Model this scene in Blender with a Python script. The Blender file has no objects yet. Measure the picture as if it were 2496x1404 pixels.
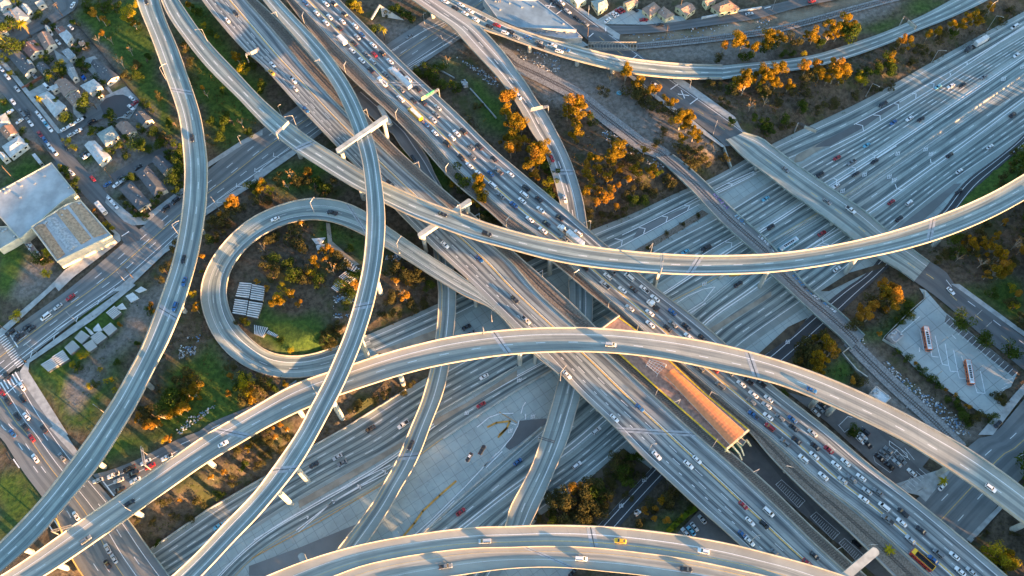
import bpy, math, random
import numpy as np
from mathutils import Vector, Matrix
random.seed(7)
scene = bpy.context.scene
COL = scene.collection

# ------------------------------------------------------------------ camera (aerial, looking steeply down)
CW_, CH_, F_ = 2496.0, 1404.0, 2200.0
CAMH = 395.0
TH = math.radians(26.5); PH = math.radians(-2.2)
_r = Vector((1, 0, 0)); _u = Vector((0, math.cos(TH), math.sin(TH))); _f = Vector((0, math.sin(TH), -math.cos(TH)))
RIGHT = math.cos(PH) * _r + math.sin(PH) * _u
UP = -math.sin(PH) * _r + math.cos(PH) * _u
cam_d = bpy.data.cameras.new('camera'); cam = bpy.data.objects.new('camera', cam_d); COL.objects.link(cam)
cam_d.sensor_width = 36.0; cam_d.lens = F_ / CW_ * 36.0; cam_d.clip_start = 1.0; cam_d.clip_end = 6000.0
cam.matrix_world = Matrix(((RIGHT.x, UP.x, -_f.x, 0), (RIGHT.y, UP.y, -_f.y, 0), (RIGHT.z, UP.z, -_f.z, CAMH), (0, 0, 0, 1)))
scene.camera = cam

def P(x, y, z=0.0):
    """survey point: where the line of sight of photo point (x, y) meets height z"""
    d = _f + RIGHT * ((x - CW_ / 2) / F_) + UP * (-(y - CH_ / 2) / F_)
    t = (z - CAMH) / d.z
    return Vector((d.x * t, d.y * t, z))

X0 = {1: 0, 2: 620, 3: 1240, 4: 1856}; Y0 = {1: 0, 2: 350, 3: 700, 4: 1044}
K_ = 640.0 / 2496.0
def pts(s):
    """'11 x,y x,y 21 x,y' -> full photo coordinates; cell rc = row, column of the survey sheet, 0 = whole sheet"""
    out = []; c = 0
    for t in s.split():
        if ',' in t:
            a, b = t.split(',')[:2]; a = float(a); b = float(b)
            out.append((a, b) if c == 0 else (X0[c % 10] + a * K_, Y0[c // 10] + b * K_))
        else: c = int(t)
    return out

# ------------------------------------------------------------------ object helpers
def mesh(name, verts, faces, mats=(), fmat=None, uvs=None, smooth=False):
    me = bpy.data.meshes.new(name)
    me.from_pydata([tuple(v) for v in verts], [], faces)
    for m in mats: me.materials.append(m)
    if fmat is not None: me.polygons.foreach_set('material_index', fmat)
    if uvs is not None:
        l = me.uv_layers.new(name='UVMap')
        flat = np.empty(len(me.loops) * 2, dtype=np.float32)
        vi = np.empty(len(me.loops), dtype=np.int32); me.loops.foreach_get('vertex_index', vi)
        flat[:] = np.array(uvs, dtype=np.float32)[vi].ravel(); l.data.foreach_set('uv', flat)
    if smooth: me.polygons.foreach_set('use_smooth', [True] * len(me.polygons))
    me.update()
    return me
def tag(o, label=None, cat=None, group=None, kind=None):
    if label: o['label'] = label
    if cat: o['category'] = cat
    if group: o['group'] = group
    if kind: o['kind'] = kind
    return o
def obj(name, me, parent=None, loc=None, rz=0.0):
    o = bpy.data.objects.new(name, me); COL.objects.link(o)
    if parent is not None: o.parent = parent
    if loc is not None: o.location = loc
    if rz: o.rotation_euler = (0, 0, rz)
    return o
def empty(name, loc=(0, 0, 0), rz=0.0):
    o = bpy.data.objects.new(name, None); COL.objects.link(o); o.location = loc; o.rotation_euler = (0, 0, rz)
    o.empty_display_size = 0.5
    return o
class MB:
    """collects shapes that become ONE mesh"""
    def __init__(s): s.v = []; s.f = []; s.m = []
    def add(s, vs, fs, m=0):
        b = len(s.v); s.v += [tuple(v) for v in vs]; s.f += [tuple(i + b for i in f) for f in fs]; s.m += [m] * len(fs)
        return s
    def box(s, x0, x1, y0, y1, z0, z1, m=0):
        return s.add([(x0, y0, z0), (x1, y0, z0), (x1, y1, z0), (x0, y1, z0), (x0, y0, z1), (x1, y0, z1), (x1, y1, z1), (x0, y1, z1)],
                     [(3, 2, 1, 0), (4, 5, 6, 7), (0, 1, 5, 4), (1, 2, 6, 5), (2, 3, 7, 6), (3, 0, 4, 7)], m)
    def prism(s, poly, z0, z1, m=0, cap=True):
        n = len(poly)
        zt = z1 if hasattr(z1, '__len__') else [z1] * n
        zb = z0 if hasattr(z0, '__len__') else [z0] * n
        a = sum(poly[i][0] * poly[(i + 1) % n][1] - poly[(i + 1) % n][0] * poly[i][1] for i in range(n))
        if a < 0: poly = poly[::-1]; zt = zt[::-1]; zb = zb[::-1]
        vs = [(p[0], p[1], zb[i]) for i, p in enumerate(poly)] + [(p[0], p[1], zt[i]) for i, p in enumerate(poly)]
        fs = [(i, (i + 1) % n, n + (i + 1) % n, n + i) for i in range(n)]
        if cap: fs += [tuple(range(n, 2 * n)), tuple(range(n - 1, -1, -1))]
        return s.add(vs, fs, m)
    def tube(s, path, r, n=6, m=0):
        """tube along a list of Vectors, r a number or a list"""
        path = [Vector(p) for p in path]; rs = r if hasattr(r, '__len__') else [r] * len(path)
        rings = []
        for i, p in enumerate(path):
            t = (path[min(i + 1, len(path) - 1)] - path[max(i - 1, 0)]).normalized()
            a = t.cross(Vector((0, 0, 1)))
            if a.length < 1e-3: a = Vector((1, 0, 0))
            a.normalize(); b = t.cross(a).normalized()
            rings.append([p + (a * math.cos(2 * math.pi * k / n) + b * math.sin(2 * math.pi * k / n)) * rs[i] for k in range(n)])
        vs = [v for ring in rings for v in ring]; fs = []
        for i in range(len(path) - 1):
            for k in range(n):
                fs.append((i * n + k, i * n + (k + 1) % n, (i + 1) * n + (k + 1) % n, (i + 1) * n + k))
        fs.append(tuple(range(n))[::-1]); fs.append(tuple((len(path) - 1) * n + k for k in range(n)))
        return s.add(vs, fs, m)
    def bar(s, a, b, w, h, m=0):
        a = Vector(a); b = Vector(b); t = (b - a).normalized()
        sd = t.cross(Vector((0, 0, 1)))
        if sd.length < 1e-3: sd = Vector((1, 0, 0))
        sd.normalize(); u = sd.cross(t).normalized(); sd = sd * (w / 2); u = u * (h / 2)
        vs = [a - sd - u, a + sd - u, a + sd + u, a - sd + u, b - sd - u, b + sd - u, b + sd + u, b - sd + u]
        return s.add(vs, [(0, 3, 2, 1), (4, 5, 6, 7), (0, 1, 5, 4), (1, 2, 6, 5), (2, 3, 7, 6), (3, 0, 4, 7)][::1], m)
    def mesh(s, name, mats): return mesh(name, s.v, s.f, mats, s.m)
    def build(s, name, mats, parent=None, loc=None, rz=0.0):
        if not isinstance(mats, (list, tuple)): mats = [mats]
        return obj(name, s.mesh(name, mats), parent, loc, rz)

# ------------------------------------------------------------------ materials
def newmat(name):
    m = bpy.data.materials.new(name); m.use_nodes = True
    nt = m.node_tree; bs = nt.nodes['Principled BSDF']
    return m, nt, bs
def nd(nt, t, **kw):
    n = nt.nodes.new(t)
    for k, v in kw.items():
        if k in n.inputs: n.inputs[k].default_value = v
        else: setattr(n, k, v)
    return n
def mth(nt, op, a, b=None, clamp=False):
    n = nt.nodes.new('ShaderNodeMath'); n.operation = op; n.use_clamp = clamp
    for i, v in enumerate((a, b)):
        if v is None: continue
        if isinstance(v, (int, float)): n.inputs[i].default_value = v
        else: nt.links.new(v, n.inputs[i])
    return n.outputs[0]
def sstep(nt, a, b, x):
    n = nt.nodes.new('ShaderNodeMapRange'); n.interpolation_type = 'SMOOTHSTEP'
    n.inputs['From Min'].default_value = a; n.inputs['From Max'].default_value = b
    nt.links.new(x, n.inputs['Value']); return n.outputs[0]
def mixc(nt, fac, a, b):
    n = nt.nodes.new('ShaderNodeMix'); n.data_type = 'RGBA'
    if isinstance(fac, (int, float)): n.inputs[0].default_value = fac
    else: nt.links.new(fac, n.inputs[0])
    for i, v in ((6, a), (7, b)):
        if isinstance(v, tuple): n.inputs[i].default_value = (*v[:3], 1)
        else: nt.links.new(v, n.inputs[i])
    return n.outputs[2]
def noise(nt, vec, scale, detail=4.0, rough=0.55):
    n = nd(nt, 'ShaderNodeTexNoise'); n.inputs['Scale'].default_value = scale; n.inputs['Detail'].default_value = detail
    n.inputs['Roughness'].default_value = rough
    nt.links.new(vec, n.inputs['Vector']); return n.outputs[0]
def objvec(nt):
    return nt.nodes.new('ShaderNodeTexCoord').outputs['Object']
def posvec(nt):
    return nt.nodes.new('ShaderNodeNewGeometry').outputs['Position']
def vscale(nt, vec, sc):
    n = nt.nodes.new('ShaderNodeMapping'); n.inputs['Scale'].default_value = sc; nt.links.new(vec, n.inputs['Vector']); return n.outputs[0]
def plain(name, col, rough=0.7, metal=0.0, var=0.25, sc=0.6, spec=0.4, emit=None):
    m, nt, bs = newmat(name)
    v = objvec(nt); n = noise(nt, v, sc, 5)
    f = sstep(nt, 0.3, 0.7, n)
    lo = tuple(c * (1 - var) for c in col); hi = tuple(min(1, c * (1 + var)) for c in col)
    c = mixc(nt, f, lo, hi); nt.links.new(c, bs.inputs['Base Color'])
    bs.inputs['Roughness'].default_value = rough; bs.inputs['Metallic'].default_value = metal
    bs.inputs['Specular IOR Level'].default_value = spec
    if emit: bs.inputs['Emission Color'].default_value = (*emit[:3], 1); bs.inputs['Emission Strength'].default_value = emit[3]
    return m
def road_mat(name, base, dark, streak=0.75, joint=0.12, slab=0.10, warm=(0.36, 0.33, 0.28)):
    """lane wear follows the lane coordinate U (one unit per lane), V = metres along the road"""
    m, nt, bs = newmat(name)
    uv = nt.nodes.new('ShaderNodeUVMap'); sp = nt.nodes.new('ShaderNodeSeparateXYZ'); nt.links.new(uv.outputs[0], sp.inputs[0])
    U, V = sp.outputs[0], sp.outputs[1]
    fr = mth(nt, 'FRACT', U); d = mth(nt, 'MULTIPLY', mth(nt, 'ABSOLUTE', mth(nt, 'SUBTRACT', fr, 0.5)), 2.0)
    core = mth(nt, 'SUBTRACT', 1.0, sstep(nt, 0.12, 0.85, d))
    wheel = mth(nt, 'SUBTRACT', 1.0, sstep(nt, 0.0, 0.22, mth(nt, 'ABSOLUTE', mth(nt, 'SUBTRACT', d, 0.48))))
    cb = nt.nodes.new('ShaderNodeCombineXYZ'); nt.links.new(mth(nt, 'MULTIPLY', U, 2.3), cb.inputs[0]); nt.links.new(mth(nt, 'MULTIPLY', V, 0.02), cb.inputs[1])
    n1 = noise(nt, cb.outputs[0], 1.6, 5)
    pos = posvec(nt)
    n2 = noise(nt, pos, 0.055, 6, 0.6); n3 = noise(nt, pos, 0.9, 4, 0.6); n4 = noise(nt, pos, 0.018, 3)
    st = mth(nt, 'ADD', mth(nt, 'MULTIPLY', core, 0.75), mth(nt, 'MULTIPLY', wheel, 0.35))
    st = mth(nt, 'MULTIPLY', st, mth(nt, 'ADD', sstep(nt, 0.3, 0.62, n1), 0.35))
    st = mth(nt, 'MULTIPLY', st, streak, True)
    c = mixc(nt, sstep(nt, 0.38, 0.66, n2), base, tuple(x * 0.76 for x in base))
    c = mixc(nt, mth(nt, 'MULTIPLY', sstep(nt, 0.48, 0.7, n4), 0.55), c, warm)
    # slab tint: one value per slab
    cb2 = nt.nodes.new('ShaderNodeCombineXYZ'); nt.links.new(mth(nt, 'FLOOR', U), cb2.inputs[0]); nt.links.new(mth(nt, 'FLOOR', mth(nt, 'DIVIDE', V, 4.6)), cb2.inputs[1])
    wn = nd(nt, 'ShaderNodeTexWhiteNoise', noise_dimensions='2D'); nt.links.new(cb2.outputs[0], wn.inputs[0])
    c = mixc(nt, mth(nt, 'MULTIPLY', wn.outputs[0], slab), c, tuple(x * 0.45 for x in base))
    c = mixc(nt, mth(nt, 'MULTIPLY', sstep(nt, 0.62, 0.8, n3), 0.35), c, tuple(x * 0.5 for x in base))
    c = mixc(nt, st, c, dark)
    j = mth(nt, 'LESS_THAN', mth(nt, 'FRACT', mth(nt, 'DIVIDE', V, 4.6)), 0.05)
    c = mixc(nt, mth(nt, 'MULTIPLY', j, joint), c, (0.05, 0.05, 0.05))
    ln = mth(nt, 'MULTIPLY', mth(nt, 'GREATER_THAN', d, 0.95), joint * 1.4)
    c = mixc(nt, ln, c, (0.06, 0.06, 0.06))
    nt.links.new(c, bs.inputs['Base Color']); bs.inputs['Roughness'].default_value = 0.75
    bs.inputs['Specular IOR Level'].default_value = 0.35
    return m
M = {}
M['deck'] = road_mat('deck concrete', (0.33, 0.395, 0.37), (0.085, 0.115, 0.12), 0.85)
M['decksunlit'] = road_mat('warm deck concrete', (0.39, 0.40, 0.35), (0.12, 0.14, 0.14), 0.72, 0.10, 0.10, (0.42, 0.38, 0.31))  # paler copy of the deck with peach sunlight put into its colour
M['freeway'] = road_mat('freeway concrete', (0.345, 0.41, 0.385), (0.075, 0.10, 0.105), 1.0, 0.16, 0.14)
M['main105'] = road_mat('worn deck concrete', (0.32, 0.36, 0.35), (0.075, 0.09, 0.10), 1.0, 0.12, 0.10, (0.36, 0.30, 0.26))
M['asphalt'] = road_mat('street asphalt', (0.13, 0.14, 0.142), (0.068, 0.075, 0.08), 0.6, 0.0, 0.0, (0.16, 0.155, 0.14))
M['darkasphalt'] = road_mat('dark asphalt', (0.065, 0.07, 0.075), (0.04, 0.043, 0.046), 0.6, 0.0, 0.0, (0.08, 0.08, 0.075))
M['street'] = road_mat('worn street', (0.195, 0.215, 0.215), (0.09, 0.102, 0.106), 0.65, 0.05, 0.06, (0.2, 0.19, 0.165))
M['conc'] = plain('structural concrete', (0.38, 0.39, 0.35), 0.8, var=0.22, sc=0.25)
M['parapet'] = plain('parapet concrete', (0.37, 0.345, 0.285), 0.8, var=0.16, sc=0.3)
M['conc_green'] = plain('mossy concrete', (0.27, 0.31, 0.28), 0.8, var=0.25, sc=0.3)
M['walk'] = plain('pavement concrete', (0.33, 0.35, 0.34), 0.85, var=0.2, sc=0.35)
M['white'] = plain('road paint white', (0.74, 0.76, 0.75), 0.6, var=0.12, sc=1.5)
M['yellow'] = plain('road paint yellow', (0.62, 0.42, 0.13), 0.6, var=0.2, sc=1.2)
M['earth'] = plain('scrubby earth', (0.075, 0.06, 0.04), 0.95, var=0.45, sc=0.25)
M['joint'] = plain('steel joint', (0.06, 0.065, 0.07), 0.6)
M['patch'] = plain('joint patch', (0.30, 0.33, 0.345), 0.8, var=0.2)
M['tan'] = plain('tan shoulder', (0.27, 0.25, 0.20), 0.85, var=0.2, sc=0.2)
M['metal'] = plain('galvanised steel', (0.5, 0.5, 0.48), 0.4, 0.6, var=0.1)
M['steel_dark'] = plain('dark steel', (0.09, 0.10, 0.11), 0.5, 0.5)
M['rail'] = plain('rail steel', (0.16, 0.13, 0.11), 0.4, 0.7)
M['ballast'] = plain('ballast', (0.17, 0.145, 0.115), 0.9, var=0.4, sc=2.0)
M['gravel'] = plain('grey ballast', (0.21, 0.215, 0.21), 0.9, var=0.35, sc=1.6)
M['tie'] = plain('sleeper', (0.09, 0.075, 0.06), 0.9, var=0.3, sc=1.0)

# ------------------------------------------------------------------ world and sun
SUN_EL = math.radians(6.2)
SUN_DIR = Vector((0.80, -0.60, 0)).normalized()     # towards the sun, horizontal
w = bpy.data.worlds.new('World'); scene.world = w; w.use_nodes = True
wn = w.node_tree; sky = wn.nodes.new('ShaderNodeTexSky'); sky.sky_type = 'NISHITA'; sky.sun_disc = False
sky.sun_elevation = SUN_EL; sky.sun_rotation = math.atan2(SUN_DIR.x, SUN_DIR.y)
sky.air_density = 1.0; sky.dust_density = 1.0; sky.ozone_density = 2.0
wn.links.new(sky.outputs[0], wn.nodes['Background'].inputs[0]); wn.nodes['Background'].inputs[1].default_value = 0.09
sd = bpy.data.lights.new('sun', 'SUN'); sd.energy = 3.7; sd.angle = math.radians(0.5); sd.color = (1.0, 0.52, 0.22)
so = bpy.data.objects.new('sun', sd); COL.objects.link(so)
to_sun = Vector((SUN_DIR.x * math.cos(SUN_EL), SUN_DIR.y * math.cos(SUN_EL), math.sin(SUN_EL)))
so.rotation_euler = to_sun.to_track_quat('Z', 'Y').to_euler(); so.location = to_sun * 900
vs = scene.view_settings; vs.view_transform = 'Standard'; vs.look = 'None'; vs.gamma = 1.0; vs.use_curve_mapping = False
vs.exposure = 3.2
scene.render.engine = 'CYCLES'
# ------------------------------------------------------------------ roads: two surveyed edges each
def resample(p, n):
    p = np.array(p, float); s = np.concatenate([[0], np.cumsum(np.hypot(*np.diff(p, axis=0).T))])
    t = np.linspace(0, s[-1], n); return np.stack([np.interp(t, s, p[:, 0]), np.interp(t, s, p[:, 1])], 1)
def catmull(p, per=8):
    p = np.array(p, float)
    if len(p) < 3: return p
    q = np.vstack([2 * p[0] - p[1], p, 2 * p[-1] - p[-2]]); out = []
    for i in range(1, len(q) - 2):
        for k in range(per):
            t = k / per; a, b, c, d = q[i - 1], q[i], q[i + 1], q[i + 2]
            out.append(0.5 * (2 * b + (c - a) * t + (2 * a - 5 * b + 4 * c - d) * t * t + (3 * b - a - 3 * c + d) * t ** 3))
    out.append(q[-2]); return np.array(out)
class Road:
    def __init__(s, key, Ls, Rs, z, fracs, step=4.0, smooth=3):
        s.key = key; s.fr = fracs
        Lp, Rp = pts(Ls), pts(Rs)
        n0 = 160
        Lp = resample(catmull(Lp), n0); Rp = resample(catmull(Rp), n0)
        for _ in range(smooth * 4):
            for A in (Lp, Rp): A[1:-1] = 0.5 * A[1:-1] + 0.25 * (A[:-2] + A[2:])
        t = np.linspace(0, 1, n0)
        if isinstance(z, (int, float)): z = [(0, z), (1, z)]
        zz = np.interp(t, [a for a, b in z], [b for a, b in z])
        for _ in range(20): zz[1:-1] = 0.5 * zz[1:-1] + 0.25 * (zz[:-2] + zz[2:])
        L = np.array([P(a[0], a[1], q) for a, q in zip(Lp, zz)]); R = np.array([P(a[0], a[1], q) for a, q in zip(Rp, zz)])
        C = (L + R) / 2; sl = np.concatenate([[0], np.cumsum(np.linalg.norm(np.diff(C, axis=0), axis=1))])
        n = max(4, int(sl[-1] / step) + 1); tt = np.linspace(0, sl[-1], n)
        f = lambda A: np.stack([np.interp(tt, sl, A[:, k]) for k in range(3)], 1)
        s.L = f(L); s.R = f(R); s.n = n; s.s = tt; s.C = (s.L + s.R) / 2
        s.W = np.linalg.norm(s.R - s.L, axis=1)
        D = s.R - s.L; D[:, 2] = 0; s.D = D / np.linalg.norm(D, axis=1)[:, None]
    def at(s, fr, i, dz=0.0, off=0.0):
        p = s.L[i] * (1 - fr) + s.R[i] * fr + s.D[i] * off; return (p[0], p[1], p[2] + dz)
    def near(s, x, y):
        d = np.hypot(s.C[:, 0] - x, s.C[:, 1] - y); i = int(d.argmin())
        a = max(0, i - 1); b = min(s.n - 1, i + 1); t = s.C[b] - s.C[a]
        return i, math.atan2(t[1], t[0]), d[i]
    def surface(s, name, mat, parent=None, lo=0.0, hi=1.0, dz=0.0, fr=None, i0=0, i1=None):
        """top sheet with the lane coordinate in U"""
        fr = fr if fr is not None else s.fr; i1 = s.n if i1 is None else i1
        cols = [(lo, 0.0)] + [(f, float(k)) for k, f in enumerate(fr)] + [(hi, float(len(fr) - 1))]
        vs_, uv, fs_ = [], [], []
        m = len(cols)
        for i in range(i0, i1):
            for f, u in cols: vs_.append(s.at(f, i, dz)); uv.append((u, s.s[i]))
        for i in range(i1 - i0 - 1):
            for k in range(m - 1):
                a = i * m + k; fs_.append((a, a + 1, a + m + 1, a + m))
        me = mesh(name, vs_, fs_, [mat], uvs=uv)
        fixup(me)
        return obj(name, me, parent)
    def loft(s, name, mat, section, parent=None, i0=0, i1=None):
        """section: closed list of (frac, metres off, dz)"""
        i1 = s.n if i1 is None else i1; m = len(section); vs_ = []; fs_ = []
        for i in range(i0, i1):
            for fr, off, dz in section: vs_.append(s.at(fr, i, dz, off))
        k0 = i1 - i0
        for i in range(k0 - 1):
            for k in range(m):
                a = i * m + k; b = i * m + (k + 1) % m; fs_.append((a, b, b + m, a + m))
        fs_.append(tuple(range(m))[::-1]); fs_.append(tuple((k0 - 1) * m + k for k in range(m)))
        return obj(name, mesh(name, vs_, fs_, [mat]), parent)
    def ribbon(s, mb, fr, w, dz, s0=None, s1=None, m=0, off=0.0):
        s0 = 0 if s0 is None else s0; s1 = s.s[-1] if s1 is None else s1
        if s1 - s0 < 0.2: return
        ts = [s0] + [t for t in s.s if s0 < t < s1] + [s1]
        f1 = fr if hasattr(fr, '__len__') else (fr, fr)
        vs_ = []
        for t in ts:
            g = f1[0] + (f1[1] - f1[0]) * t / s.s[-1]
            i = min(int(np.searchsorted(s.s, t, side='right')) - 1, s.n - 2); i = max(i, 0)
            q = (t - s.s[i]) / (s.s[i + 1] - s.s[i])
            L = s.L[i] * (1 - q) + s.L[i + 1] * q; R = s.R[i] * (1 - q) + s.R[i + 1] * q; D = s.D[i] * (1 - q) + s.D[i + 1] * q
            c = L + (R - L) * g + D * off
            vs_ += [tuple(c - D * w / 2 + np.array([0, 0, dz])), tuple(c + D * w / 2 + np.array([0, 0, dz]))]
        fs_ = [(2 * i, 2 * i + 1, 2 * i + 3, 2 * i + 2) for i in range(len(ts) - 1)]
        mb.add(vs_, fs_, m)
    def marks(s, spec, parent, dz=0.03, skip=()):
        """spec: list of (frac, 's'|'d'|'b', 'w'|'y', width)"""
        for colr, mat in (('w', M['white']), ('y', M['yellow'])):
            mb = MB()
            for fr, st, c, wd in spec:
                if c != colr: continue
                if st == 's': s.ribbon(mb, fr, wd, dz)
                else:
                    per, ln = (14.6, 4.2) if st == 'd' else (7.3, 1.6)
                    t = random.random() * per
                    while t < s.s[-1] - ln: s.ribbon(mb, fr, wd, dz, t, t + ln); t += per
            if mb.f:
                me = mb.mesh('lane_marking', [mat]); fixup(me); obj('lane_marking', me, parent)
def fixup(me):
    """sheets face upwards"""
    if len(me.polygons) and sum(p.normal.z * p.area for p in me.polygons) < 0: me.flip_normals()

ROADS = {}
PW = 0.42
def ramp(key, name, label, cat, Ls, Rs, z, fr, marks, mat='deck', par=(1, 1), depth=1.9, ph=0.9, joints=(), group=None, slab=0.28, pmat='parapet', step=4.0):
    r = Road(key, Ls, Rs, z, fr, step); ROADS[key] = r
    root = empty(name, tuple(r.C[0])); tag(root, label, cat, group)
    def ch(o): o.matrix_parent_inverse = Matrix.Translation(-Vector(root.location)); return o
    ch(r.surface('road_surface', M[mat], root))
    ch(r.loft('deck', M['conc'], [(0, 0.0, -0.03), (1, 0.0, -0.03), (1, 0, -slab), (1, -1.3, -slab - 0.25), (1, -2.1, -depth), (0, 2.1, -depth), (0, 1.3, -slab - 0.25), (0, 0, -slab)], root))
    for side in (0, 1):
        rngs = [] if not par[side] else ([None] if par[side] == 1 else par[side])
        for rg in rngs:
            def ix(q):
                if q is None: return None
                g = P(q[0], q[1], r.C[r.n // 2][2]); e = r.L if side == 0 else r.R
                return int(np.hypot(e[:, 0] - g.x, e[:, 1] - g.y).argmin())
            ia, ib = (0, r.n) if rg is None else (ix(rg[0]) or 0, (ix(rg[1]) + 1) if rg[1] else r.n)
            sg = 1 if side == 0 else -1
            sec = [(side, -0.05 * sg, -slab), (side, -0.05 * sg, ph), (side, sg * (PW - 0.15), ph), (side, sg * PW, 0.0)]
            ch(r.loft('parapet', M[pmat], sec, root, ia, ib))
    r.marks(marks, root)
    for t in joints:
        mb = MB(); i = int(t * (r.n - 1)); a = Vector(r.at(0, i, 0.035)); b = Vector(r.at(1, i, 0.035)); d = Vector((r.C[min(i + 1, r.n - 1)] - r.C[max(0, i - 1)])).normalized()
        mb.add([a - d * .15, b - d * .15, b + d * .15, a + d * .15], [(0, 1, 2, 3)])
        me = mb.mesh('expansion_joint', [M['joint']]); fixup(me); obj('expansion_joint', me, root)
        mb = MB()
        for q in (-1, 1):
            e = d * (q * 1.0)
            mb.add([a + e - d * .7 - Vector((0, 0, .01)), b + e - d * .7 - Vector((0, 0, .01)), b + e + d * .7 - Vector((0, 0, .01)), a + e + d * .7 - Vector((0, 0, .01))], [(0, 1, 2, 3)])
        me = mb.mesh('joint_patch', [M['patch']]); fixup(me); obj('joint_patch', me, root)
    for c in root.children: c.matrix_parent_inverse = Matrix.Translation(-Vector(root.location))
    r.root = root
    return r
def groundroad(key, name, Ls, Rs, z, fr, marks, mat='street', dz=0.05, step=5.0, kerb=0, lo=0.0, hi=1.0):
    r = Road(key, Ls, Rs, z, fr, step); ROADS[key] = r
    o = r.surface(name, M[mat], dz=dz, lo=lo, hi=hi); tag(o, kind='structure'); r.root = o
    r.marks(marks, o, dz + 0.03)
    return r

w_ = 0.28
# ---- the tall ramps -------------------------------------------------------------------------------
ramp('D', 'ramp_viaduct', 'long S-curved two-lane ramp viaduct running down the left side past the houses', 'viaduct',
 '11 1285,-60 1295,0 1340,130 1400,260 1480,470 1540,640 1610,830 1690,1050 1730,1260 21 1735,0 1757,200 1757,400 1745,550 1720,750 1690,930 1640,1150 31 1565,0 1510,170 1430,370 1350,580 1240,780 1100,1040 960,1250 41 905,0 750,215 590,430 420,650 200,890 0,1090 -150,1240',
 '11 1505,-60 1518,0 1548,110 1600,250 1680,420 1750,620 1820,820 1890,1030 1935,1220 21 1950,0 1975,150 1975,350 1965,550 1945,720 1915,900 1880,1080 31 1800,0 1750,170 1670,360 1600,530 1500,720 1410,910 1270,1180 41 1170,0 1010,260 880,440 700,650 500,890 300,1110 100,1290 -50,1420',
 [(0, 15), (1, 15)], [.27, .60, .93], [(.27, 's', 'w', w_), (.60, 'd', 'w', w_), (.945, 's', 'y', .18)], joints=(.235, .62))
ramp('C', 'ramp_viaduct', 'two-lane viaduct sweeping from top left across the middle to the right edge', 'viaduct',
 '11 1510,-60 1522,0 1552,110 1620,200 1700,300 1830,480 1960,640 2130,810 2300,960 12 0,1110 330,1404 22 480,130 700,270 900,400 1060,480 1240,570 1500,700 1750,790 2000,890 2250,960 23 0,1000 200,1060 440,1120 700,1165 1000,1200 1300,1225 1600,1245 1900,1248 2200,1240 24 0,1235 300,1205 600,1160 900,1105 1250,1035 1500,970 1750,890 2000,790 2250,680 2496,540 2620,470',
 '11 1660,-60 1700,0 1800,150 1900,300 2020,450 2200,630 2340,780 12 0,875 200,1060 400,1220 650,1404 22 780,100 1040,280 1240,375 1500,490 1700,580 1950,660 2200,760 23 0,820 200,880 450,925 700,970 1000,1010 1300,1040 1600,1060 1900,1070 2200,1062 24 0,1060 300,1030 600,985 900,925 1200,850 1500,755 1750,665 2000,560 2250,440 2496,290 2620,215',
 [(0, 15), (.3, 18), (.5, 19), (1, 18)], [.17, .50, .84], [(.17, 's', 'w', w_), (.50, 'd', 'w', w_), (.85, 's', 'y', .18)], joints=(.27, .66, .885))
ramp('H', 'ramp_viaduct', 'tall narrow single-lane ramp viaduct bending over all the other roads left of centre', 'viaduct',
 '12 20,-80 75,0 200,150 330,290 470,450 600,600 700,740 770,850 830,970 900,1130 960,1290 22 980,0 1020,130 1045,300 1065,500 1070,700 1060,900 1045,1080 1020,1250 32 990,0 960,130 900,330 830,530 760,680 690,850 600,1020 500,1200 42 440,0 300,200 200,350 80,500 41 2496,530 2300,740 2100,940 1900,1160 1640,1404 1530,1500',
 '12 170,-80 230,0 340,110 480,260 620,400 720,520 800,640 880,750 950,870 1020,1010 1080,1180 1120,1290 22 1150,0 1185,180 1215,400 1240,600 1245,800 1230,1000 1205,1200 32 1170,0 1140,150 1080,350 1010,560 940,730 870,890 800,1040 700,1220 42 640,0 550,160 440,350 330,490 200,650 80,790 41 2496,800 2350,950 2200,1100 2050,1270 1915,1404 1830,1500',
 [(0, 11), (.12, 13), (.38, 27), (.75, 28), (1, 24)], [.30, .72], [(.30, 's', 'w', w_), (.72, 's', 'w', w_)], joints=(.62, .845))
ramp('A', 'ramp_viaduct', 'great arching two-lane viaduct from the bottom left corner over the station', 'viaduct',
 '41 -120,1480 20,1404 350,1180 720,910 960,750 1110,650 1300,520 1640,280 1990,40 31 2496,1100 32 200,1010 400,910 600,840 700,810 950,730 1200,640 1500,560 1750,495 2000,450 2250,420 33 0,405 300,385 700,385 1000,400 1300,430 1600,470 1900,520 2200,590 34 0,645 300,740 600,850 900,980 1200,1120 1450,1250 1730,1404 44 1900,150 2150,320 2350,460 2496,570 2650,700',
 '41 300,1480 430,1404 690,1230 980,1030 1280,810 1600,590 1990,310 2300,140 2496,10 32 0,1400 200,1290 400,1190 560,1120 820,1020 1100,930 1400,830 1700,755 2000,700 2250,660 33 0,640 300,620 700,612 1000,625 1300,655 1600,705 1900,770 2200,840 34 0,875 300,970 550,1080 800,1190 1050,1310 44 1120,0 1400,150 1620,290 1800,410 2050,570 2250,730 2496,910 2620,1010',
 [(0, 17), (.3, 20), (.6, 22), (1, 22)], [.27, .60, .93], [(.27, 's', 'w', w_), (.60, 'd', 'w', w_), (.935, 's', 'y', .18)], joints=(.225, .49, .735), mat='decksunlit')
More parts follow.
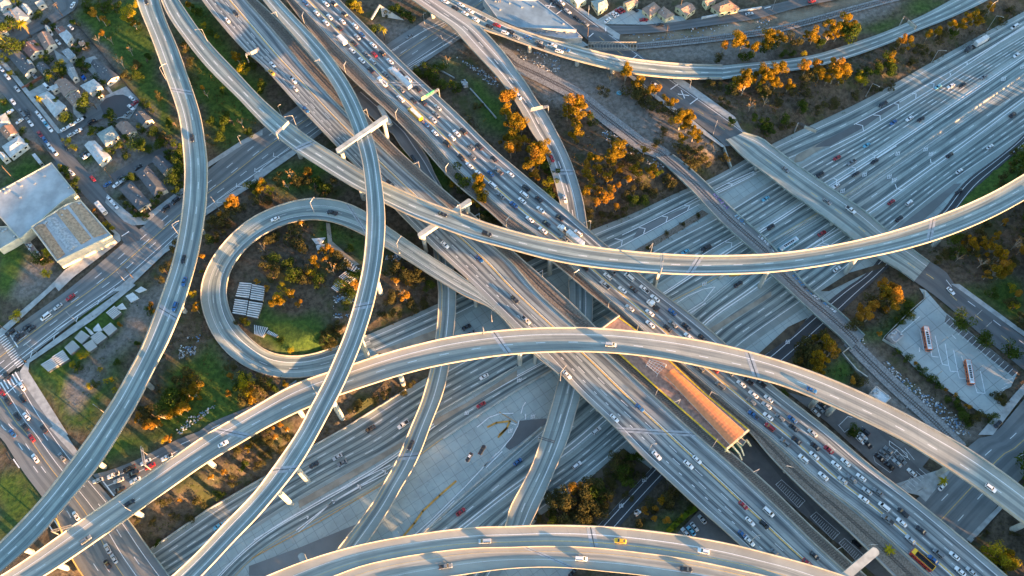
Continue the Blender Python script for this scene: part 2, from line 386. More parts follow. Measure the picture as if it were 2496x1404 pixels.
ramp('B1', 'ramp_viaduct', 'upper of the twin curved viaducts along the bottom edge, with the yellow taxi on it', 'viaduct',
 '42 -100,1500 120,1404 400,1290 700,1190 1000,1110 1300,1050 1600,1000 1900,960 2200,935 43 0,935 300,920 700,925 1000,940 1300,970 1600,1010 1900,1060 2200,1120 44 0,1175 250,1240 500,1310 750,1390 900,1440',
 '42 500,1500 750,1404 1000,1310 1300,1240 1600,1190 1900,1150 2200,1130 43 0,1130 300,1118 700,1125 1000,1150 1300,1185 1600,1225 1900,1280 2200,1345 2496,1410 44 300,1490 500,1550',
 24, [.40, .76], [(.40, 's', 'w', w_), (.76, 's', 'y', w_)], joints=(.58,), par=(1, 0), mat='decksunlit')
ramp('B2', 'ramp_viaduct', 'lower of the twin curved viaducts cut by the bottom edge, carrying a white van', 'viaduct',
 '42 504,1503 754,1407 1004,1313 1304,1243 1604,1193 1904,1153 2204,1133 43 0,1133 300,1121 700,1128 1000,1153 1300,1188 1600,1228 1900,1283 2200,1348 2496,1413 44 300,1493 500,1553',
 '42 1300,1500 1500,1450 1900,1404 2200,1360 43 0,1335 300,1320 600,1330 900,1360 1200,1390 1500,1430 1900,1490 2200,1550 2496,1620 44 300,1700 500,1760',
 23.9, [.22, .60], [(.22, 's', 'y', w_), (.60, 's', 'w', w_)], joints=(.45,), par=(1, 1), mat='decksunlit')
ramp('K', 'ramp_viaduct', 'ramp viaduct full of slow cars curving across the top beside the blue-roofed warehouse', 'viaduct',
 '12 1740,-60 1890,0 2100,90 2300,190 13 0,245 300,350 600,430 900,510 1150,560 1400,590 1700,615 2030,625',
 '12 1640,-60 1760,0 1950,130 2165,280 2350,340 13 0,370 200,440 500,540 800,620 1100,690 1400,730 1700,750 2030,757',
 [(0, 11), (.6, 8), (1, 2)], [.18, .52, .86], [(.18, 's', 'w', w_), (.52, 'd', 'w', w_), (.86, 's', 'y', .18)], par=(1, [((1180, 76), None)]))
ramp('J', 'ramp_viaduct', 'ramp viaduct splitting off at the top and dropping under the jammed freeway deck', 'viaduct',
 '12 1410,-60 1500,0 1700,140 1880,260 2000,400 2150,560 2300,720 2400,850 13 80,1000 150,1130 220,1270 23 320,40 380,200 440,380 490,590 520,760 560,1000',
 '12 1640,-60 1760,0 1950,130 2160,275 2300,420 2420,560 13 80,680 180,810 260,950 360,1080 440,1230 23 520,20 600,200 660,380 710,560 750,820 775,1000',
 [(0, 11), (.35, 9.5), (.7, 5), (1, 1.5)], [.30, .64], [(.30, 's', 'w', w_), (.47, 'd', 'w', w_), (.66, 's', 'w', w_)], joints=(.78,), mat='main105', par=(1, [((1174, 72), None)]))
# ---- the east-west freeway on its two decks --------------------------------------------------------
ramp('L', 'freeway_deck', 'near freeway deck running diagonally from the top left to the bottom right with light traffic', 'freeway bridge',
 '11 1850,-90 1920,0 2020,140 2200,350 2400,570 12 0,540 300,880 500,1100 770,1380 22 1040,300 1330,620 1560,850 1700,1000 1900,1180 2050,1310 33 -50,270 270,580 600,945 800,1135 1060,1380 43 1200,205 1500,478 1800,760 2000,930 2200,1115 2496,1390 44 300,1700',
 '12 -90,-10 0,90 180,290 430,590 600,790 870,1075 22 1180,15 1500,315 1850,620 2200,925 2496,1175 33 210,0 620,370 950,645 1100,780 1400,1060 1780,1404 43 2100,335 2496,705 44 250,850 500,1100 800,1370 1150,1700',
 9, [.08, .20, .32, .44, .56, .72, .94], [(.10, 's', 'w', w_), (.24, 'b', 'w', .4), (.36, 'd', 'w', w_), (.49, 'd', 'w', w_), (.63, 's', 'y', .9), (.655, 's', 'w', .35), (.93, 's', 'w', .15)], mat='main105', joints=(.78,), par=([(None, (1145, 687)), ((1360, 918), None)], 1))
ramp('R', 'freeway_deck', 'far freeway deck packed with queuing cars running diagonally to the bottom right corner', 'freeway bridge',
 '12 290,-90 370,0 560,190 720,380 1000,650 1290,960 1560,1200 1740,1404 22 1900,225 2230,520 2496,760 23 210,820 560,1140 860,1404 33 1000,150 1260,400 1590,690 1900,955 2200,1215 44 40,60 250,240 520,500 900,780 1170,1020 1600,1404 1700,1500',
 '12 720,-90 800,0 1000,190 1240,430 1500,690 1800,960 2050,1200 2250,1404 23 0,180 300,430 600,680 800,860 960,1000 33 1380,0 1700,240 2090,560 44 -150,-600 620,0 1000,330 1500,710 1900,1040 2330,1404 2450,1510',
 9, [.08, .32, .48, .62, .76, .90], [(.315, 's', 'y', .9), (.29, 's', 'w', .35), (.48, 'd', 'w', w_), (.62, 'd', 'w', w_), (.76, 'd', 'w', w_), (.885, 's', 'w', w_), (.06, 's', 'w', .15)], mat='main105', joints=(.2, .68))
# ---- the light-rail troughs between the decks -------------------------------------------------------
def railway(r, root, fr0=.5, gauge=1.435, dz=0.30, base='ballast', wid=(.1, .9), ties=True, tl=2.5):
    mb = MB(); 
    bal = r.surface('ballast_bed', M[base], root, lo=wid[0], hi=wid[1], dz=0.10, fr=[wid[0] + .01, wid[1] - .01])
    for sg in (-1, 1):
        r.loft('rail', M['rail'], [(fr0, sg * gauge / 2 - .08, .14), (fr0, sg * gauge / 2 + .08, .14), (fr0, sg * gauge / 2 + .08, dz), (fr0, sg * gauge / 2 - .08, dz)], root)
    if ties:
        t = 0.0
        while t < r.s[-1] - .4:
            i = min(int(np.searchsorted(r.s, t, side='right')) - 1, r.n - 2); q = (t - r.s[i]) / (r.s[i + 1] - r.s[i])
            c = r.at(fr0, i); c2 = r.at(fr0, i + 1); c = Vector(c).lerp(Vector(c2), q); D = Vector(r.D[i]); T = Vector((-D.y, D.x, 0))
            a, b = c - D * tl / 2, c + D * tl / 2
            mb.add([a - T * .13 + Vector((0, 0, .16)), b - T * .13 + Vector((0, 0, .16)), b + T * .13 + Vector((0, 0, .16)), a + T * .13 + Vector((0, 0, .16))], [(0, 1, 2, 3)])
            t += 1.0
        me = mb.mesh('sleepers', [M['tie']]); fixup(me); tag(obj('sleepers', me, root), kind='stuff')
for key, lab, Ls, Rs in (
  ('T1', 'concrete light-rail viaduct hugging the near freeway deck', '12 -90,-5 0,95 180,295 430,595 600,795 870,1080 22 1180,10 1500,310 1850,615 2200,920 2496,1170 33 215,0 625,370 955,645 1105,780 1405,1060 1785,1404 43 2105,335 2500,705 44 255,850 505,1100 805,1370 1155,1700',
   '12 0,-20 60,30 260,220 510,500 690,700 970,980 22 1300,0 1600,270 1950,570 2300,870 2496,1060 33 430,0 810,360 1070,640 1400,920 1910,1404 43 2080,205 2496,560 44 250,720 500,960 880,1300 1250,1640'),
  ('T2', 'concrete light-rail viaduct hugging the far freeway deck full of cars', '12 290,-20 370,100 560,330 720,540 1000,830 1250,1040 1500,1300 1600,1404 22 1900,380 2230,640 2496,900 23 210,950 370,1090 750,1404 33 690,0 940,200 1050,280 1210,410 1520,690 1860,1010 2330,1404 44 0,190 450,640 880,1030 1250,1404 1350,1500',
   '12 286,-88 366,2 556,192 716,382 996,652 1286,962 1556,1202 1736,1404 22 1896,227 2226,522 2496,762 23 206,820 556,1142 856,1404 33 996,150 1256,402 1586,692 1896,957 2196,1217 44 36,62 246,242 516,502 896,782 1166,1022 1596,1404 1696,1500')):
    r = ramp(key, 'rail_viaduct', lab, 'rail bridge', Ls, Rs, 8.7, [.1, .9], [], mat='main105', depth=1.6, ph=.8, par=((0, 1) if key == 'T1' else (1, 0)))
    railway(r, r.root, .5, tl=2.4)
for k in ('T1', 'T2'):
    for c in ROADS[k].root.children: c.matrix_parent_inverse = Matrix.Translation(-Vector(ROADS[k].root.location))
# ---- ramps under the decks -------------------------------------------------------------------------
ramp('F', 'ramp_viaduct', 'low two-lane ramp bridge slipping out under the near deck, right of the concrete gore', 'viaduct',
 '33 565,-150 570,0 575,200 560,500 520,700 470,890 440,1000 400,1150 43 340,0 290,150 220,350 130,530 0,770 42 2380,950 2250,1130',
 '33 790,-150 798,0 800,200 780,500 740,750 680,1060 640,1180 43 600,0 540,170 470,330 380,540 300,720 210,910 100,1130',
 [(0, 1.2), (1, 1.2)], [.22, .46, .70], [(.46, 'd', 'w', w_), (.70, 's', 'w', w_)], depth=1.3)
ramp('E', 'ramp_viaduct', 'low single-lane ramp bridge with an orange edge line passing below the great arch', 'viaduct',
 '22 1700,1000 1750,1404 32 1750,0 1745,250 1720,510 1680,765 1640,900 1590,1080 1520,1250 42 1480,0 1400,200 1320,370 1230,520 1130,700 1000,880 850,1070 750,1200 650,1330',
 '22 1880,1000 1915,1404 32 1920,0 1915,250 1890,480 1850,740 1830,870 1780,1050 1700,1250 42 1665,0 1600,180 1510,380 1400,560 1300,740 1200,900 1100,1050 1020,1160 900,1320',
 [(0, 1.2), (1, 1.0)], [.20, .58], [(.20, 's', 'y', w_), (.58, 's', 'w', w_)], depth=1.3, joints=(.66,))
ramp('Mm', 'ramp_viaduct', 'low ramp seen through the gap between the two rail troughs, carrying one black car', 'viaduct',
 '12 900,900 1150,1150 1320,1280 22 1370,0 1500,160 1600,275 1700,390 1760,480', '12 1060,860 1300,1060 1480,1250 22 1560,0 1660,160 1720,300 1790,430 1830,520',
 [(0, 3), (1, 1.2)], [.3, .7], [(.66, 's', 'w', w_)], mat='street', depth=1.2)
# ---- the loop ---------------------------------------------------------------------------------------
ramp('G', 'loop_ramp', 'circular loop ramp curling round the wooded infield', 'ramp',
 '33 470,800 270,575 -50,265 22 2050,1320 1700,1090 1500,950 1400,885 1240,772 1065,650 950,590 800,540 600,515 400,540 200,600 0,690 21 2350,730 2200,860 2080,1000 1990,1130 1930,1270 31 1900,0 1900,100 1930,250 1990,400 2080,550 2200,670 2350,770 2496,830 32 200,860 400,870 600,840 800,790 1000,715 1180,640',
 '33 480,830 195,605 22 2300,1600 1990,1450 1830,1350 1700,1275 1500,1140 1240,985 1060,880 900,800 750,745 600,720 400,735 250,785 100,860 0,920 21 2350,990 2240,1110 2180,1230 2150,1350 31 2145,0 2160,150 2200,270 2270,380 2370,480 2496,590 32 100,610 250,650 400,660 560,640 700,590 860,540 1060,455',
 [(0, 9.02), (.25, 9.0), (.48, 5.5), (.78, 0.4), (.92, -4.5), (1, -5.9)], [.28, .62, .93], [(.26, 's', 'w', .15), (.70, 's', 'w', w_), (.44, 'd', 'w', .15)], depth=1.2, ph=.75, joints=(.4,), step=3.0, par=([((1145, 687), None)], 1))
# ------------------------------------------------------------------ ground-level roads
TR = -6.0   # the sunken freeway
W3 = 0.3
groundroad('CW2', 'freeway', '0 150,1480 369,1339 508,1240 640,1164 755,1093 840,1044 1040,920 1300,775 1591,601 1735,529 1860,452 2023,360 2105,320 2276,213 2496,82 2600,20',
 '0 300,1500 420,1415 620,1290 730,1218 850,1150 979,1085 1056,1020 1260,905 1400,822 1600,705 1712,632 1856,550 2007,452 2148,363 2496,127 2600,60', TR, [.14, .30, .46, .62, .78, .94],
 [(.14, 's', 'w', W3), (.30, 'd', 'w', W3), (.46, 'd', 'w', W3), (.62, 'd', 'w', W3), (.78, 'd', 'w', W3)], 'freeway')
groundroad('CW3', 'carpool_lanes', '0 440,1500 620,1316 800,1208 976,1100 1056,1030 1260,915 1420,828 1620,712 1720,642 1856,558 2010,458 2150,368 2496,134 2600,66',
 '0 500,1500 620,1357 790,1260 930,1182 1020,1115 1087,1066 1260,953 1440,850 1640,735 1750,680 1880,590 1990,525 2061,480 2241,357 2496,182 2600,112', TR, [.10, .45, .8], [(.03, 's', 'w', .5), (.16, 's', 'w', .5), (.5, 'd', 'w', W3), (.93, 's', 'y', W3)], 'freeway', dz=.07)
groundroad('CW4', 'carpool_lanes', '0 1000,1310 1056,1277 1260,1100 1340,1030 1450,940 1600,830 1760,700 1890,594 2000,527 2069,481 2249,358 2504,183 2610,113',
 '0 1060,1340 1120,1298 1260,1190 1380,1110 1480,1025 1600,920 1720,790 1827,716 1930,640 2010,590 2115,525 2240,435 2356,352 2500,245 2610,165', TR, [.12, .5, .85], [(.06, 's', 'w', .18), (.5, 'd', 'w', W3), (.84, 's', 'w', .5), (.97, 's', 'w', .5)], 'freeway', dz=.07)
groundroad('CW5', 'freeway', '0 1060,1400 1122,1302 1262,1194 1382,1114 1482,1028 1602,923 1724,793 1830,720 1932,643 2012,593 2117,528 2242,438 2358,354 2502,247 2612,167',
 '0 1200,1430 1307,1270 1400,1200 1530,1090 1660,985 1804,860 1900,790 1961,749 2000,722 2071,663 2171,575 2318,455 2477,350 2620,250', TR, [.10, .28, .46, .64, .82], [(.28, 'd', 'w', W3), (.46, 'd', 'w', W3), (.64, 'd', 'w', W3), (.82, 's', 'w', W3)], 'freeway')
groundroad('CW1', 'collector_road', '0 892,818 953,792 1066,741 1200,680 1320,622 1443,560 1537,524 1660,465 1742,432 1882,351 2112,241 2300,135 2496,30 2600,-30',
 '0 922,862 1066,800 1200,732 1350,670 1499,609 1704,499 1860,425 2023,358 2105,318 2276,211 2496,80 2600,18', TR, [.22, .52, .80], [(.2, 's', 'w', W3), (.5, 'd', 'w', W3), (.8, 's', 'w', W3)], 'freeway', dz=.08)
groundroad('Pp', 'slip_road', '43 740,1060 860,920 1350,390 33 1700,1350 34 -300,900 40,650 440,300 800,0 24 1000,1240 1340,830 1650,720 1910,380 2150,200 2430,-20 2496,-90',
 '43 920,1080 1050,940 1470,470 33 2000,1300 34 100,830 270,680 620,370 1000,0 24 1180,1200 1560,830 1780,740 2040,420 2290,200 2540,-20 2600,-80', TR, [.2, .7], [(.25, 's', 'w', W3), (.75, 's', 'w', W3)], 'darkasphalt', dz=.08)
groundroad('S1', 'street', '0 -120,905 15,813 128,733 174,700 354,547 449,465 508,414 600,340 720,262 940,110 1056,36 1160,-40',
 '0 -60,980 85,859 231,746 305,700 400,615 502,525 608,458 720,372 860,268 1002,174 1133,87 1260,5 1330,-40', 0, [.08, .25, .42, .58, .75, .92], [(.25, 'd', 'w', W3), (.42, 'd', 'w', W3), (.47, 's', 'y', .3), (.62, 'd', 'w', W3), (.8, 's', 'w', W3), (.9, 's', 'w', W3)], 'street')
groundroad('S2', 'street', '11 -330,480 0,860 280,1200 21 400,0 700,380 920,620 1060,780 1190,960', '11 -200,340 0,590 250,920 550,1270 21 590,0 900,340 1060,520 1230,720 1400,900', 0, [.25, .5, .75], [], 'asphalt', dz=.07)
groundroad('S2b', 'street', '11 550,1240 700,1160 850,1065 960,990', '11 590,1330 720,1260 850,1180 1010,1110', 0, [.3, .7], [], 'asphalt', dz=.09)
groundroad('S2c', 'street', '11 -40,390 300,235 480,140 560,80 480,-20', '11 -40,520 300,335 600,165 730,70 750,-40', 0, [.3, .7], [], 'asphalt', dz=.09)
groundroad('Tt', 'street', '13 170,-90 280,0 500,190 720,350 850,480 1170,700 1450,930 1740,1130 1960,1300 2060,1390', '13 430,-90 540,0 840,230 1050,380 1230,500 1560,760 1850,960 2130,1160 2300,1290 2400,1370', 0, [.1, .5, .9], [(.5, 'd', 'y', W3), (.9, 's', 'w', W3)], 'asphalt', dz=.06)
groundroad('Tb', 'street', '24 1440,1300 1600,1410 34 1790,195 2060,430 2280,610 2496,790 2620,890', '24 1600,1120 1760,1225 34 1860,5 2100,180 2300,330 2496,480 2620,580', 0, [.1, .5, .9], [(.5, 'd', 'y', W3), (.8, 'd', 'w', W3)], 'asphalt', dz=.06)
groundroad('Uu', 'street', '13 840,240 1300,240 1700,190 2200,100 14 20,60 200,20 500,-60 700,-130', '13 900,335 1450,305 1900,245 2200,205 14 0,170 400,60 700,0 900,-50', 0, [.1, .5, .9], [], 'asphalt', dz=.09)
groundroad('S3', 'street', '31 -320,1050 -60,1400 41 0,70 130,270 240,440 400,650 540,870 680,1230 790,1404 850,1500', '31 180,800 280,950 400,1160 560,1404 41 740,300 1000,600 1230,880 1400,1120 1610,1404 1680,1500', 0, [.08, .22, .36, .5, .64, .78, .92], [(.22, 'd', 'w', W3), (.34, 'd', 'w', W3), (.47, 's', 'y', .3), (.62, 's', 'w', W3), (.75, 'd', 'w', W3), (.88, 's', 'w', W3)], 'street', dz=.07)
groundroad('N1', 'off_ramp', '41 880,440 1040,400 1300,300 1700,100 1900,30 31 2000,1290 2496,1080 32 400,880', '41 1070,640 1200,570 1500,400 1800,230 2100,70 31 2496,1180 32 400,960', [(0, 0), (.8, -1), (1, -3)], [.1, .35, .6, .85], [(.35, 'd', 'w', W3), (.6, 'd', 'w', W3)], 'street', dz=.08)
groundroad('K2', 'ramp_road', '13 2025,625 14 400,540 800,430 1100,330 1300,250 1500,160 1620,100 1800,0 1950,-80', '13 2025,757 14 0,700 400,660 800,560 1200,420 1500,290 1800,170 2100,30 2300,-80', [(0, 2), (.2, 1), (1, 0)], [.22, .52, .86], [(.2, 's', 'w', W3), (.52, 'd', 'w', W3), (.86, 's', 'w', W3)], 'deck', dz=.06)
groundroad('W1', 'street', '44 1240,900 1700,450 2050,100 34 2200,1404 2500,1060 2700,850', '44 1960,1080 2230,750 2500,450 2700,250 34 2900,1500 3100,1300', 0, [.1, .3, .5, .7, .9], [(.3, 'd', 'w', W3), (.5, 's', 'y', .3), (.7, 'd', 'w', W3)], 'street', dz=.06)

# street and rail bridges across the sunken freeway
ramp('TB', 'street_bridge', 'wide concrete street bridge crossing the sunken freeway on the right', 'bridge',
 '13 2060,1330 24 -150,150 0,260 300,490 600,700 870,910 1110,1090 1300,1200 1450,1310', '13 2225,1262 24 10,-45 60,0 130,50 400,250 800,520 1000,660 1220,850 1600,1130',
 0.6, [.2, .46, .72], [(.46, 'd', 'y', W3), (.80, 's', 'w', .2)], depth=1.5, ph=.9, pmat='conc_green')
ramp('RB', 'rail_bridge', 'freight rail bridge with a graffiti-covered wall crossing the sunken freeway', 'bridge',
 '23 1400,130 1490,210 1750,460 2000,730 2250,960 2370,1060 2496,1180 34 0,-190 220,0 500,260 770,500 850,590', '23 1560,110 1620,150 1850,350 2100,600 2300,780 2496,960 34 440,0 700,200 900,380 980,460',
 0.6, [.3, .7], [], depth=1.5, ph=.9, pmat='conc_green', mat='street')
railway(ROADS['RB'], ROADS['RB'].root, .48, wid=(.24, .72), base='gravel')
for c in ROADS['RB'].root.children: c.matrix_parent_inverse = Matrix.Translation(-Vector(ROADS['RB'].root.location))
S3 = ROADS['S3']
i0 = int(S3.n * .60)
sb = empty('street_bridge', tuple(S3.C[i0])); tag(sb, 'wide street bridge over the sunken freeway at the bottom left, with a yellow railing', 'bridge')
S3.loft('deck', M['conc'], [(0, 0, 0.0), (1, 0, 0.0), (1, 0, -.9), (0, 0, -.9)], sb, i0)
for side, mt in ((0, 'yellow'), (1, 'conc_green')):
    sg = 1 if side == 0 else -1
    S3.loft('parapet', M[mt], [(side, -.1 * sg, -.9), (side, -.1 * sg, 1.0), (side, sg * .25, 1.0), (side, sg * .3, 0.0)], sb, i0)
for c in sb.children: c.matrix_parent_inverse = Matrix.Translation(-Vector(sb.location))

# freight railway
RW = {}
def rail_line(name, label, s_mid, half, z):
    c = np.array(pts(s_mid)); Lq = []; Rq = []
    for i in range(len(c)):
        t = c[min(i + 1, len(c) - 1)] - c[max(i - 1, 0)]; n = np.array([-t[1], t[0]]) / np.hypot(*t)
        Lq.append('%f,%f' % tuple(c[i] + n * half)); Rq.append('%f,%f' % tuple(c[i] - n * half))
    r = Road(name, '0 ' + ' '.join(Lq), '0 ' + ' '.join(Rq), z, [.1, .9]); ROADS[name] = r
    root = empty('railway_track', tuple(r.C[0])); tag(root, label, 'railway track'); railway(r, root, .5, wid=(0.0, 1.0), base='gravel')
    for ch in root.children: ch.matrix_parent_inverse = Matrix.Translation(-Vector(root.location))
    return r
rail_line('Q1', 'single freight track curving from under the viaduct to the graffiti bridge', '12 2300,470 2440,560 13 40,600 300,720 640,900 900,1100 1150,1290 1290,1395 23 1420,70 1500,140', 17, .12)
rail_line('Q2', 'single freight track leaving the graffiti bridge between heaps of litter towards the bottom right', '34 830,500 1000,680 1300,970 1600,1240 1780,1420 44 1900,200', 17, .12)
rail_line('Q3', 'straight freight track beyond the viaduct at the top, running off to the upper right', '13 1215,440 1600,405 2000,360 2496,290 14 500,190 900,80 1200,0 1400,-50', 8, .12)

# ------------------------------------------------------------------ terrain
trench = pts('0 -150,1700 100,1520 369,1339 508,1240 640,1164 755,1093 840,1044 1000,945 960,890 870,880 892,812 1066,738 1200,678 1320,618 1443,555 1537,520 1660,461 1742,428 1882,347 2112,237 2300,130 2496,22 2700,-90 2900,150 2471,378 2407,424 2352,478 2330,509 2290,560 2225,615 2159,665 2138,681 2079,730 2020,790 1964,848 1925,880 1830,960 1617,1168 1509,1290 1400,1404 1300,1520 1100,1800')
trw = np.array([P(x, y, TR)[:2] for x, y in trench])
def sdist(px, py, poly):
    n = len(poly); d = np.full(px.shape, 1e9); ins = np.zeros(px.shape, bool)
    for i in range(n):
        a = poly[i]; b = poly[(i + 1) % n]; ex, ey = b - a
        t = np.clip(((px - a[0]) * ex + (py - a[1]) * ey) / (ex * ex + ey * ey + 1e-9), 0, 1)
        d = np.minimum(d, np.hypot(px - a[0] - t * ex, py - a[1] - t * ey))
        c = ((a[1] > py) != (b[1] > py)) & (px < (b[0] - a[0]) * (py - a[1]) / (b[1] - a[1] + 1e-12) + a[0]); ins ^= c
    return np.where(ins, -d, d)
def axis(lo, hi, st, far):
    core = list(np.arange(lo, hi + .1, st)); a = []; x = lo; q = st
    while x > -far: q *= 1.35; x -= q; a.append(x)
    b = []; x = core[-1]; q = st
    while x < far: q *= 1.35; x += q; b.append(x)
    return np.array(a[::-1] + core + b)
GX = axis(-330, 330, 2.6, 1800); GY = axis(20, 470, 2.6, 1800)
XX, YY = np.meshgrid(GX, GY)
dd = sdist(XX, YY, trw)
ZZ = TR - 0.12 + np.clip((dd - 0.5) / 2.1, 0, 6.0)
ZZ = np.minimum(ZZ, 0.0)
rng = np.random.RandomState(3)
def lumps(X, Y, sc, seed):
    q = np.random.RandomState(seed).rand(64, 64); u = X / sc; v = Y / sc
    i = np.floor(u).astype(int); j = np.floor(v).astype(int); fu = u - i; fv = v - j
    fu = fu * fu * (3 - 2 * fu); fv = fv * fv * (3 - 2 * fv)
    g = lambda a, b: q[a % 64, b % 64]
    return (g(i, j) * (1 - fu) + g(i + 1, j) * fu) * (1 - fv) + (g(i, j + 1) * (1 - fu) + g(i + 1, j + 1) * fu) * fv
base = ZZ.copy()
ZZ = ZZ - 0.02 - 0.55 * lumps(XX, YY, 9, 1) * (dd > 2) - 0.25 * lumps(XX, YY, 4, 2) * (dd > 2)
flatroads = ['S1', 'S2', 'S2b', 'S2c', 'Tt', 'Tb', 'Uu', 'S3', 'N1', 'K2', 'W1', 'G', 'Q1', 'Q2', 'Q3', 'E', 'F', 'Mm', 'J']
for k in flatroads:
    r = ROADS[k]; m = 3.0
    best = np.full(XX.shape, 1e9); zr = np.zeros(XX.shape)
    bx = (XX > r.C[:, 0].min() - 25) & (XX < r.C[:, 0].max() + 25) & (YY > r.C[:, 1].min() - 25) & (YY < r.C[:, 1].max() + 25)
    xs, ys = XX[bx], YY[bx]; bb = np.full(xs.shape, 1e9); zb = np.zeros(xs.shape)
    for i in range(0, r.n):
        d = np.hypot(xs - r.C[i, 0], ys - r.C[i, 1]) - r.W[i] / 2; q = d < bb; bb[q] = d[q]; zb[q] = r.C[i, 2]
    depth = 0.12 if k not in ('G', 'E', 'F', 'Mm', 'J') else (2.6 if k == 'Mm' else 1.5)
    if k in ('E', 'F', 'Mm', 'J'): depth = 1.45
    if k == 'G': depth = 0.35
    lim = zb - depth + np.clip(bb - 2.0, 0, 20) * 0.7
    zc = ZZ[bx]; zc = np.where(bb < 14, np.minimum(zc, lim), zc); ZZ[bx] = zc
def tz(x, y):
    """ground height"""
    i = int(np.clip(np.searchsorted(GX, x) - 1, 0, len(GX) - 2)); j = int(np.clip(np.searchsorted(GY, y) - 1, 0, len(GY) - 2))
    u = (x - GX[i]) / (GX[i + 1] - GX[i]); v = (y - GY[j]) / (GY[j + 1] - GY[j])
    return float((ZZ[j, i] * (1 - u) + ZZ[j, i + 1] * u) * (1 - v) + (ZZ[j + 1, i] * (1 - u) + ZZ[j + 1, i + 1] * u) * v)
def PG(x, y):
    """photo point on the ground surface"""
    z = 0.0
    for _ in range(12): p = P(x, y, z); z = 0.5 * z + 0.5 * tz(p.x, p.y)
    return P(x, y, z)
# painted ground cover classes (kinds of ground, not light): 0 brown scrub floor, 1 green grass, 2 grey gravel/dirt, 3 pale dirt
cls = [(1, '11 650,150 1280,-50 1740,1300 1760,1404 1560,1404 1100,700 900,450'), (1, '11 1700,0 1900,0 2496,800 2496,1100 2200,1404 2000,1200 1800,600'), (1, '12 1650,560 1900,560 2150,800 2320,1000 2350,1200 2200,1150 2050,800'),
 (1, '31 270,760 1150,20 1400,0 1400,300 1000,900 900,1404 650,1404 400,1050'), (2, '31 1200,100 1500,0 1600,100 1300,500 900,800 700,1150 600,1000 800,650 1100,400'), (1, '31 1700,700 2000,600 2200,800 2300,1300 1500,1404 1300,1404 1500,1000'),
 (1, '32 50,250 500,300 850,450 600,620 200,640 30,500'), (1, '22 100,300 500,100 700,200 650,500 200,550'), (1, '22 650,750 850,780 1040,900 1040,1100 800,950 650,850'), (2, '12 1150,250 1400,180 2000,420 1700,560 1500,500 1200,400'),
 (2, '13 -300,420 100,480 700,560 1000,760 1500,1100 2000,1404 1300,1404 900,1150 500,1000 100,780'), (2, '23 1300,-100 1500,0 1620,150 1500,220 1380,100'), (2, '13 1300,400 2496,300 2496,600 1700,600 1250,500'), (3, '13 1000,330 1500,310 2200,210 2496,170 2496,280 1800,390 1300,430'), (2, '14 0,200 900,0 1300,0 1200,150 600,350 0,330'), (1, '14 850,300 1400,80 1700,0 1750,60 1200,280 900,340'), (3, '14 -100,160 800,-20 1000,-20 500,180 -50,280'),
 (2, '34 900,480 1200,750 1700,1300 2100,1404 1700,1600 1300,1404 900,950 750,580'), (1, '34 620,790 760,650 900,780 800,950 640,830'), (1, '34 950,470 1200,420 1450,100 1500,60 1400,200 1150,480'), (0, '34 0,1100 -50,1404 700,1404 500,1200'), (1, '21 0,930 300,1000 300,1404 -100,1404'), (2, '21 300,950 650,1250 500,1404 200,1404'), (1, '41 1000,0 1800,-50 1600,100 1000,380 880,350'), (1, '41 0,480 200,480 300,700 100,950 -50,1000'), (1, '21 0,100 500,200 100,420 0,430'), (1, '22 1350,0 1700,200 1900,300 1850,450 1650,350 1500,150'), (1, '24 2496,-50 2100,330 1900,620 2300,550 2496,400'), (1, '34 1850,0 2496,-50 2496,420 2200,200'), (1, '43 1500,900 1800,650 1700,900 1500,980'), (2, '11 -60,-60 680,-60 640,160 960,520 1150,760 1330,980 1600,1404 -60,1404'), (2, '21 -60,-60 1700,-60 1740,420 1200,700 700,500 400,0'), (1, '11 150,700 300,740 270,830 170,800'), (1, '21 800,160 860,100 910,165 840,215'), (1, '21 870,230 1000,180 1130,170 1100,260 920,330'), (1, '11 1040,850 1140,780 1210,815 1090,890'), (1, '21 80,170 250,40 430,150 200,260'), (1, '11 -20,990 60,950 120,1040 10,1090'), (1, '11 80,1110 160,1070 190,1120 100,1160'), (1, '11 560,30 690,-30 640,100 600,120'), (1, '11 330,560 420,520 470,600 350,620'), (1, '11 1150,1330 1350,1300 1450,1404 1150,1404'), (1, '21 1100,500 1200,560 1250,640 1180,600'), (1, '21 1550,230 1740,100 1740,400 1650,400'), (1, '11 230,860 420,760 440,790 280,900'), (1, '11 560,1200 690,1110 720,1130 590,1230')]
ATT = np.zeros(XX.shape + (3,)); 
for c, s_ in cls:
    if c == 0: continue
    pw = np.array([P(x, y, 0)[:2] for x, y in pts(s_)]); d = sdist(XX, YY, pw)
    wgt = np.clip(0.5 - d / 9.0 + (lumps(XX, YY, 12, 9) - .5) * 1.2, 0, 1)
    ch = {1: 0, 2: 1, 3: 2}[c]
    for k in range(3): ATT[..., k] = np.where(k == ch, np.maximum(ATT[..., k], wgt), ATT[..., k] * (1 - wgt))
nx, ny = len(GX), len(GY)
gv = np.stack([XX.ravel(), YY.ravel(), ZZ.ravel()], 1)
ii = (np.arange(ny - 1)[:, None] * nx + np.arange(nx - 1)[None]).ravel()
gf = np.stack([ii, ii + 1, ii + nx + 1, ii + nx], 1)
gme = bpy.data.meshes.new('ground'); gme.from_pydata(gv.tolist(), [], gf.tolist())
at = gme.color_attributes.new('cover', 'FLOAT_COLOR', 'POINT')
buf = np.ones((nx * ny, 4), np.float32); buf[:, :3] = ATT.reshape(-1, 3); at.data.foreach_set('color', buf.ravel())
gme.polygons.foreach_set('use_smooth', [True] * len(gme.polygons))
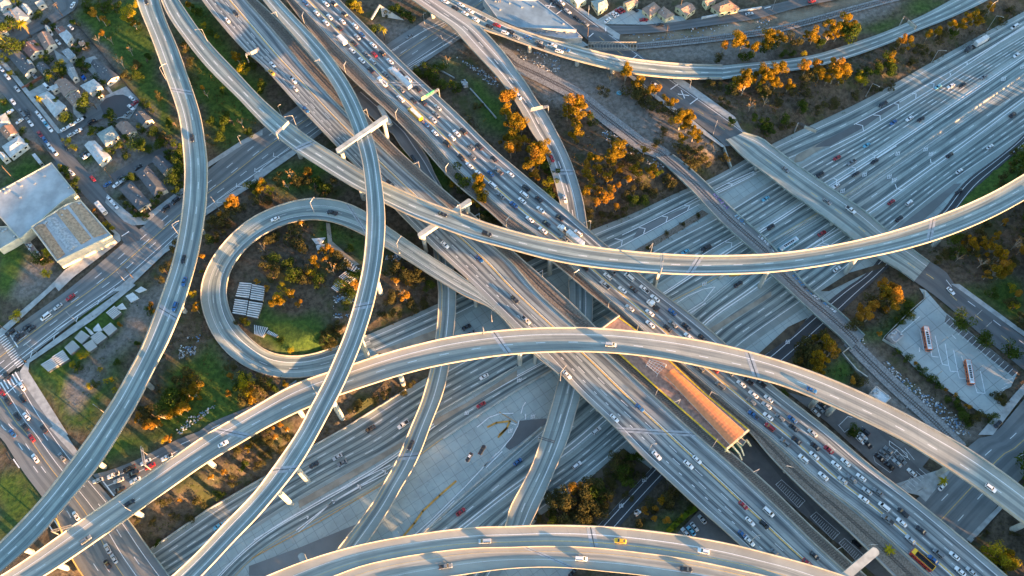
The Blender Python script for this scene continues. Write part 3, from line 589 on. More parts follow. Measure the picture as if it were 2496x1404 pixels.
def ground_mat():
    m, nt, bs = newmat('ground cover'); pos = posvec(nt)
    a = nt.nodes.new('ShaderNodeVertexColor'); a.layer_name = 'cover'; sp = nt.nodes.new('ShaderNodeSeparateColor'); nt.links.new(a.outputs[0], sp.inputs[0])
    n1 = noise(nt, pos, 0.06, 7, 0.65); n2 = noise(nt, pos, 0.45, 6, 0.7); n3 = noise(nt, pos, 2.2, 4, 0.7)
    brown = mixc(nt, sstep(nt, .35, .65, n2), (0.06, 0.048, 0.034), (0.135, 0.11, 0.078))
    brown = mixc(nt, mth(nt, 'MULTIPLY', sstep(nt, .5, .66, n1), .75), brown, (0.055, 0.07, 0.022))
    green = mixc(nt, sstep(nt, .35, .65, n2), (0.036, 0.07, 0.016), (0.08, 0.135, 0.026))
    green = mixc(nt, mth(nt, 'MULTIPLY', sstep(nt, .58, .75, n1), .6), green, (0.12, 0.095, 0.06))
    grey = mixc(nt, sstep(nt, .35, .65, n2), (0.13, 0.12, 0.105), (0.23, 0.215, 0.19))
    dirt = mixc(nt, sstep(nt, .35, .65, n1), (0.21, 0.17, 0.12), (0.34, 0.29, 0.22))
    c = mixc(nt, sp.outputs[0], brown, green); c = mixc(nt, sp.outputs[1], c, grey); c = mixc(nt, sp.outputs[2], c, dirt)
    c = mixc(nt, mth(nt, 'MULTIPLY', sstep(nt, .5, .75, n3), .5), c, (0.03, 0.03, 0.02))
    nt.links.new(c, bs.inputs['Base Color']); bs.inputs['Roughness'].default_value = .95; bs.inputs['Specular IOR Level'].default_value = .1
    b = nd(nt, 'ShaderNodeBump'); b.inputs['Strength'].default_value = .6; b.inputs['Distance'].default_value = .5; nt.links.new(n2, b.inputs['Height']); nt.links.new(b.outputs[0], bs.inputs['Normal'])
    return m
gme.materials.append(ground_mat()); go = obj('ground', gme); tag(go, kind='structure')
# the sunken freeway's concrete floor
SHN = [0]
def sheet(name, s_, z, mat, dz=0.0, kind='structure', px=None):
    SHN[0] += 1; dz += .004 * (SHN[0] % 12) if px is None else 0.0
    q = pts(s_) if px is None else px
    vs_ = [P(x, y, z) + Vector((0, 0, dz)) for x, y in q]
    from mathutils.geometry import tessellate_polygon
    tr = tessellate_polygon([[Vector(v) for v in vs_]])
    me = mesh(name, vs_, [tuple(t) for t in tr], [M[mat]]); fixup(me)
    for p in me.polygons:
        if p.normal.z < 0: p.flip()
    o = obj(name, me); 
    if kind: tag(o, kind=kind)
    return o
def pave_mat(name, a, b, sx=4.6):
    m, nt, bs = newmat(name); pos = posvec(nt)
    mp = nt.nodes.new('ShaderNodeMapping'); mp.inputs['Rotation'].default_value = (0, 0, -.56); nt.links.new(pos, mp.inputs['Vector'])
    sp = nt.nodes.new('ShaderNodeSeparateXYZ'); nt.links.new(mp.outputs[0], sp.inputs[0])
    g = mth(nt, 'MAXIMUM', mth(nt, 'LESS_THAN', mth(nt, 'FRACT', mth(nt, 'DIVIDE', sp.outputs[0], sx)), .05), mth(nt, 'LESS_THAN', mth(nt, 'FRACT', mth(nt, 'DIVIDE', sp.outputs[1], sx)), .05))
    c = mixc(nt, sstep(nt, .35, .65, noise(nt, pos, .08, 6, .6)), a, b)
    c = mixc(nt, mth(nt, 'MULTIPLY', sstep(nt, .55, .75, noise(nt, pos, .6, 5)), .35), c, tuple(x * .5 for x in a))
    c = mixc(nt, mth(nt, 'MULTIPLY', g, .35), c, (0.05, .05, .05)); nt.links.new(c, bs.inputs['Base Color']); bs.inputs['Roughness'].default_value = .8
    bs.inputs['Specular IOR Level'].default_value = .3
    return m
M['slabs'] = pave_mat('slab concrete', (0.35, 0.42, 0.405), (0.28, 0.335, 0.325))
M['slabs_blue'] = pave_mat('yard concrete', (0.36, 0.42, 0.41), (0.29, 0.335, 0.33), 7.0)
M['lot'] = pave_mat('lot asphalt', (0.15, 0.15, 0.145), (0.10, 0.10, 0.10), 50)
inner = pts('0 -100,1690 100,1525 369,1342 640,1167 755,1096 840,1047 1000,950 1040,925 1130,870 1066,802 922,862 895,824 1066,745 1200,685 1320,625 1443,560 1537,525 1660,466 1742,433 1882,352 2112,242 2300,135 2496,28 2700,-80 2880,150 2471,372 2400,420 2340,478 2290,540 2210,610 2130,680 2070,730 2010,790 1920,876 1830,950 1610,1164 1505,1282 1400,1395 1300,1500 1100,1780')
sheet('freeway_floor', '', TR, 'slabs', 0.0, px=inner)
# ------------------------------------------------------------------ vehicles
def paint(name, c, rough=0.28, metal=0.0):
    m = plain(name, c, rough, metal, var=0.06, sc=1.0, spec=0.5); m.node_tree.nodes['Principled BSDF'].inputs['Coat Weight'].default_value = 0.5; return m
CC = {'w': ('white', (0.72, 0.73, 0.72)), 's': ('silver', (0.42, 0.45, 0.46)), 'g': ('grey', (0.16, 0.18, 0.19)), 'k': ('black', (0.012, 0.014, 0.018)),
      'b': ('blue', (0.02, 0.10, 0.26)), 'r': ('red', (0.28, 0.012, 0.018)), 'y': ('yellow', (0.75, 0.42, 0.02)), 'c': ('pale blue', (0.10, 0.34, 0.46))}
CM = {k: paint(v[0] + ' car paint', v[1]) for k, v in CC.items()}
GLASS = plain('dark glass', (0.012, 0.016, 0.02), 0.08, var=0.1, spec=0.6); TYRE = plain('tyre rubber', (0.02, 0.02, 0.02), 0.8)
HEAD = plain('headlamp lens', (0.7, 0.7, 0.66), 0.2); TAIL = plain('tail lamp lens', (0.35, 0.01, 0.01), 0.3); BED = plain('load bed', (0.05, 0.05, 0.05), 0.8)
def loft_x(mb, secs, m=0):
    """secs: (x, half width, z0, z1); chamfered box sections"""
    n = 8; vs_ = []
    for x, h, a, b in secs:
        c = min(.16, h * .3, (b - a) * .35)
        vs_ += [(x, -h + c, a), (x, h - c, a), (x, h, a + c), (x, h, b - c), (x, h - c * 1.3, b), (x, -h + c * 1.3, b), (x, -h, b - c), (x, -h, a + c)]
    fs_ = []
    for i in range(len(secs) - 1):
        for k in range(n): fs_.append((i * n + k, i * n + (k + 1) % n, (i + 1) * n + (k + 1) % n, (i + 1) * n + k)[::-1])
    fs_.append(tuple(range(n))); fs_.append(tuple((len(secs) - 1) * n + k for k in range(n))[::-1])
    mb.add(vs_, [f[::-1] for f in fs_], m)
SPEC = {  # body sections; cabin base x0 x1, roof x0 x1, half widths, z base, z roof
 's': ([(-2.35, .72, .38, .80), (-2.15, .86, .26, .96), (-1.2, .91, .22, 1.0), (1.0, .91, .22, .97), (1.9, .87, .24, .86), (2.25, .78, .3, .72), (2.38, .6, .36, .62)], (-1.75, 1.0, -1.05, .25, .80, .60, .95, 1.42)),
 'u': ([(-2.4, .80, .42, 1.05), (-2.25, .92, .3, 1.15), (1.0, .94, .28, 1.12), (2.0, .90, .3, 1.02), (2.35, .80, .36, .86)], (-2.3, 1.05, -2.0, .35, .86, .68, 1.08, 1.74)),
 'v': ([(-2.6, .86, .4, 1.15), (-2.5, .97, .3, 1.25), (1.3, .98, .28, 1.15), (2.2, .92, .3, .98), (2.6, .78, .36, .8)], (-2.55, 1.75, -2.45, .75, .92, .80, 1.12, 2.0)),
 'p': ([(-2.75, .88, .45, 1.02), (-2.6, .96, .35, 1.06), (1.3, .97, .33, 1.06), (2.4, .92, .35, .98), (2.75, .80, .42, .85)], (-.75, 1.25, -.5, .55, .88, .68, 1.03, 1.78))}
PARTS = {}
for k, (sec, cb) in SPEC.items():
    x0, x1, r0, r1, hb, hr, zb, zr = cb
    bodies = {}
    mb = MB(); loft_x(mb, sec)
    # greenhouse
    mb.add([(x0, -hb, zb), (x1, -hb, zb), (x1, hb, zb), (x0, hb, zb), (r0, -hr, zr), (r1, -hr, zr), (r1, hr, zr), (r0, hr, zr)],
           [(4, 5, 6, 7), (0, 1, 5, 4), (1, 2, 6, 5), (2, 3, 7, 6), (3, 0, 4, 7)])
    if k in 'uv':
        mb.box(r0 + .1, r1 - .2, -hr + .05, -hr + .10, zr, zr + .07, 1); mb.box(r0 + .1, r1 - .2, hr - .10, hr - .05, zr, zr + .07, 1)
    for sgn in (-1, 1): mb.box(x1 - .35, x1 - .15, sgn * (hb + .18) - .08, sgn * (hb + .18) + .08, zb - .02, zb + .12, 1)
    if k == 'p': mb.box(-2.6, -.95, -.80, .80, 1.03, 1.07, 2)
    def gq(a, b, c, d, off=.012, inset=.10):
        a, b, c, d = map(Vector, (a, b, c, d)); n = (b - a).cross(d - a).normalized() * off; ctr = (a + b + c + d) / 4
        return [p + (ctr - p) * inset + n for p in (a, b, c, d)]
    parts = []
    def pm(nm, q, m): parts.append((nm, mesh(nm, q, [tuple(range(len(q)))] if len(q) == 4 else None, [m])))
    pm('windshield', gq((x1, -hb, zb), (x1, hb, zb), (r1, hr, zr), (r1, -hr, zr)), GLASS)
    pm('rear_window', gq((x0, hb, zb), (x0, -hb, zb), (r0, -hr, zr), (r0, hr, zr)), GLASS)
    pm('side_window', gq((x0, -hb, zb), (x1, -hb, zb), (r1, -hr, zr), (r0, -hr, zr), inset=.13), GLASS)
    pm('side_window', gq((x1, hb, zb), (x0, hb, zb), (r0, hr, zr), (r1, hr, zr), inset=.13), GLASS)
    xf, xr = sec[-1][0], sec[0][0]; hf = sec[-2][1]; hrr = sec[1][1]
    for sgn in (-1, 1):
        q = MB(); q.box(xf - .28, xf - .02, sgn * (hf - .18) - .16, sgn * (hf - .18) + .16, sec[-1][3] - .06, sec[-1][3] + .05); parts.append(('headlight', q.mesh('headlight', [HEAD])))
        q = MB(); q.box(xr - .02, xr + .12, sgn * (hrr - .22) - .16, sgn * (hrr - .22) + .16, sec[0][3] - .16, sec[0][3] + .02); parts.append(('tail_light', q.mesh('tail_light', [TAIL])))
    wm = []
    for wx in (xr * .62, xf * .64):
        for sgn in (-1, 1):
            q = MB(); q.tube([Vector((wx, sgn * (.93 if k != 's' else .88) - .11, .33)), Vector((wx, sgn * (.93 if k != 's' else .88) + .11, .33))], .33, 10); parts.append(('wheel', q.mesh('wheel', [TYRE])))
    for c in CM: 
        PARTS[(k, c)] = (None, mb, parts)
    PARTS[k] = (mb, parts)
BODY = {}
def body_mesh(k, c):
    if (k, c) not in BODY: BODY[(k, c)] = PARTS[k][0].mesh('body', [CM[c], TYRE, BED])
    return BODY[(k, c)]
KN = {'s': 'sedan', 'u': 'SUV', 'v': 'van', 'p': 'pickup truck'}
CARS = []   # (root, road, colour, kind, py)
def put_car(loc, hd, c, k, road, px, slope=0.0):
    sc = random.uniform(.95, 1.06)
    root = empty('parked_car' if road.startswith('*') else 'car', loc, hd); root.scale = (sc, sc * random.uniform(.97, 1.03), sc * random.uniform(.96, 1.05))
    o = obj('body', body_mesh(k, c), root)
    for nm, me in PARTS[k][1]: obj(nm, me, root)
    CARS.append((root, road, c, k, px))
    return root
def parse_cars(s):
    cell = 0
    for t in s.split():
        if ',' not in t: cell = int(t); continue
        q = t.split(','); x, y = float(q[0]), float(q[1])
        if cell: x, y = X0[cell % 10] + x * K_, Y0[cell // 10] + y * K_
        yield x, y, q[2] if len(q) > 2 else 'w', q[3] if len(q) > 3 else 's'
def road_cars(key, sign, s):
    r = ROADS[key]
    for x, y, c, k in parse_cars(s):
        p = P(x, y, r.C[r.n // 2][2] + .7); 
        for _ in range(3):
            i, a, d = r.near(p.x, p.y); p = P(x, y, r.C[i][2] + .7)
        put_car((p.x, p.y, r.C[i][2] + .10), a + (0 if sign > 0 else math.pi) + random.uniform(-.015, .015), c, k, key, (x, y))
ALIAS = {}
road_cars('R', -1, '12 485,25,b 680,35 755,35,k,u 590,120 715,160 855,135,k,u 835,200 680,215 810,262,k 955,243 1025,328,b 978,350,s 945,405,k 1130,430 930,480 1055,507,g 1137,513,r 1213,505,k,u 1020,573 1125,582,s,u 1288,583 1340,640,g 1400,697,k 1465,750,w,u 1105,663,k 1243,703,g 1550,843,k 1395,852,g 1390,938,w,v 1510,950,k 1600,967,k 1743,1022,s 1727,1088,g 1695,1138,s 1627,1178,b 1715,1262 1985,1247,k,u 1922,1265 1878,1305,w,u 1830,1363,k,u 2060,1395,g 2135,1390,k '
 '22 1965,130,k 2070,120,g 2275,145,k 2045,210 2135,285 2245,283,b 2318,262,g,p 2433,290,w 2265,395,w,v 2342,495,g 2465,580,b '
 '23 165,420,k,u 145,485,w,v 128,543 285,527,k 303,627 483,702,k 200,720 357,757,k 323,825 527,903,g 660,850,w,u 722,1180,k 980,1215,g 940,1262,w,u 1145,1270,w,v 915,1342,s,p 1080,1390 1185,1385,k 1290,1385,w,p '
 '33 1390,107 1150,198,s 1340,243 1555,235,b 1345,352 1508,388,k 1560,350,g 1685,372,k 1710,470 1840,478,k 1815,770,g,u 1955,780,r 2095,810,g 2010,935,g,u 2210,920 2280,893,k 2400,915,k 2325,1020 2470,1060 2305,1087,g 2450,1125,s 2325,1215,b,p 2465,1230 2480,1330,r,u '
 '34 175,1240,g 295,1255,b 305,1335,k 485,1385,s '
 '44 330,113,k 225,132,g,u 510,172,k 637,203,r 500,260 398,290,w,u 710,350 800,323 587,455 770,495,s 857,480,g 948,467 1003,597,s 1107,605,g 972,673 1165,745,w,v 1345,800,k,p 1200,865,g,p 1333,895 1515,965,k 1417,1058,s 1680,1188,g,u 1632,1248,b 1835,1213 1890,1360 1993,1360,s')
road_cars('L', 1, '11 2160,190 2240,125,k 12 172,612 163,687,y 370,760,w,p 385,840,s 490,1042,b 22 1295,383,k,p 1812,962 2140,1095,b 32 2475,115,k 33 165,312,s,p 555,832 1245,1145,b 1005,1245 43 1405,258 1708,345 1790,298 2230,730,r 2470,795,w,v 2293,885 2430,915,k,u 2225,1010,b 2290,1075,w 44 505,1210,k 435,1280,r 135,1190,g')
road_cars('C', 1, '22 1790,670,k 2210,858,k,u'); road_cars('D', 1, '11 1823,1310,k 1388,10,k 21 1743,1098,k 1750,1312,b 31 1662,185,b,u')
road_cars('G', 1, '22 198,715,w 740,657,k,p'); road_cars('A', 1, '41 2120,148 1235,710,k,u 818,1060,g,u 33 970,547,s,v 34 478,977,b 44 2180,568,w,u')
road_cars('B1', -1, '42 2192,1073,s,v 43 1060,1070,y 1852,1168,w,u'); road_cars('B2', 1, '42 1818,1312,g,p 43 690,1240,w,v 1685,1340,k')
road_cars('J', 1, '13 93,912,w,v 23 412,143,r 535,525,w')
road_cars('K', 1, '12 1815,15 1962,45 1910,73,k 2050,103 2003,127 2180,172,g 2105,187 2235,250,k 2305,237,r 2435,300,k 2385,312,w,u 2480,355,g 13 182,357,b 283,397,g 308,437,k 415,430,w,p 480,488,w,u 540,473,b')
road_cars('TB', 1, '24 230,245,g 625,548,g 848,630,w,p'); road_cars('Tb', 1, '34 1800,35,w'); road_cars('E', 1, '42 1487,160,k'); road_cars('Mm', 1, '22 1510,140,k')
road_cars('CW2', -1, '24 718,135,r 855,178,g,p 1000,15,c 557,292,k 40,525,c 14 1678,825,c 1800,817 1912,810,k 2112,730,g 2425,525 2405,255,w,v 1255,1163,b 1407,1127 1515,1132,k 23 1875,992,k,p 1680,1030,c 32 2183,850 1103,1345,k 1415,1308,w,p 2015,380,k 2060,440,g 42 790,275,s 835,330,g 567,348,k 41 2072,930,c')
road_cars('CW3', -1, '24 1075,168,k 897,288,k 708,402,w 32 2155,1118,r'); road_cars('CW1', -1, '14 1155,990,k,p'); road_cars('CW4', 1, '43 85,318,b 42 1962,795,r')
road_cars('CW5', 1, '24 1790,108,k 2173,30 1880,262 1878,453,k 1235,555,r 1403,562,w,u 1310,712,k 718,1193 14 2388,1090,k 34 -220,-30,k 43 650,350,w,u 835,22,w,u')
road_cars('CW4', 1, '24 90,790,k 575,853,r'); road_cars('Pp', 1, '43 610,1370,k')
road_cars('S1', -1, '21 1665,545,k,u 1573,618,k,u 1725,490,g,u 31 668,97,r 550,185,s 435,280,w,v 250,380,k 295,395,k 180,475,k,p 150,450,g 95,430,k 12 1475,345,g 2210,20,b')
road_cars('S3', -1, '31 210,945 65,840,k 70,1080,k 213,1055,k,u 250,1228 160,1225,k 235,1330,k 415,1345,k 15,1000,r 120,1390,b 41 300,90,r 335,285 588,272,g 720,832 1022,1145,s 1083,1240,s 1020,1292,k')
road_cars('N1', -1, '41 930,495,s 1078,447,w,p 1128,495,s 1228,385,k,p 1270,430,k 1285,495 1140,578,k 1385,320 1425,360,r 1585,275,w,p')
road_cars('Tt', 1, '13 500,22 487,55,k 560,107,s 643,170,k 727,222,g 420,10,k 1390,810,w,p'); road_cars('Uu', 1, '13 1437,235,k 2287,130,s 14 480,10,r')
road_cars('W1', 1, '44 1720,553,w 2250,-40,k')
road_cars('S2', 1, '11 12,655 70,730 162,845,s 123,968 200,1060,g 265,1068,k 240,1110,g 290,1172 360,1080 400,1130 438,1180,c 475,1225 380,1275,r 425,1328,b 470,1388 21 520,80,w,v 680,275,w,u 880,332,r 620,30,k 1043,530 1095,590')
road_cars('S2b', 1, '11 615,1225 687,1183 755,1143 878,1158,k,u 740,1245 680,1280,s')
road_cars('S2c', 1, '11 692,48')
def lot_cars(ang, s, where):
    for x, y, c, k in parse_cars(s):
        p = P(x, y, .6); q = P(x + 20 * math.cos(math.radians(ang)), y - 20 * math.sin(math.radians(ang)), .6)
        put_car((p.x, p.y, max(tz(p.x, p.y), -.2) + .12), math.atan2(q.y - p.y, q.x - p.x) + random.choice((0, math.pi)), c, k, '*' + where, (x, y))
lot_cars(-40, '11 1255,935 1243,1020', 'in the cul-de-sac'); lot_cars(35, '11 1278,980,r 1215,1080,g', 'in the cul-de-sac')
lot_cars(-45, '11 672,258 477,315 550,400 325,722,g 738,1030,k 450,830,w,v', 'in a driveway between the houses')
lot_cars(35, '11 90,1065 185,1150 21 1110,388 1173,345,s 1150,325,k 1020,385,b 1310,225,k 820,120 795,100,k', 'in a yard off the residential street')
lot_cars(40, '13 940,190', 'in the corner lot at the top'); lot_cars(-30, '13 1080,95,r 1045,105,r 1015,130 987,142,s 1200,90,k', 'in the corner lot at the top'); lot_cars(0, '13 1283,188,r', 'in the corner lot at the top')
lot_cars(-42, '34 515,1190,s 555,1155,g 590,1125,k 44 1290,330,s 1330,300,g 1010,150,k 1430,420,w 1120,275,k 985,30,k,u 965,75,s 940,110 1165,240,g 1210,212,g 1215,355,k', 'in the car park below the great arch')
lot_cars(-50, '43 1680,990,s 1735,975,c 1765,935,s 1840,865,s', 'in the small car park by the hedge')
lot_cars(-42, '44 640,785,k 740,860,k 905,1100,k 750,880,s', 'in the dark car park under the decks')
lot_cars(60, '42 2042,275,k 2165,205,k', 'on the big concrete gore')
CARS[-2][0]['label'] = 'black and white patrol car stopped on the big concrete gore'
qm = MB(); qm.box(-1.0, .2, -.55, .55, 1.43, 1.46).box(-.5, -.3, -.5, .5, 1.46, 1.56, 1); qm.build('roof_panel', [CM['w'], CM['b']], CARS[-2][0])

# --- large vehicles
def big(name, label, cat, x, y, key, sign, build, z=None, ang=None, H=1.5):
    if key:
        r = ROADS[key]; zz = r.C[r.n // 2][2]
        for _ in range(3): p = P(x, y, zz + H); i, a, d = r.near(p.x, p.y); zz = r.C[i][2]
        hd = a + (0 if sign > 0 else math.pi); z0 = zz + .1
    else:
        p = P(x, y, H); q = P(x + 20 * math.cos(math.radians(ang)), y - 20 * math.sin(math.radians(ang)), H); hd = math.atan2(q.y - p.y, q.x - p.x); z0 = z
    root = empty(name, (p.x, p.y, z0), hd); tag(root, label, cat); build(root); return root
def wheels(root, xs, hw=1.05, r=.5):
    for wx in xs:
        for sgn in (-1, 1):
            q = MB(); q.tube([Vector((wx, sgn * hw - .15, r)), Vector((wx, sgn * hw + .15, r))], r, 12); q.build('wheel', TYRE, root)
def lights(root, xf, xr, hw, zf=.9, zr=1.0):
    for sgn in (-1, 1):
        MB().box(xf - .05, xf + .04, sgn * hw - .2, sgn * hw + .2, zf - .12, zf + .12).build('headlight', HEAD, root)
        MB().box(xr - .04, xr + .05, sgn * hw - .15, sgn * hw + .15, zr - .15, zr + .15).build('tail_light', TAIL, root)
MW = CM['w']; TRL = plain('trailer panels', (0.52, 0.54, 0.54), 0.5, var=.15, sc=.5); DIRTY = plain('dusty white panels', (0.62, 0.62, 0.6), 0.6, var=.15)
def cab(root, x0, x1, col, hw=1.2, sleeper=True):
    q = MB(); loft_x(q, [(x0, hw * .95, .7, 2.9), (x0 + 1.6, hw, .6, 3.1 if sleeper else 2.7), (x0 + 2.2, hw, .6, 2.6), (x0 + 2.7, hw * .98, .6, 1.75), (x1 - .2, hw * .8, .6, 1.55), (x1, hw * .7, .6, 1.3)]); q.build('cab', col, root)
    MB().add([(x0 + 2.26, -hw * .85, 2.55), (x0 + 2.26, hw * .85, 2.55), (x0 + 2.76, hw * .85, 1.82), (x0 + 2.76, -hw * .85, 1.82)], [(3, 2, 1, 0)]).build('windshield', GLASS, root)
def semi(col, trailer_mat, tl=14.0, tank=False):
    def f(root):
        cab(root, 7.0 - 1, 7.0 + 2.6, col); MB().box(1.5, 8.8, -.45, .45, .7, 1.0).build('chassis', BED, root)
        if tank: 
            q = MB(); loft_x(q, [(-tl / 2 - 1.5, 1.2, 1.1, 3.6), (tl / 2 - 1.6, 1.2, 1.1, 3.7)]); q.build('trailer', trailer_mat, root)
        else: MB().box(-tl / 2 - 1.5, tl / 2 - 1.8, -1.28, 1.28, 1.1, 4.0).build('trailer', trailer_mat, root)
        for xx in np.arange(-tl / 2, tl / 2 - 2, 1.8): MB().box(xx, xx + .08, -1.25, 1.25, 4.0 if not tank else 3.66, 4.03 if not tank else 3.70).build('roof_rib', M['metal'], root)
        wheels(root, (-7.2, -6, 2.6, 3.8, 8.3)); lights(root, 9.6, -8.5, .9)
    return f
big('articulated_lorry', 'white tractor with a very long dusty grey trailer on the jammed deck near the top', 'truck', 974, 187, 'R', -1, semi(MW, TRL, 15.5), H=2.5)
big('articulated_lorry', 'white truck with a boxy white trailer on the jammed deck just above the crossing viaduct', 'truck', 1396, 576, 'R', -1, semi(MW, DIRTY, 10.5), H=2.5)
big('articulated_lorry', 'black-nosed truck pulling a white flat trailer on the freeway at top right', 'truck', 2385, 105, 'CW1', -1, semi(CM['k'], DIRTY, 9.0), H=1.8)
def boxtruck(root):
    MB().box(-3.9, 2.1, -1.25, 1.25, .95, 3.6).build('cargo_box', DIRTY, root); q = MB(); loft_x(q, [(2.2, 1.1, .5, 2.3), (3.2, 1.1, .5, 2.2), (3.6, 1.05, .5, 1.3), (4.3, .95, .5, 1.1)]); q.build('cab', MW, root)
    MB().add([(3.24, -.9, 2.15), (3.24, .9, 2.15), (3.64, .9, 1.35), (3.64, -.9, 1.35)], [(3, 2, 1, 0)]).build('windshield', GLASS, root)
    wheels(root, (-2.6, 3.1), 1.0, .42); lights(root, 4.3, -3.9, .8)
big('box_truck', 'white box truck at the left edge of the jammed freeway deck near the top', 'truck', 832, 94, 'R', -1, boxtruck, H=2.5)
def tow(root):
    cab(root, 1.0, 4.2, MW, 1.1, False); q = MB(); q.box(-3.8, .9, -.95, .95, .8, 1.15).box(-2.8, .4, -1.1, -.7, 1.15, 1.75).box(-2.8, .4, .7, 1.1, 1.15, 1.75); q.build('body', MW, root)
    MB().bar((-.8, 0, 1.3), (-3.9, 0, 2.5), .3, .3).build('boom', BED, root); MB().box(.5, .75, -.9, .9, 2.75, 2.9).build('light_bar', CM['y'], root); wheels(root, (-2.4, 2.9), 1.0, .45); lights(root, 4.2, -3.8, .7)
big('tow_truck', 'white tow truck on the jammed freeway deck beside the long grey trailer', 'truck', 932, 199, 'R', -1, tow)
def tractor(root):
    cab(root, -.2, 3.4, MW, 1.2); MB().box(-3.4, 0, -.5, .5, .75, 1.05).build('chassis', plain('brown deck', (.10, .05, .03), .8), root); MB().box(-3.2, -1.2, -1.1, 1.1, 1.05, 1.2).build('fifth_wheel', BED, root); wheels(root, (-2.8, -1.6, 2.3), 1.05, .5); lights(root, 3.4, -3.4, .9)
big('tractor_unit', 'white tractor unit without trailer on the jammed deck right of the rail gap', 'truck', 1592, 743, 'R', -1, tractor)
YB = paint('school bus yellow', (0.72, 0.42, 0.01)); SROOF = plain('bus roof white', (0.66, 0.64, 0.6), 0.6)
def sbus(root):
    q = MB(); loft_x(q, [(-5.3, 1.1, .5, 2.9), (-5.1, 1.2, .45, 3.0), (3.4, 1.2, .45, 3.0), (3.7, 1.15, .45, 2.7), (4.1, 1.05, .5, 1.6), (5.3, .9, .5, 1.35)]); q.build('body', YB, root)
    MB().box(-4.9, 3.1, -.95, .95, 3.0, 3.05).build('roof', SROOF, root)
    for sgn in (-1, 1):
        q = MB()
        for k in range(9): q.box(-4.8 + k * .9, -4.1 + k * .9, sgn * 1.2 - .02, sgn * 1.2 + .02, 1.85, 2.45)
        q.build('window', GLASS, root); MB().box(-5.2, 3.6, sgn * 1.21 - .02, sgn * 1.21 + .02, 1.2, 1.32).build('stripe', BED, root)
    MB().add([(3.76, -.95, 2.6), (3.76, .95, 2.6), (4.12, .95, 1.7), (4.12, -.95, 1.7)], [(3, 2, 1, 0)]).build('windshield', GLASS, root)
    wheels(root, (-3.4, 4.2), 1.05, .48); lights(root, 5.3, -5.3, .8)
big('school_bus', 'yellow school bus with a white roof in the carpool lane of the jammed deck', 'bus', 1011, 274, 'R', -1, sbus, H=2.5)
OR = paint('bus orange', (0.62, 0.13, 0.02)); BW = plain('bus roof pale', (0.60, 0.63, 0.64), .5)
def citybus(front=OR):
    def f(root):
        q = MB(); loft_x(q, [(-6.0, 1.2, .35, 2.9), (-5.8, 1.27, .3, 2.98), (5.8, 1.27, .3, 2.98), (6.0, 1.18, .35, 2.8)]); q.build('body', front, root)
        MB().box(-5.7, 5.7, -1.0, 1.0, 2.98, 3.04).build('roof', BW, root)
        q = MB(); q.box(-5.2, -3.6, -.75, .75, 3.04, 3.3).box(3.8, 4.8, -.5, .5, 3.04, 3.2); q.build('roof_unit', M['metal'], root)
        q = MB()
        for xx in (-3.0, -1.9, -.8, .3, 1.4, 2.5): q.box(xx, xx + .8, -.55, .55, 3.04, 3.12)
        q.build('roof_hatch', BED, root)
        for sgn in (-1, 1):
            q = MB()
            for k in range(7): q.box(-5.2 + k * 1.5, -3.95 + k * 1.5, sgn * 1.27 - .02, sgn * 1.27 + .02, 1.4, 2.4)
            q.build('window', GLASS, root)
        MB().add([(6.02, -1.05, 2.6), (6.02, 1.05, 2.6), (6.04, 1.05, 1.2), (6.04, -1.05, 1.2)], [(3, 2, 1, 0)]).build('windshield', GLASS, root)
        wheels(root, (-3.9, 3.9), 1.15, .5); lights(root, 6.02, -6.0, .9)
    return f
big('city_bus', 'orange city bus with a white roof parked in the bus yard, the upper of two', 'bus', 2259, 826, None, 0, citybus(), .15, -80, 1.6)
big('city_bus', 'orange city bus with a white roof parked in the bus yard, the lower of two', 'bus', 2362, 908, None, 0, citybus(), .15, -80, 1.6)
big('city_bus', 'long pale blue coach on the sunken freeway between the two bridges', 'bus', 1921, 597, 'CW4', 1, citybus(CM['c']), H=1.6)
REDB = paint('tour bus red', (0.42, 0.02, 0.01)); 
def tour(root):
    q = MB(); q.box(-5.2, 5.0, -1.25, 1.25, .4, 2.9, 0); q.box(-5.2, 5.0, -1.25, -1.17, 2.9, 3.8).box(-5.2, 5.0, 1.17, 1.25, 2.9, 3.8).box(-5.2, -5.1, -1.25, 1.25, 2.9, 3.8).box(3.6, 5.0, -1.25, 1.25, 2.9, 4.0); q.build('body', REDB, root)
    q = MB(); q.box(-5.25, 3.5, -1.27, -1.13, 3.8, 3.88).box(-5.25, 3.5, 1.13, 1.27, 3.8, 3.88).box(-5.27, -5.05, -1.27, 1.27, 3.8, 3.9).box(3.5, 5.1, -1.27, 1.27, 4.0, 4.06); q.build('upper_rail', YB, root)
    MB().box(-5.0, 3.5, -1.1, 1.1, 2.9, 2.94).build('upper_floor', BED, root)
    for k in range(10):
        for sgn in (-1, 1): MB().box(-4.7 + k * .82, -4.35 + k * .82, sgn * .65 - .4, sgn * .65 + .4, 2.94, 3.65).build('seat', plain('seat vinyl', (.02, .02, .025), .6) if k == 0 and sgn < 0 else bpy.data.materials['seat vinyl'], root)
    for sgn in (-1, 1):
        q = MB()
        for k in range(6): q.box(-4.9 + k * 1.55, -3.6 + k * 1.55, sgn * 1.25 - .02, sgn * 1.25 + .02, 1.5, 2.4)
        q.build('window', GLASS, root)
    wheels(root, (-3.2, 3.6), 1.12, .5); lights(root, 5.0, -5.2, .9)
big('tour_bus', 'open-top red double-decker tour bus with yellow trim at the lower right', 'bus', 2249, 1364, 'R', -1, tour, H=3)
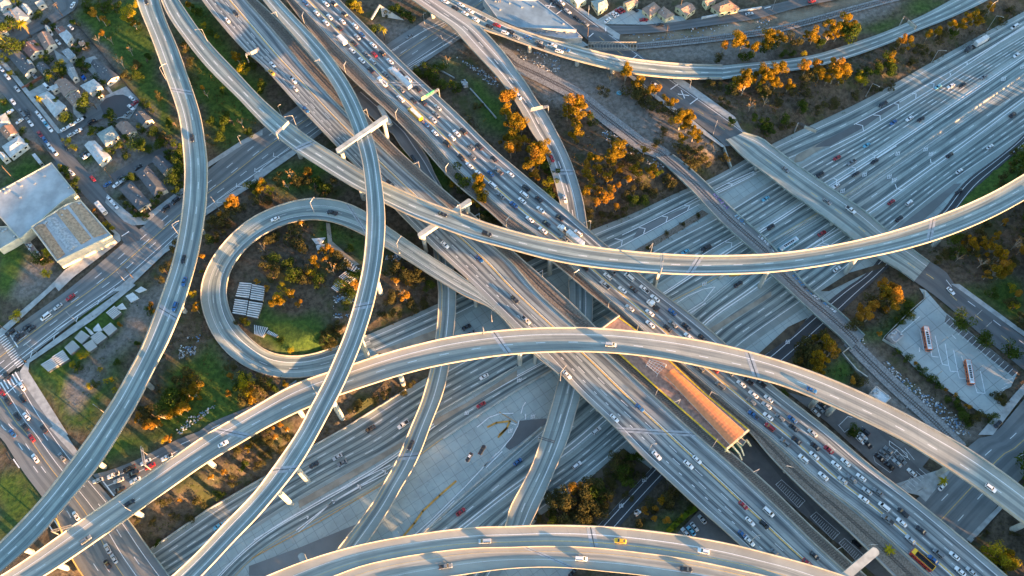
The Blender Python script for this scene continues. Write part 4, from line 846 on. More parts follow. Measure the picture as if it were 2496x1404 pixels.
def rv(root):
    q = MB(); loft_x(q, [(-4.2, 1.2, .5, 3.0), (-4.0, 1.25, .45, 3.1), (3.8, 1.25, .45, 3.1), (4.2, 1.15, .5, 2.2)]); q.build('body', DIRTY, root)
    q = MB(); q.box(-2.6, -1.6, -.5, .5, 3.1, 3.4).box(0, .7, -.4, .4, 3.1, 3.3).box(2, 2.6, -.4, .4, 3.1, 3.2); q.build('roof_unit', M['metal'], root)
    MB().add([(4.06, -1.0, 2.8), (4.06, 1.0, 2.8), (4.24, 1.0, 1.7), (4.24, -1.0, 1.7)], [(3, 2, 1, 0)]).build('windshield', GLASS, root); wheels(root, (-2.4, 2.6), 1.1, .45); lights(root, 4.2, -4.2, .9)
big('motorhome', 'white motorhome parked at the kerb beside the brick workshop', 'motorhome', 247, 508, None, 0, rv, .1, -50, 1.5)
# --- labels for the cars
RP = {'R': 'on the jammed far freeway deck', 'L': 'on the near freeway deck', 'C': 'on the long viaduct crossing the middle', 'D': 'on the left-hand viaduct', 'G': 'on the loop ramp', 'A': 'on the great arching viaduct',
      'B1': 'on the upper bottom-edge viaduct', 'B2': 'on the lowest bottom-edge viaduct', 'J': 'on the ramp dropping under the decks', 'K': 'on the queuing ramp at the top', 'TB': 'on the street bridge at right', 'Tb': 'on the street beside the bus yard',
      'E': 'on the low ramp under the arch', 'Mm': 'on the ramp between the rail troughs', 'CW2': 'in the upper lanes of the sunken freeway', 'CW3': 'in the upper carpool lanes', 'CW4': 'in the lower carpool lanes', 'CW1': 'on the collector road',
      'CW5': 'in the lower lanes of the sunken freeway', 'Pp': 'on the dark slip road', 'S1': 'on the broad street passing under the viaducts', 'S3': 'on the street at lower left', 'N1': 'queuing on the off-ramp at lower left', 'Tt': 'on the street crossing the tracks',
      'Uu': 'on the street along the top tracks', 'W1': 'on the street at lower right', 'S2': 'on the residential street', 'S2b': 'on the cul-de-sac approach', 'S2c': 'at the bend in the top left street'}
OW = 'first second third fourth fifth sixth seventh eighth ninth tenth eleventh twelfth thirteenth fourteenth fifteenth sixteenth seventeenth eighteenth nineteenth twentieth'.split()
def ordw(n):
    if n <= 20: return OW[n - 1]
    return '%d%s' % (n, {1: 'st', 2: 'nd', 3: 'rd'}.get(n % 10, 'th'))
from collections import defaultdict
gr = defaultdict(list)
for c in CARS: gr[(c[1], c[2], c[3])].append(c)
for (rd, c, k), L_ in gr.items():
    where = rd[1:] if rd.startswith('*') else RP[rd]; L_.sort(key=lambda q: (q[4][1], q[4][0]))
    for i, q in enumerate(L_):
        root = q[0]; base_ = '%s %s' % (CC[c][0], KN[k])
        if 'label' not in root:
            root['label'] = ('only %s %s' % (base_, where)) if len(L_) == 1 else ('%s %s counting from the top %s' % (ordw(i + 1), base_, where) if len(where.split()) <= 8 else '%s %s from the top %s' % (ordw(i + 1), base_, where))
        root['category'] = 'car' if k in 'su' else ('van' if k == 'v' else 'pickup truck')
        root['group'] = 'vehicles ' + where
# ------------------------------------------------------------------ trees
def leafmat(name, a, b, trans=0.35):
    m, nt, bs = newmat(name); nt.nodes.remove(bs)
    out = [n for n in nt.nodes if n.type == 'OUTPUT_MATERIAL'][0]
    oi = nt.nodes.new('ShaderNodeObjectInfo'); n = noise(nt, posvec(nt), .35, 4)
    f = mth(nt, 'ADD', mth(nt, 'MULTIPLY', sstep(nt, .3, .7, n), .6), mth(nt, 'MULTIPLY', oi.outputs['Random'], .4))
    c = mixc(nt, f, a, b)
    d = nt.nodes.new('ShaderNodeBsdfDiffuse'); t = nt.nodes.new('ShaderNodeBsdfTranslucent'); mx = nt.nodes.new('ShaderNodeMixShader')
    nt.links.new(c, d.inputs[0]); nt.links.new(c, t.inputs[0]); mx.inputs[0].default_value = trans
    nt.links.new(d.outputs[0], mx.inputs[1]); nt.links.new(t.outputs[0], mx.inputs[2]); nt.links.new(mx.outputs[0], out.inputs[0]); return m
LE = leafmat('eucalyptus leaves', (0.11, 0.09, 0.015), (0.38, 0.22, 0.015)); LO = leafmat('sun-tinted orange leaves', (0.22, 0.11, 0.02), (0.46, 0.25, 0.03))  # the low sun's orange is put into both of these leaf colours
LG = leafmat('green leaves', (0.035, 0.06, 0.012), (0.09, 0.12, 0.02)); LY = leafmat('yellow green leaves', (0.26, 0.22, 0.015), (0.42, 0.34, 0.02))
LS = leafmat('scrub leaves', (0.055, 0.058, 0.022), (0.115, 0.10, 0.035)); BARK = plain('pale bark', (0.34, 0.29, 0.22), .9, var=.3, sc=1.0)
BARKD = plain('brown bark', (0.12, 0.085, 0.055), .9, var=.3)
def clump(rs, centres, radii, n, size, flat=.8):
    """n leaf clumps on the shells of several lobes; returns verts, faces"""
    k = rs.randint(0, len(centres), n); c = centres[k]; r = radii[k]
    d = rs.normal(size=(n, 3)); d /= np.linalg.norm(d, axis=1)[:, None]
    rad = r[:, None] * (rs.uniform(.45, 1.08, (n, 1)) ** .6) * np.array([1, 1, flat])
    p = c + d * rad
    nn = d + rs.normal(size=(n, 3)) * .55; nn /= np.linalg.norm(nn, axis=1)[:, None]
    a = np.cross(nn, rs.normal(size=(n, 3))); a /= np.linalg.norm(a, axis=1)[:, None]; b = np.cross(nn, a)
    s = (size * rs.uniform(.6, 1.3, n))[:, None]; e = rs.uniform(.35, .7, (n, 1))
    v = np.stack([p - a * s, p + b * s * e, p + a * s, p - b * s * e], 1).reshape(-1, 3)
    f = np.arange(4 * n).reshape(n, 4); return v, f
TREEV = {}
def make_tree(kind, seed):
    rs = np.random.RandomState(seed)
    if kind in 'eo':     # tall, open, several lobes on long limbs, unit height 10 m
        nl = rs.randint(6, 10); cen = []; rad = []
        for i in range(nl):
            a = rs.uniform(0, 6.28); q = rs.uniform(.3, 2.7); cen.append((q * math.cos(a), q * math.sin(a), rs.uniform(4.6, 9.0) - q * .3)); rad.append(rs.uniform(.8, 1.6))
        cen.append((0, 0, 8.6)); rad.append(1.2); n, sz = 1400, .29
    elif kind in 'bs':
        nl = rs.randint(5, 9); cen = [(rs.uniform(-3, 3), rs.uniform(-3, 3), rs.uniform(1.6, 6.2)) for _ in range(nl)]; rad = list(rs.uniform(1.1, 2.3, nl)); n, sz = 1000, .32
    elif kind == 'r':
        nl = 12; cen = [(rs.uniform(-2.4, 2.4), rs.uniform(-2.4, 2.4), rs.uniform(4.2, 8.0)) for _ in range(nl)]; rad = list(rs.uniform(1.3, 2.2, nl)); n, sz = 1300, .28
    elif kind == 'y':
        nl = 12; cen = [(rs.uniform(-2.6, 2.6), rs.uniform(-2.6, 2.6), rs.uniform(3.2, 8.0)) for _ in range(nl)]; rad = list(rs.uniform(1.0, 2.0, nl)); n, sz = 1200, .26
    else: cen, rad, n, sz = [(0, 0, 8)], [2.2], 0, .3
    cen = np.array(cen); rad = np.array(rad)
    mat = {'e': LE, 'o': LO, 'b': LG, 's': LS, 'r': LG, 'y': LY, 'd': LO, 'p': LY}[kind]
    tb = MB()
    if kind == 'p':
        tb.tube([Vector((0, 0, -1)), Vector((.15, .1, 4)), Vector((0, 0, 8.6))], [.38, .28, .25], 7); v = []; f = []
        for i in range(26):
            a = rs.uniform(0, 6.28); dr = rs.uniform(-.3, 1.0); prev = None; L = rs.uniform(2.2, 3.0)
            for k in range(6):
                t = k / 5; x = L * t * math.cos(dr * .6); z = 8.7 + dr * L * t - 1.5 * L * t * t * .45; w2 = .34 * (1 - t * .85)
                c0 = np.array([x * math.cos(a), x * math.sin(a), z]); s0 = np.array([-math.sin(a), math.cos(a), 0]) * w2
                v += [c0 - s0, c0 + s0]
                if k: b = len(v) - 4; f.append((b, b + 1, b + 3, b + 2))
        return mesh('crown', v, f, [mat]), tb.mesh('trunk', [BARKD])
    if kind == 'd':
        v = []; cr = MB()
        tb.tube([Vector((0, 0, -1)), Vector((0.1, 0, 2)), Vector((0, .2, 4.5))], [.22, .17, .12], 6)
        tips = []
        for i in range(9):
            a = rs.uniform(0, 6.28); q = rs.uniform(1.0, 2.8); z = rs.uniform(6, 9.5); e = Vector((q * math.cos(a), q * math.sin(a), z)); s0 = Vector((0, .1, rs.uniform(1.5, 4.4)))
            tb.tube([s0, s0.lerp(e, .5) + Vector((rs.uniform(-.3, .3), rs.uniform(-.3, .3), .3)), e], [.10, .07, .03], 5); tips.append(e)
            for _ in range(4):
                g = s0.lerp(e, rs.uniform(.4, 1)); tb.tube([g, g + Vector((rs.uniform(-.9, .9), rs.uniform(-.9, .9), rs.uniform(.3, 1.4)))], [.05, .02], 4)
        vv, ff = clump(rs, np.array([tuple(t) for t in tips]), np.full(len(tips), .75), 150, .2)
        return mesh('crown', vv, ff.tolist(), [mat]), tb.mesh('trunk', [BARK])
    v, f = clump(rs, cen, rad, n, sz)
    top = cen[cen[:, 2].argmax()]; zt = cen[:, 2].min()
    tb.tube([Vector((0, 0, -1)), Vector((rs.uniform(-.2, .2), rs.uniform(-.2, .2), zt * .5)), Vector((rs.uniform(-.3, .3), 0, zt)), Vector(top)], [.30, .24, .18, .07], 7)
    for c in cen[:9]:
        s0 = Vector((0, 0, rs.uniform(zt * .45, zt))); e = Vector(c); tb.tube([s0, s0.lerp(e, .5) + Vector((0, 0, -.3)), e], [.15, .10, .05], 5)
    return mesh('crown', v, f.tolist(), [mat]), tb.mesh('trunk', [BARK if kind in 'eo' else BARKD])
for k, nv in (('e', 6), ('o', 3), ('b', 5), ('s', 4), ('r', 3), ('y', 3), ('d', 4), ('p', 2)):
    TREEV[k] = [make_tree(k, 100 + i * 7 + ord(k)) for i in range(nv)]
TREES = []
KIND = {'e': ('eucalyptus_tree', 'tall sun-tinted eucalyptus', 'tree'), 'o': ('sun_tinted_tree', 'sun-tinted orange tree', 'tree'), 'b': ('leafy_bush', 'dark green bushy tree', 'tree'), 's': ('scrub_bush', 'low brown scrub bush', 'bush'),
        'r': ('street_tree', 'round dense green tree', 'tree'), 'y': ('yellow_tree', 'yellow-green lit tree', 'tree'), 'd': ('bare_tree', 'bare branching tree', 'tree'), 'p': ('palm_tree', 'palm', 'palm')}
def tree(x, y, kind, h, spread=1.0):
    z = 0.0
    for _ in range(4):
        p = P(x, y, z + h * .62); z = .5 * z + .5 * tz(p.x, p.y)
    cm, tm = TREEV[kind][random.randrange(len(TREEV[kind]))]
    root = empty(KIND[kind][0], (p.x, p.y, tz(p.x, p.y) - .1), random.uniform(0, 6.28)); s = h / 10.0 * 1.06
    if kind in 'bs': s = h / 7.5
    q = spread * random.uniform(.92, 1.12); root.scale = (s * q, s * q, s)
    obj('crown', cm, root); obj('trunk', tm, root); TREES.append((root, kind, (x, y))); return root
def plant(s, sc=1.0):
    cell = 0
    for t in s.split():
        if ',' not in t: cell = int(t); continue
        q = t.split(','); x, y = float(q[0]), float(q[1])
        if cell: x, y = X0[cell % 10] + x * K_, Y0[cell // 10] + y * K_
        tree(x, y, q[2] if len(q) > 2 else 'b', (float(q[3]) if len(q) > 3 else 8.0) * sc)
plant('11 900,120,o,11 975,190,o,8 975,310,o,7 920,370,d,7 1225,120,y,12 1265,215,e,9 1030,215,y,5 1290,30,y,8 1230,470,d,8 1050,380,d,6 1150,590,d,9 800,40,b,8 950,50,b,9 1080,60,b,8 860,90,b,6 700,200,b,6 60,210,b,12 130,390,b,13 230,260,p,13 10,390,p,13 450,530,b,8 520,620,b,9 560,690,b,8 480,755,p,8 770,620,b,8 750,570,b,6 870,960,b,12 620,1090,b,9 390,960,p,9 1010,1060,b,9 830,1240,b,7 640,1340,y,7 980,890,b,6 1280,1350,r,13 1450,1230,b,8 100,680,b,5 30,560,b,6 1280,610,s,7 1380,560,b,6 1100,560,d,7 1200,700,s,6 1310,700,b,6 1650,1150,b,8 1420,1000,b,6 1340,980,b,5 1500,900,s,5 2040,1290,b,7 2200,1130,b,9 2290,1160,d,8 2100,860,b,5 1930,840,o,6 1960,890,d,6 1790,50,e,8 1880,70,b,8 1930,235,y,5 2060,340,y,4 1990,290,b,5 2250,540,e,10 2310,650,y,10 2350,590,b,8 2480,800,e,6 1750,430,s,6 1800,560,s,5 2100,1200,b,7 1990,1120,b,7 2350,1230,b,7')
plant('12 960,50,y,8 1010,80,y,6 1110,230,b,10 1225,310,p,10 900,20,b,8 1270,110,s,5 1340,60,b,8 1430,100,b,7 1500,150,b,7 1650,640,b,7 1640,740,b,7 1570,680,b,8 1700,720,b,8 1760,790,b,8 1870,800,y,6 1830,590,d,8 1770,600,b,7 1930,820,b,7 2390,930,o,15 2390,1050,e,12 2460,1160,e,13 2440,1290,e,12 40,830,b,9 70,790,o,6 2130,1000,s,5 2380,1330,e,9')
plant('13 10,930,o,15 40,1150,e,14 120,1190,e,13 60,1290,e,12 150,1330,e,10 280,1390,e,9 600,1000,o,16 660,1010,e,15 690,960,o,12 640,1110,e,14 560,1060,e,12 650,1250,e,12 620,1300,e,8 770,1090,o,6 790,1140,b,7 1115,690,e,15 1120,640,e,10 1180,830,s,12 1230,780,e,12 1280,870,s,10 1350,860,e,11 1400,860,o,10 1250,920,s,10 1320,960,s,9 1430,1020,s,8 1490,960,e,9 1550,980,e,9 1640,1130,e,15 1690,1110,e,14 1700,1180,e,11 1760,1270,e,11 1800,1300,e,8 1640,1320,e,9 1050,1380,e,10 1000,1350,s,6 1590,1060,s,9 2050,440,o,10 2180,380,e,15 2220,400,e,12 2000,520,s,6 2350,450,e,11 2260,490,b,9 2470,340,e,13 2480,400,b,10 2270,720,e,14 2180,770,e,11 2240,820,o,12 2390,700,e,13 2330,780,b,11 2470,740,e,13 2440,830,b,9 1980,800,s,6 2100,820,b,7 2160,850,s,7 2300,1000,d,9 2440,960,d,7 970,740,d,8 900,850,s,6 1480,1240,s,6 1420,1330,s,6 2150,1130,b,6 2400,1180,b,7 2300,1110,b,6 1900,780,s,6 2050,960,s,6')
plant('14 100,350,e,13 180,360,e,11 60,420,e,10 310,370,s,9 430,340,e,8 500,330,e,12 590,380,b,8 660,260,e,14 730,300,e,13 640,340,e,10 800,220,e,15 860,240,b,15 880,250,e,11 830,290,b,10 290,500,b,5 400,500,y,5 200,500,b,6 0,700,e,13 130,670,e,12 200,650,e,12 90,770,e,12 140,800,e,10 260,810,e,9 50,860,s,9 430,640,o,13 520,630,o,13 560,700,e,11 400,720,s,9 740,630,o,16 780,680,e,14 700,700,e,13 760,720,e,10 630,750,e,9 610,700,s,8 920,730,y,9 980,750,y,8 970,650,b,9 1060,640,b,9 1170,650,b,10 1230,550,e,10 1180,580,b,10 1270,560,s,6 1350,370,o,10 1400,410,e,9 1320,440,s,8 1590,330,e,10 1680,300,e,10 1730,330,s,8 1810,230,e,9 1900,230,e,10 1960,180,e,10 2040,150,e,10 2080,200,e,8 1850,290,b,7 2190,70,e,9 2130,120,s,7 2300,170,s,7 2400,80,s,6 1500,450,s,6 1600,480,s,6 1450,560,s,6 1250,800,s,5 1100,830,s,6 900,900,s,6 700,950,s,7 550,1000,s,7 350,1020,b,8 400,990,b,7 180,1110,b,8 100,1170,b,8 60,1230,b,7 250,1180,s,7 300,850,s,6 450,880,s,6 160,940,s,6')
plant('21 690,20,y,6 590,230,b,6 570,210,y,4 680,340,b,6 620,290,b,6 730,440,b,4 1140,510,s,4 1180,570,b,4 1300,650,b,5 1350,680,b,6 1250,610,b,4 1220,300,b,6 1470,560,b,5 1700,230,b,10 1660,330,b,9 1720,120,b,10 1680,40,b,9 430,1040,y,7 440,1100,b,5 430,1240,y,7 900,640,o,4 990,750,y,4 1050,800,y,5 880,690,b,4 2220,540,o,12 2180,560,e,10 2250,600,s,9 2100,680,o,7 2060,730,s,7 2150,700,s,8 2400,370,b,8 2460,450,e,9 2480,380,e,7 2450,540,s,7 2130,760,s,6 2000,760,s,6 2080,840,s,6 2010,900,b,6 1920,1080,o,6 1910,1210,y,3 1590,1220,s,7 1550,1290,s,6 1660,970,s,7 350,1090,b,7 1620,1130,s,6 1700,1000,s,6 1560,100,b,7 1150,10,b,7')
plant('22 80,370,y,7 150,440,y,7 40,460,y,7 120,500,s,7 510,280,o,10 530,310,s,8 340,300,d,9 380,350,s,8 310,390,d,8 640,430,b,8 560,390,b,8 450,340,s,7 200,320,s,7 700,380,s,7 2140,380,e,14 2110,420,e,13 2150,480,e,14 2190,540,e,12 2130,570,e,10 1950,330,b,13 2030,320,b,13 1920,390,e,9 1980,420,s,9 2230,640,b,9 2180,710,s,9 2280,700,s,8 440,750,o,6 200,870,s,6 130,900,s,6 330,860,s,8 400,900,s,8 440,960,s,8 440,1020,o,5 80,990,d,7 150,1090,b,8 220,1160,s,7 60,1130,s,7 320,1110,b,7 560,1100,e,8 580,1150,e,6 640,1020,o,7 700,1010,o,8 740,1040,o,7 770,1080,s,8 680,1100,o,6 740,1190,d,8 820,1150,s,8 960,1220,b,8 940,1350,o,8 870,1340,b,8 410,1230,b,9 340,1230,b,7 480,1290,s,7 540,1230,y,6 600,1290,b,7 520,1170,s,7 250,1360,y,6 30,1310,o,5 110,1370,o,6 180,1250,s,6 1310,1130,s,6 1400,1180,s,9 1410,1190,y,4 1430,1260,s,8 1490,1210,s,8 1340,1310,o,7 1450,1330,o,6 1300,1230,s,7 1600,1230,s,7 1650,1330,b,7 1540,1310,s,7 900,980,b,5 270,600,d,6 1400,960,s,4')
plant('23 20,50,o,13 60,20,o,11 240,110,o,15 200,80,e,13 290,150,e,14 330,50,e,14 300,30,e,12 220,220,e,13 250,290,o,9 280,330,o,7 370,370,y,8 400,300,b,8 370,440,b,8 430,500,b,7 380,200,b,8 1050,50,e,13 1010,110,e,12 980,150,e,12 840,160,e,10 780,130,e,9 740,180,o,7 850,240,e,9 760,290,e,9 740,230,o,7 790,360,e,8 940,320,e,9 1200,280,e,10 1215,240,e,9 1370,230,e,10 1340,270,e,8 1290,60,e,7 1060,240,e,6 1130,350,o,7 1050,390,o,6 900,480,o,10 960,500,o,9 840,440,o,9 920,540,o,8 830,560,o,8 1020,600,o,7 970,440,o,8 720,470,e,7 780,430,e,8 1200,490,b,8 1280,510,b,8 1350,440,s,7 1240,400,s,7 1150,460,s,7 1500,370,s,7 1550,330,s,7 1440,310,b,7 1650,40,s,8 1720,100,s,8 1850,70,s,8 1780,190,s,8 1900,160,s,7 1700,220,s,6 2050,120,s,6 800,660,s,6 900,680,s,6 1100,630,s,6 1000,680,s,5 950,240,s,7 1120,150,s,8 1200,100,s,8 1350,980,s,4 1500,830,s,3 1650,750,s,3 1800,660,s,3')
plant('24 2480,120,o,6 2400,200,s,7 2300,330,s,6 2450,60,s,6 2100,620,s,4 2150,760,s,6 1900,950,b,9 1850,1010,b,8 1990,940,e,10 2110,950,e,9 2030,1010,e,9 1980,1010,s,8 2230,890,e,8 2200,1000,e,10 2240,1050,e,9 2300,1060,e,11 2290,1170,o,13 2330,1210,e,12 2240,1210,e,12 2290,1240,e,10 2150,1250,o,7 2160,1200,s,7 2430,950,d,10 2470,1010,o,8 2400,1360,y,7 1880,1080,d,7 2100,1130,d,9 2200,1180,d,8 1150,1330,o,9 1230,1360,o,10 1190,1390,e,9 1270,1400,o,9 2310,740,o,6 1950,870,s,6 2080,820,s,6 2400,1130,s,7 2050,880,s,7 1780,1010,s,6 1700,1070,s,6')
plant('34 1180,50,e,14 1260,60,o,13 1290,130,o,13 1140,110,s,12 1240,170,e,11 1060,180,o,11 1090,140,s,9 1000,220,o,10 940,290,o,9 1020,280,o,9 900,330,s,8 930,200,o,8 1130,440,o,5 1190,220,o,5 1940,310,r,13 2150,480,r,13 2370,620,r,13 1300,620,b,4 1400,670,b,5 1460,725,o,4 1510,760,b,4 1545,810,b,4 1620,860,b,4 1660,900,b,4 1700,930,b,4 1760,980,o,4 1840,1020,o,4 1790,1060,b,4 1880,1080,b,5 1960,1140,o,5 1900,1120,b,5 2080,1210,s,7 1950,1210,b,6 2020,1250,s,6 2190,1230,b,5 2240,1040,s,5 2300,1060,s,5 2270,1090,s,5 2000,1290,b,6 500,520,s,13 470,610,s,12 600,500,e,13 640,560,e,13 660,610,o,12 560,680,e,12 520,720,e,10 400,660,s,10 540,790,e,10 450,770,s,9 350,720,o,8 420,560,s,9 900,870,s,6 860,890,o,6 960,880,s,6 2440,70,o,8 2420,180,y,7 2390,130,s,7 2200,60,b,6 2480,300,s,6 1420,150,b,6 1400,250,b,6 1330,300,b,5 620,1080,y,5 230,1000,b,5 900,1370,b,6')
plant('31 165,265,y,8 1130,350,o,4 1150,370,o,3 760,640,y,5 810,630,y,5 690,730,y,4 740,760,b,5 950,780,y,3 850,930,y,5 900,920,b,4 1010,890,y,4 1050,880,y,4 1090,980,y,4 1440,180,o,6 1480,230,o,5 1400,220,b,6 1820,50,y,6 1870,210,o,7 1870,160,e,5 1700,840,s,11 1780,870,s,11 1830,860,e,9 1860,930,e,9 1770,1000,e,10 1850,1010,e,9 1640,1060,b,14 1560,1050,b,12 1620,1120,s,11 1740,1140,e,11 1640,1200,e,9 1690,1180,e,8 1320,1240,o,7 1440,1290,o,10 1390,1320,o,8 1490,1290,o,8 1450,1210,s,9 1550,1230,d,7 1360,1180,s,8 2190,850,o,7 2330,880,y,11 2290,920,y,9 2340,970,y,9 2250,870,b,9 2170,1000,o,6 2360,1000,e,9 2400,1080,e,7 2320,1040,s,8 2330,320,e,6 2350,350,y,5 2280,340,s,5 2440,930,s,8 2200,780,s,5 1300,560,b,4 1100,700,b,4')
plant('41 1600,90,o,6 1550,110,y,4 2360,180,e,6 2130,430,o,5 2010,470,o,5 1700,690,o,4 1890,690,s,6 2300,350,b,6 2410,140,s,7 2240,230,s,6 1450,880,s,4 1480,1080,b,4 1560,700,s,5 2080,620,b,5 2200,500,s,6 1650,830,s,4 1780,850,s,5 1330,850,s,4 250,1000,s,2 1950,250,s,6')
plant('32 200,120,e,9 260,140,e,8 160,160,e,7 230,90,y,7 340,70,e,7 300,50,y,6 440,150,o,5 410,160,o,5 240,1310,o,5 310,1360,o,4 180,1340,o,4 900,50,b,6 1440,100,o,8 1400,50,d,8 1330,50,s,7 1600,130,s,6 1500,170,s,7 700,420,s,6 780,480,s,6 650,480,s,6 730,540,s,6 750,360,s,6 800,400,s,5 80,900,s,8 150,950,b,7 300,930,e,6 30,980,s,8 240,490,b,5 350,600,y,4 860,150,b,6 1200,250,s,5 1350,220,s,6 1280,130,s,6 1000,1080,s,5 950,1180,s,5 1150,1060,s,5 1250,1000,s,5 1480,900,s,4 1400,1000,s,4 60,1300,s,5 120,1200,s,5 150,1390,s,5')
plant('42 50,100,s,6 200,90,o,5 150,150,s,6 100,250,s,5 330,90,s,5 30,350,s,5 250,200,s,5 43 620,550,o,10 700,610,s,11 560,700,s,11 640,750,s,11 490,800,s,10 760,560,s,10 840,560,b,10 900,580,s,10 690,850,s,10 820,800,s,9 580,860,s,9 760,700,s,10 460,720,s,9 440,640,s,8 1000,390,s,8 1040,330,s,9 1130,370,b,9 1150,450,b,9 1200,240,b,9 1100,290,s,8 1450,680,e,8 1530,650,s,9 1400,760,o,6 1500,860,o,6 1300,780,o,6 1340,720,s,7 1380,860,o,6 1630,570,b,8 1560,600,s,7 1250,880,s,5 430,905,y,7 1540,960,y,3 1600,900,b,3 1650,840,y,3 1700,790,b,3 1740,760,b,3 1570,940,b,3 1620,870,b,3 1150,620,s,5 950,700,s,6')
plant('11 700,470,b,6 250,560,b,5 430,700,b,6 330,440,b,5 480,250,b,5 600,640,b,6 730,600,b,5 900,740,b,5 1000,760,b,5 180,560,b,4 320,800,b,4 60,1090,b,4 200,1240,b,5 280,1330,b,5 30,960,b,4 560,960,b,6 780,1040,b,5 1170,1330,b,6 1050,1160,b,5 1330,1230,b,6 950,1200,b,5 750,380,s,4 800,440,s,4 840,400,b,4 150,30,b,6 340,130,b,6 420,200,s,5 20,470,b,6 1500,1340,b,8 1560,1280,s,7 21 1660,420,b,6 1500,480,b,5 1250,320,b,5 1050,60,b,6 1180,110,b,5 1400,20,b,7')
plant('43 300,860,s,5 380,800,b,5 480,900,s,6 950,480,s,6 1050,420,b,6 900,700,s,6 780,900,s,6 1000,560,s,6 1200,300,s,7 1250,420,s,5')
plant('44 1715,510,p,9 1185,1170,p,11 2230,1180,y,12 2300,1220,y,12 2390,1290,y,11 2300,1310,e,10 2270,1260,b,9 2350,1200,e,9 2150,1000,s,3 2400,1000,s,3 890,45,b,5')
# tall tree rows added beyond the frame on the sun side for shade
rs_ = random.Random(5)
for i in range(70):
    t = i / 69
    x = 2560 + rs_.uniform(0, 240); y = 335 + t * 1100 + rs_.uniform(-12, 12)
    if 1010 < y < 1110: continue
    tree(x, y, rs_.choice('eebb'), rs_.uniform(15, 21), 1.15)
for i in range(44): tree(2530 + rs_.uniform(0, 150) + i * 1.5, 380 + i * 9, rs_.choice('eb'), rs_.uniform(17, 22), 1.2)
for i in range(30): tree(2720 + i * 12 + rs_.uniform(0, 60), 330 - i * 6, rs_.choice('eb'), rs_.uniform(16, 21), 1.2)
for i in range(64):
    x = 420 + i * 37 + rs_.uniform(-12, 12); y = 1500 + rs_.uniform(-20, 130) + (60 if x > 1300 else 0)
    if 2080 < x < 2420: continue
    tree(x, y, rs_.choice('ebb'), rs_.uniform(12, 16.5), 1.3)
ANCH = [((80, 120), 'among the top left houses'), ((250, 90), 'on the grass behind the top left houses'), ((330, 200), 'on the green slope left of the split viaducts'), ((500, 200), 'between the two top left viaducts'), ((100, 330), 'by the residential street'), ((350, 420), 'near the dark-roofed houses'),
        ((60, 680), 'near the brick workshop'), ((200, 880), 'on the vacant corner lot'), ((430, 940), 'between loop and left viaduct'), ((560, 520), 'outside the loop at its top left'), ((760, 440), 'above the loop ramp'), ((700, 680), 'inside the loop'), ((980, 680), 'right of the tall viaduct'), ((580, 1000), 'below the loop'),
        ((400, 1250), 'beneath the great arch at left'), ((820, 1000), 'left of the low ramp'), ((900, 60), 'by the top rail crossing'), ((1080, 210), 'on the bank beside the jammed deck'), ((1260, 340), 'left of the dropping ramp'), ((1400, 280), 'beside the curved freight track'), ((1500, 430), 'right of the dropping ramp'), ((1560, 250), 'along the street below the top viaduct'),
        ((1680, 330), 'beside the street bridge ramp'), ((1800, 120), 'beyond the top viaduct'), ((1860, 230), 'on the bank below the top viaduct'), ((2200, 140), 'on the bank above the sunken freeway'), ((1150, 460), 'between the rail troughs'), ((1450, 1220), 'at the bottom between the freeways'), ((1630, 1200), 'beside the dark slip road'), ((1990, 880), 'left of the freight track'), ((2150, 740), 'beside the bus yard wall'),
        ((2400, 640), 'on the wooded slope at right'), ((2440, 430), 'inside the right-hand curve'), ((2300, 900), 'round the bus yard'), ((2420, 1340), 'in the bottom right corner'), ((2200, 1200), 'along the lower right street'), ((1700, 60), 'among the top centre houses'), ((1600, 560), 'on the island between the freeway lanes'), ((2700, 900), 'added beyond the right edge for shade'), ((1900, 1650), 'added beyond the bottom edge for shade'), ((2700, 400), 'added above the right edge for shade')]
gr = defaultdict(list)
for t in TREES:
    a = min(ANCH, key=lambda q: (q[0][0] - t[2][0]) ** 2 + (q[0][1] - t[2][1]) ** 2)[1]; gr[(t[1], a)].append(t)
for (k, a), L_ in gr.items():
    L_.sort(key=lambda q: q[2][0])
    for i, t in enumerate(L_):
        o = t[0]; o['label'] = '%s %s%s' % (KIND[k][1], a, '' if len(L_) == 1 else (', %s from left' % ordw(i + 1))); o['category'] = KIND[k][2]; o['group'] = 'trees ' + a
# ground-hugging scrub and weeds: nobody could count them
def scatter(name, label, polys, dens, n_leaf, size, hgt, mat, seed):
    rs = np.random.RandomState(seed); V = []; F = []; nb = 0
    for s_ in polys:
        q = np.array([P(x, y, -1.5)[:2] for x, y in pts(s_)]); lo = q.min(0); hi = q.max(0); A = (hi - lo).prod(); m = int(A * dens)
        xs = rs.uniform(lo[0], hi[0], m); ys = rs.uniform(lo[1], hi[1], m); ok = sdist(xs, ys, q) < -.5
        ok &= lumps(xs, ys, 11, seed + 1) * .6 + lumps(xs, ys, 4, seed + 2) * .4 > rs.uniform(.15, .75, m)
        for x, y in zip(xs[ok], ys[ok]):
            z = tz(x, y); h = hgt * rs.uniform(.5, 1.4)
            c = np.array([[x, y, z + h * .3]]) + rs.normal(size=(3, 3)) * np.array([.7, .7, .2]) * h
            v, f = clump(rs, c, np.full(3, h * .55), n_leaf, size)
            V.append(v); F.append(f + nb); nb += len(v)
    me = mesh(name, np.vstack(V), np.vstack(F).tolist(), [mat]); tag(obj(name, me), label, 'bushes', kind='stuff')
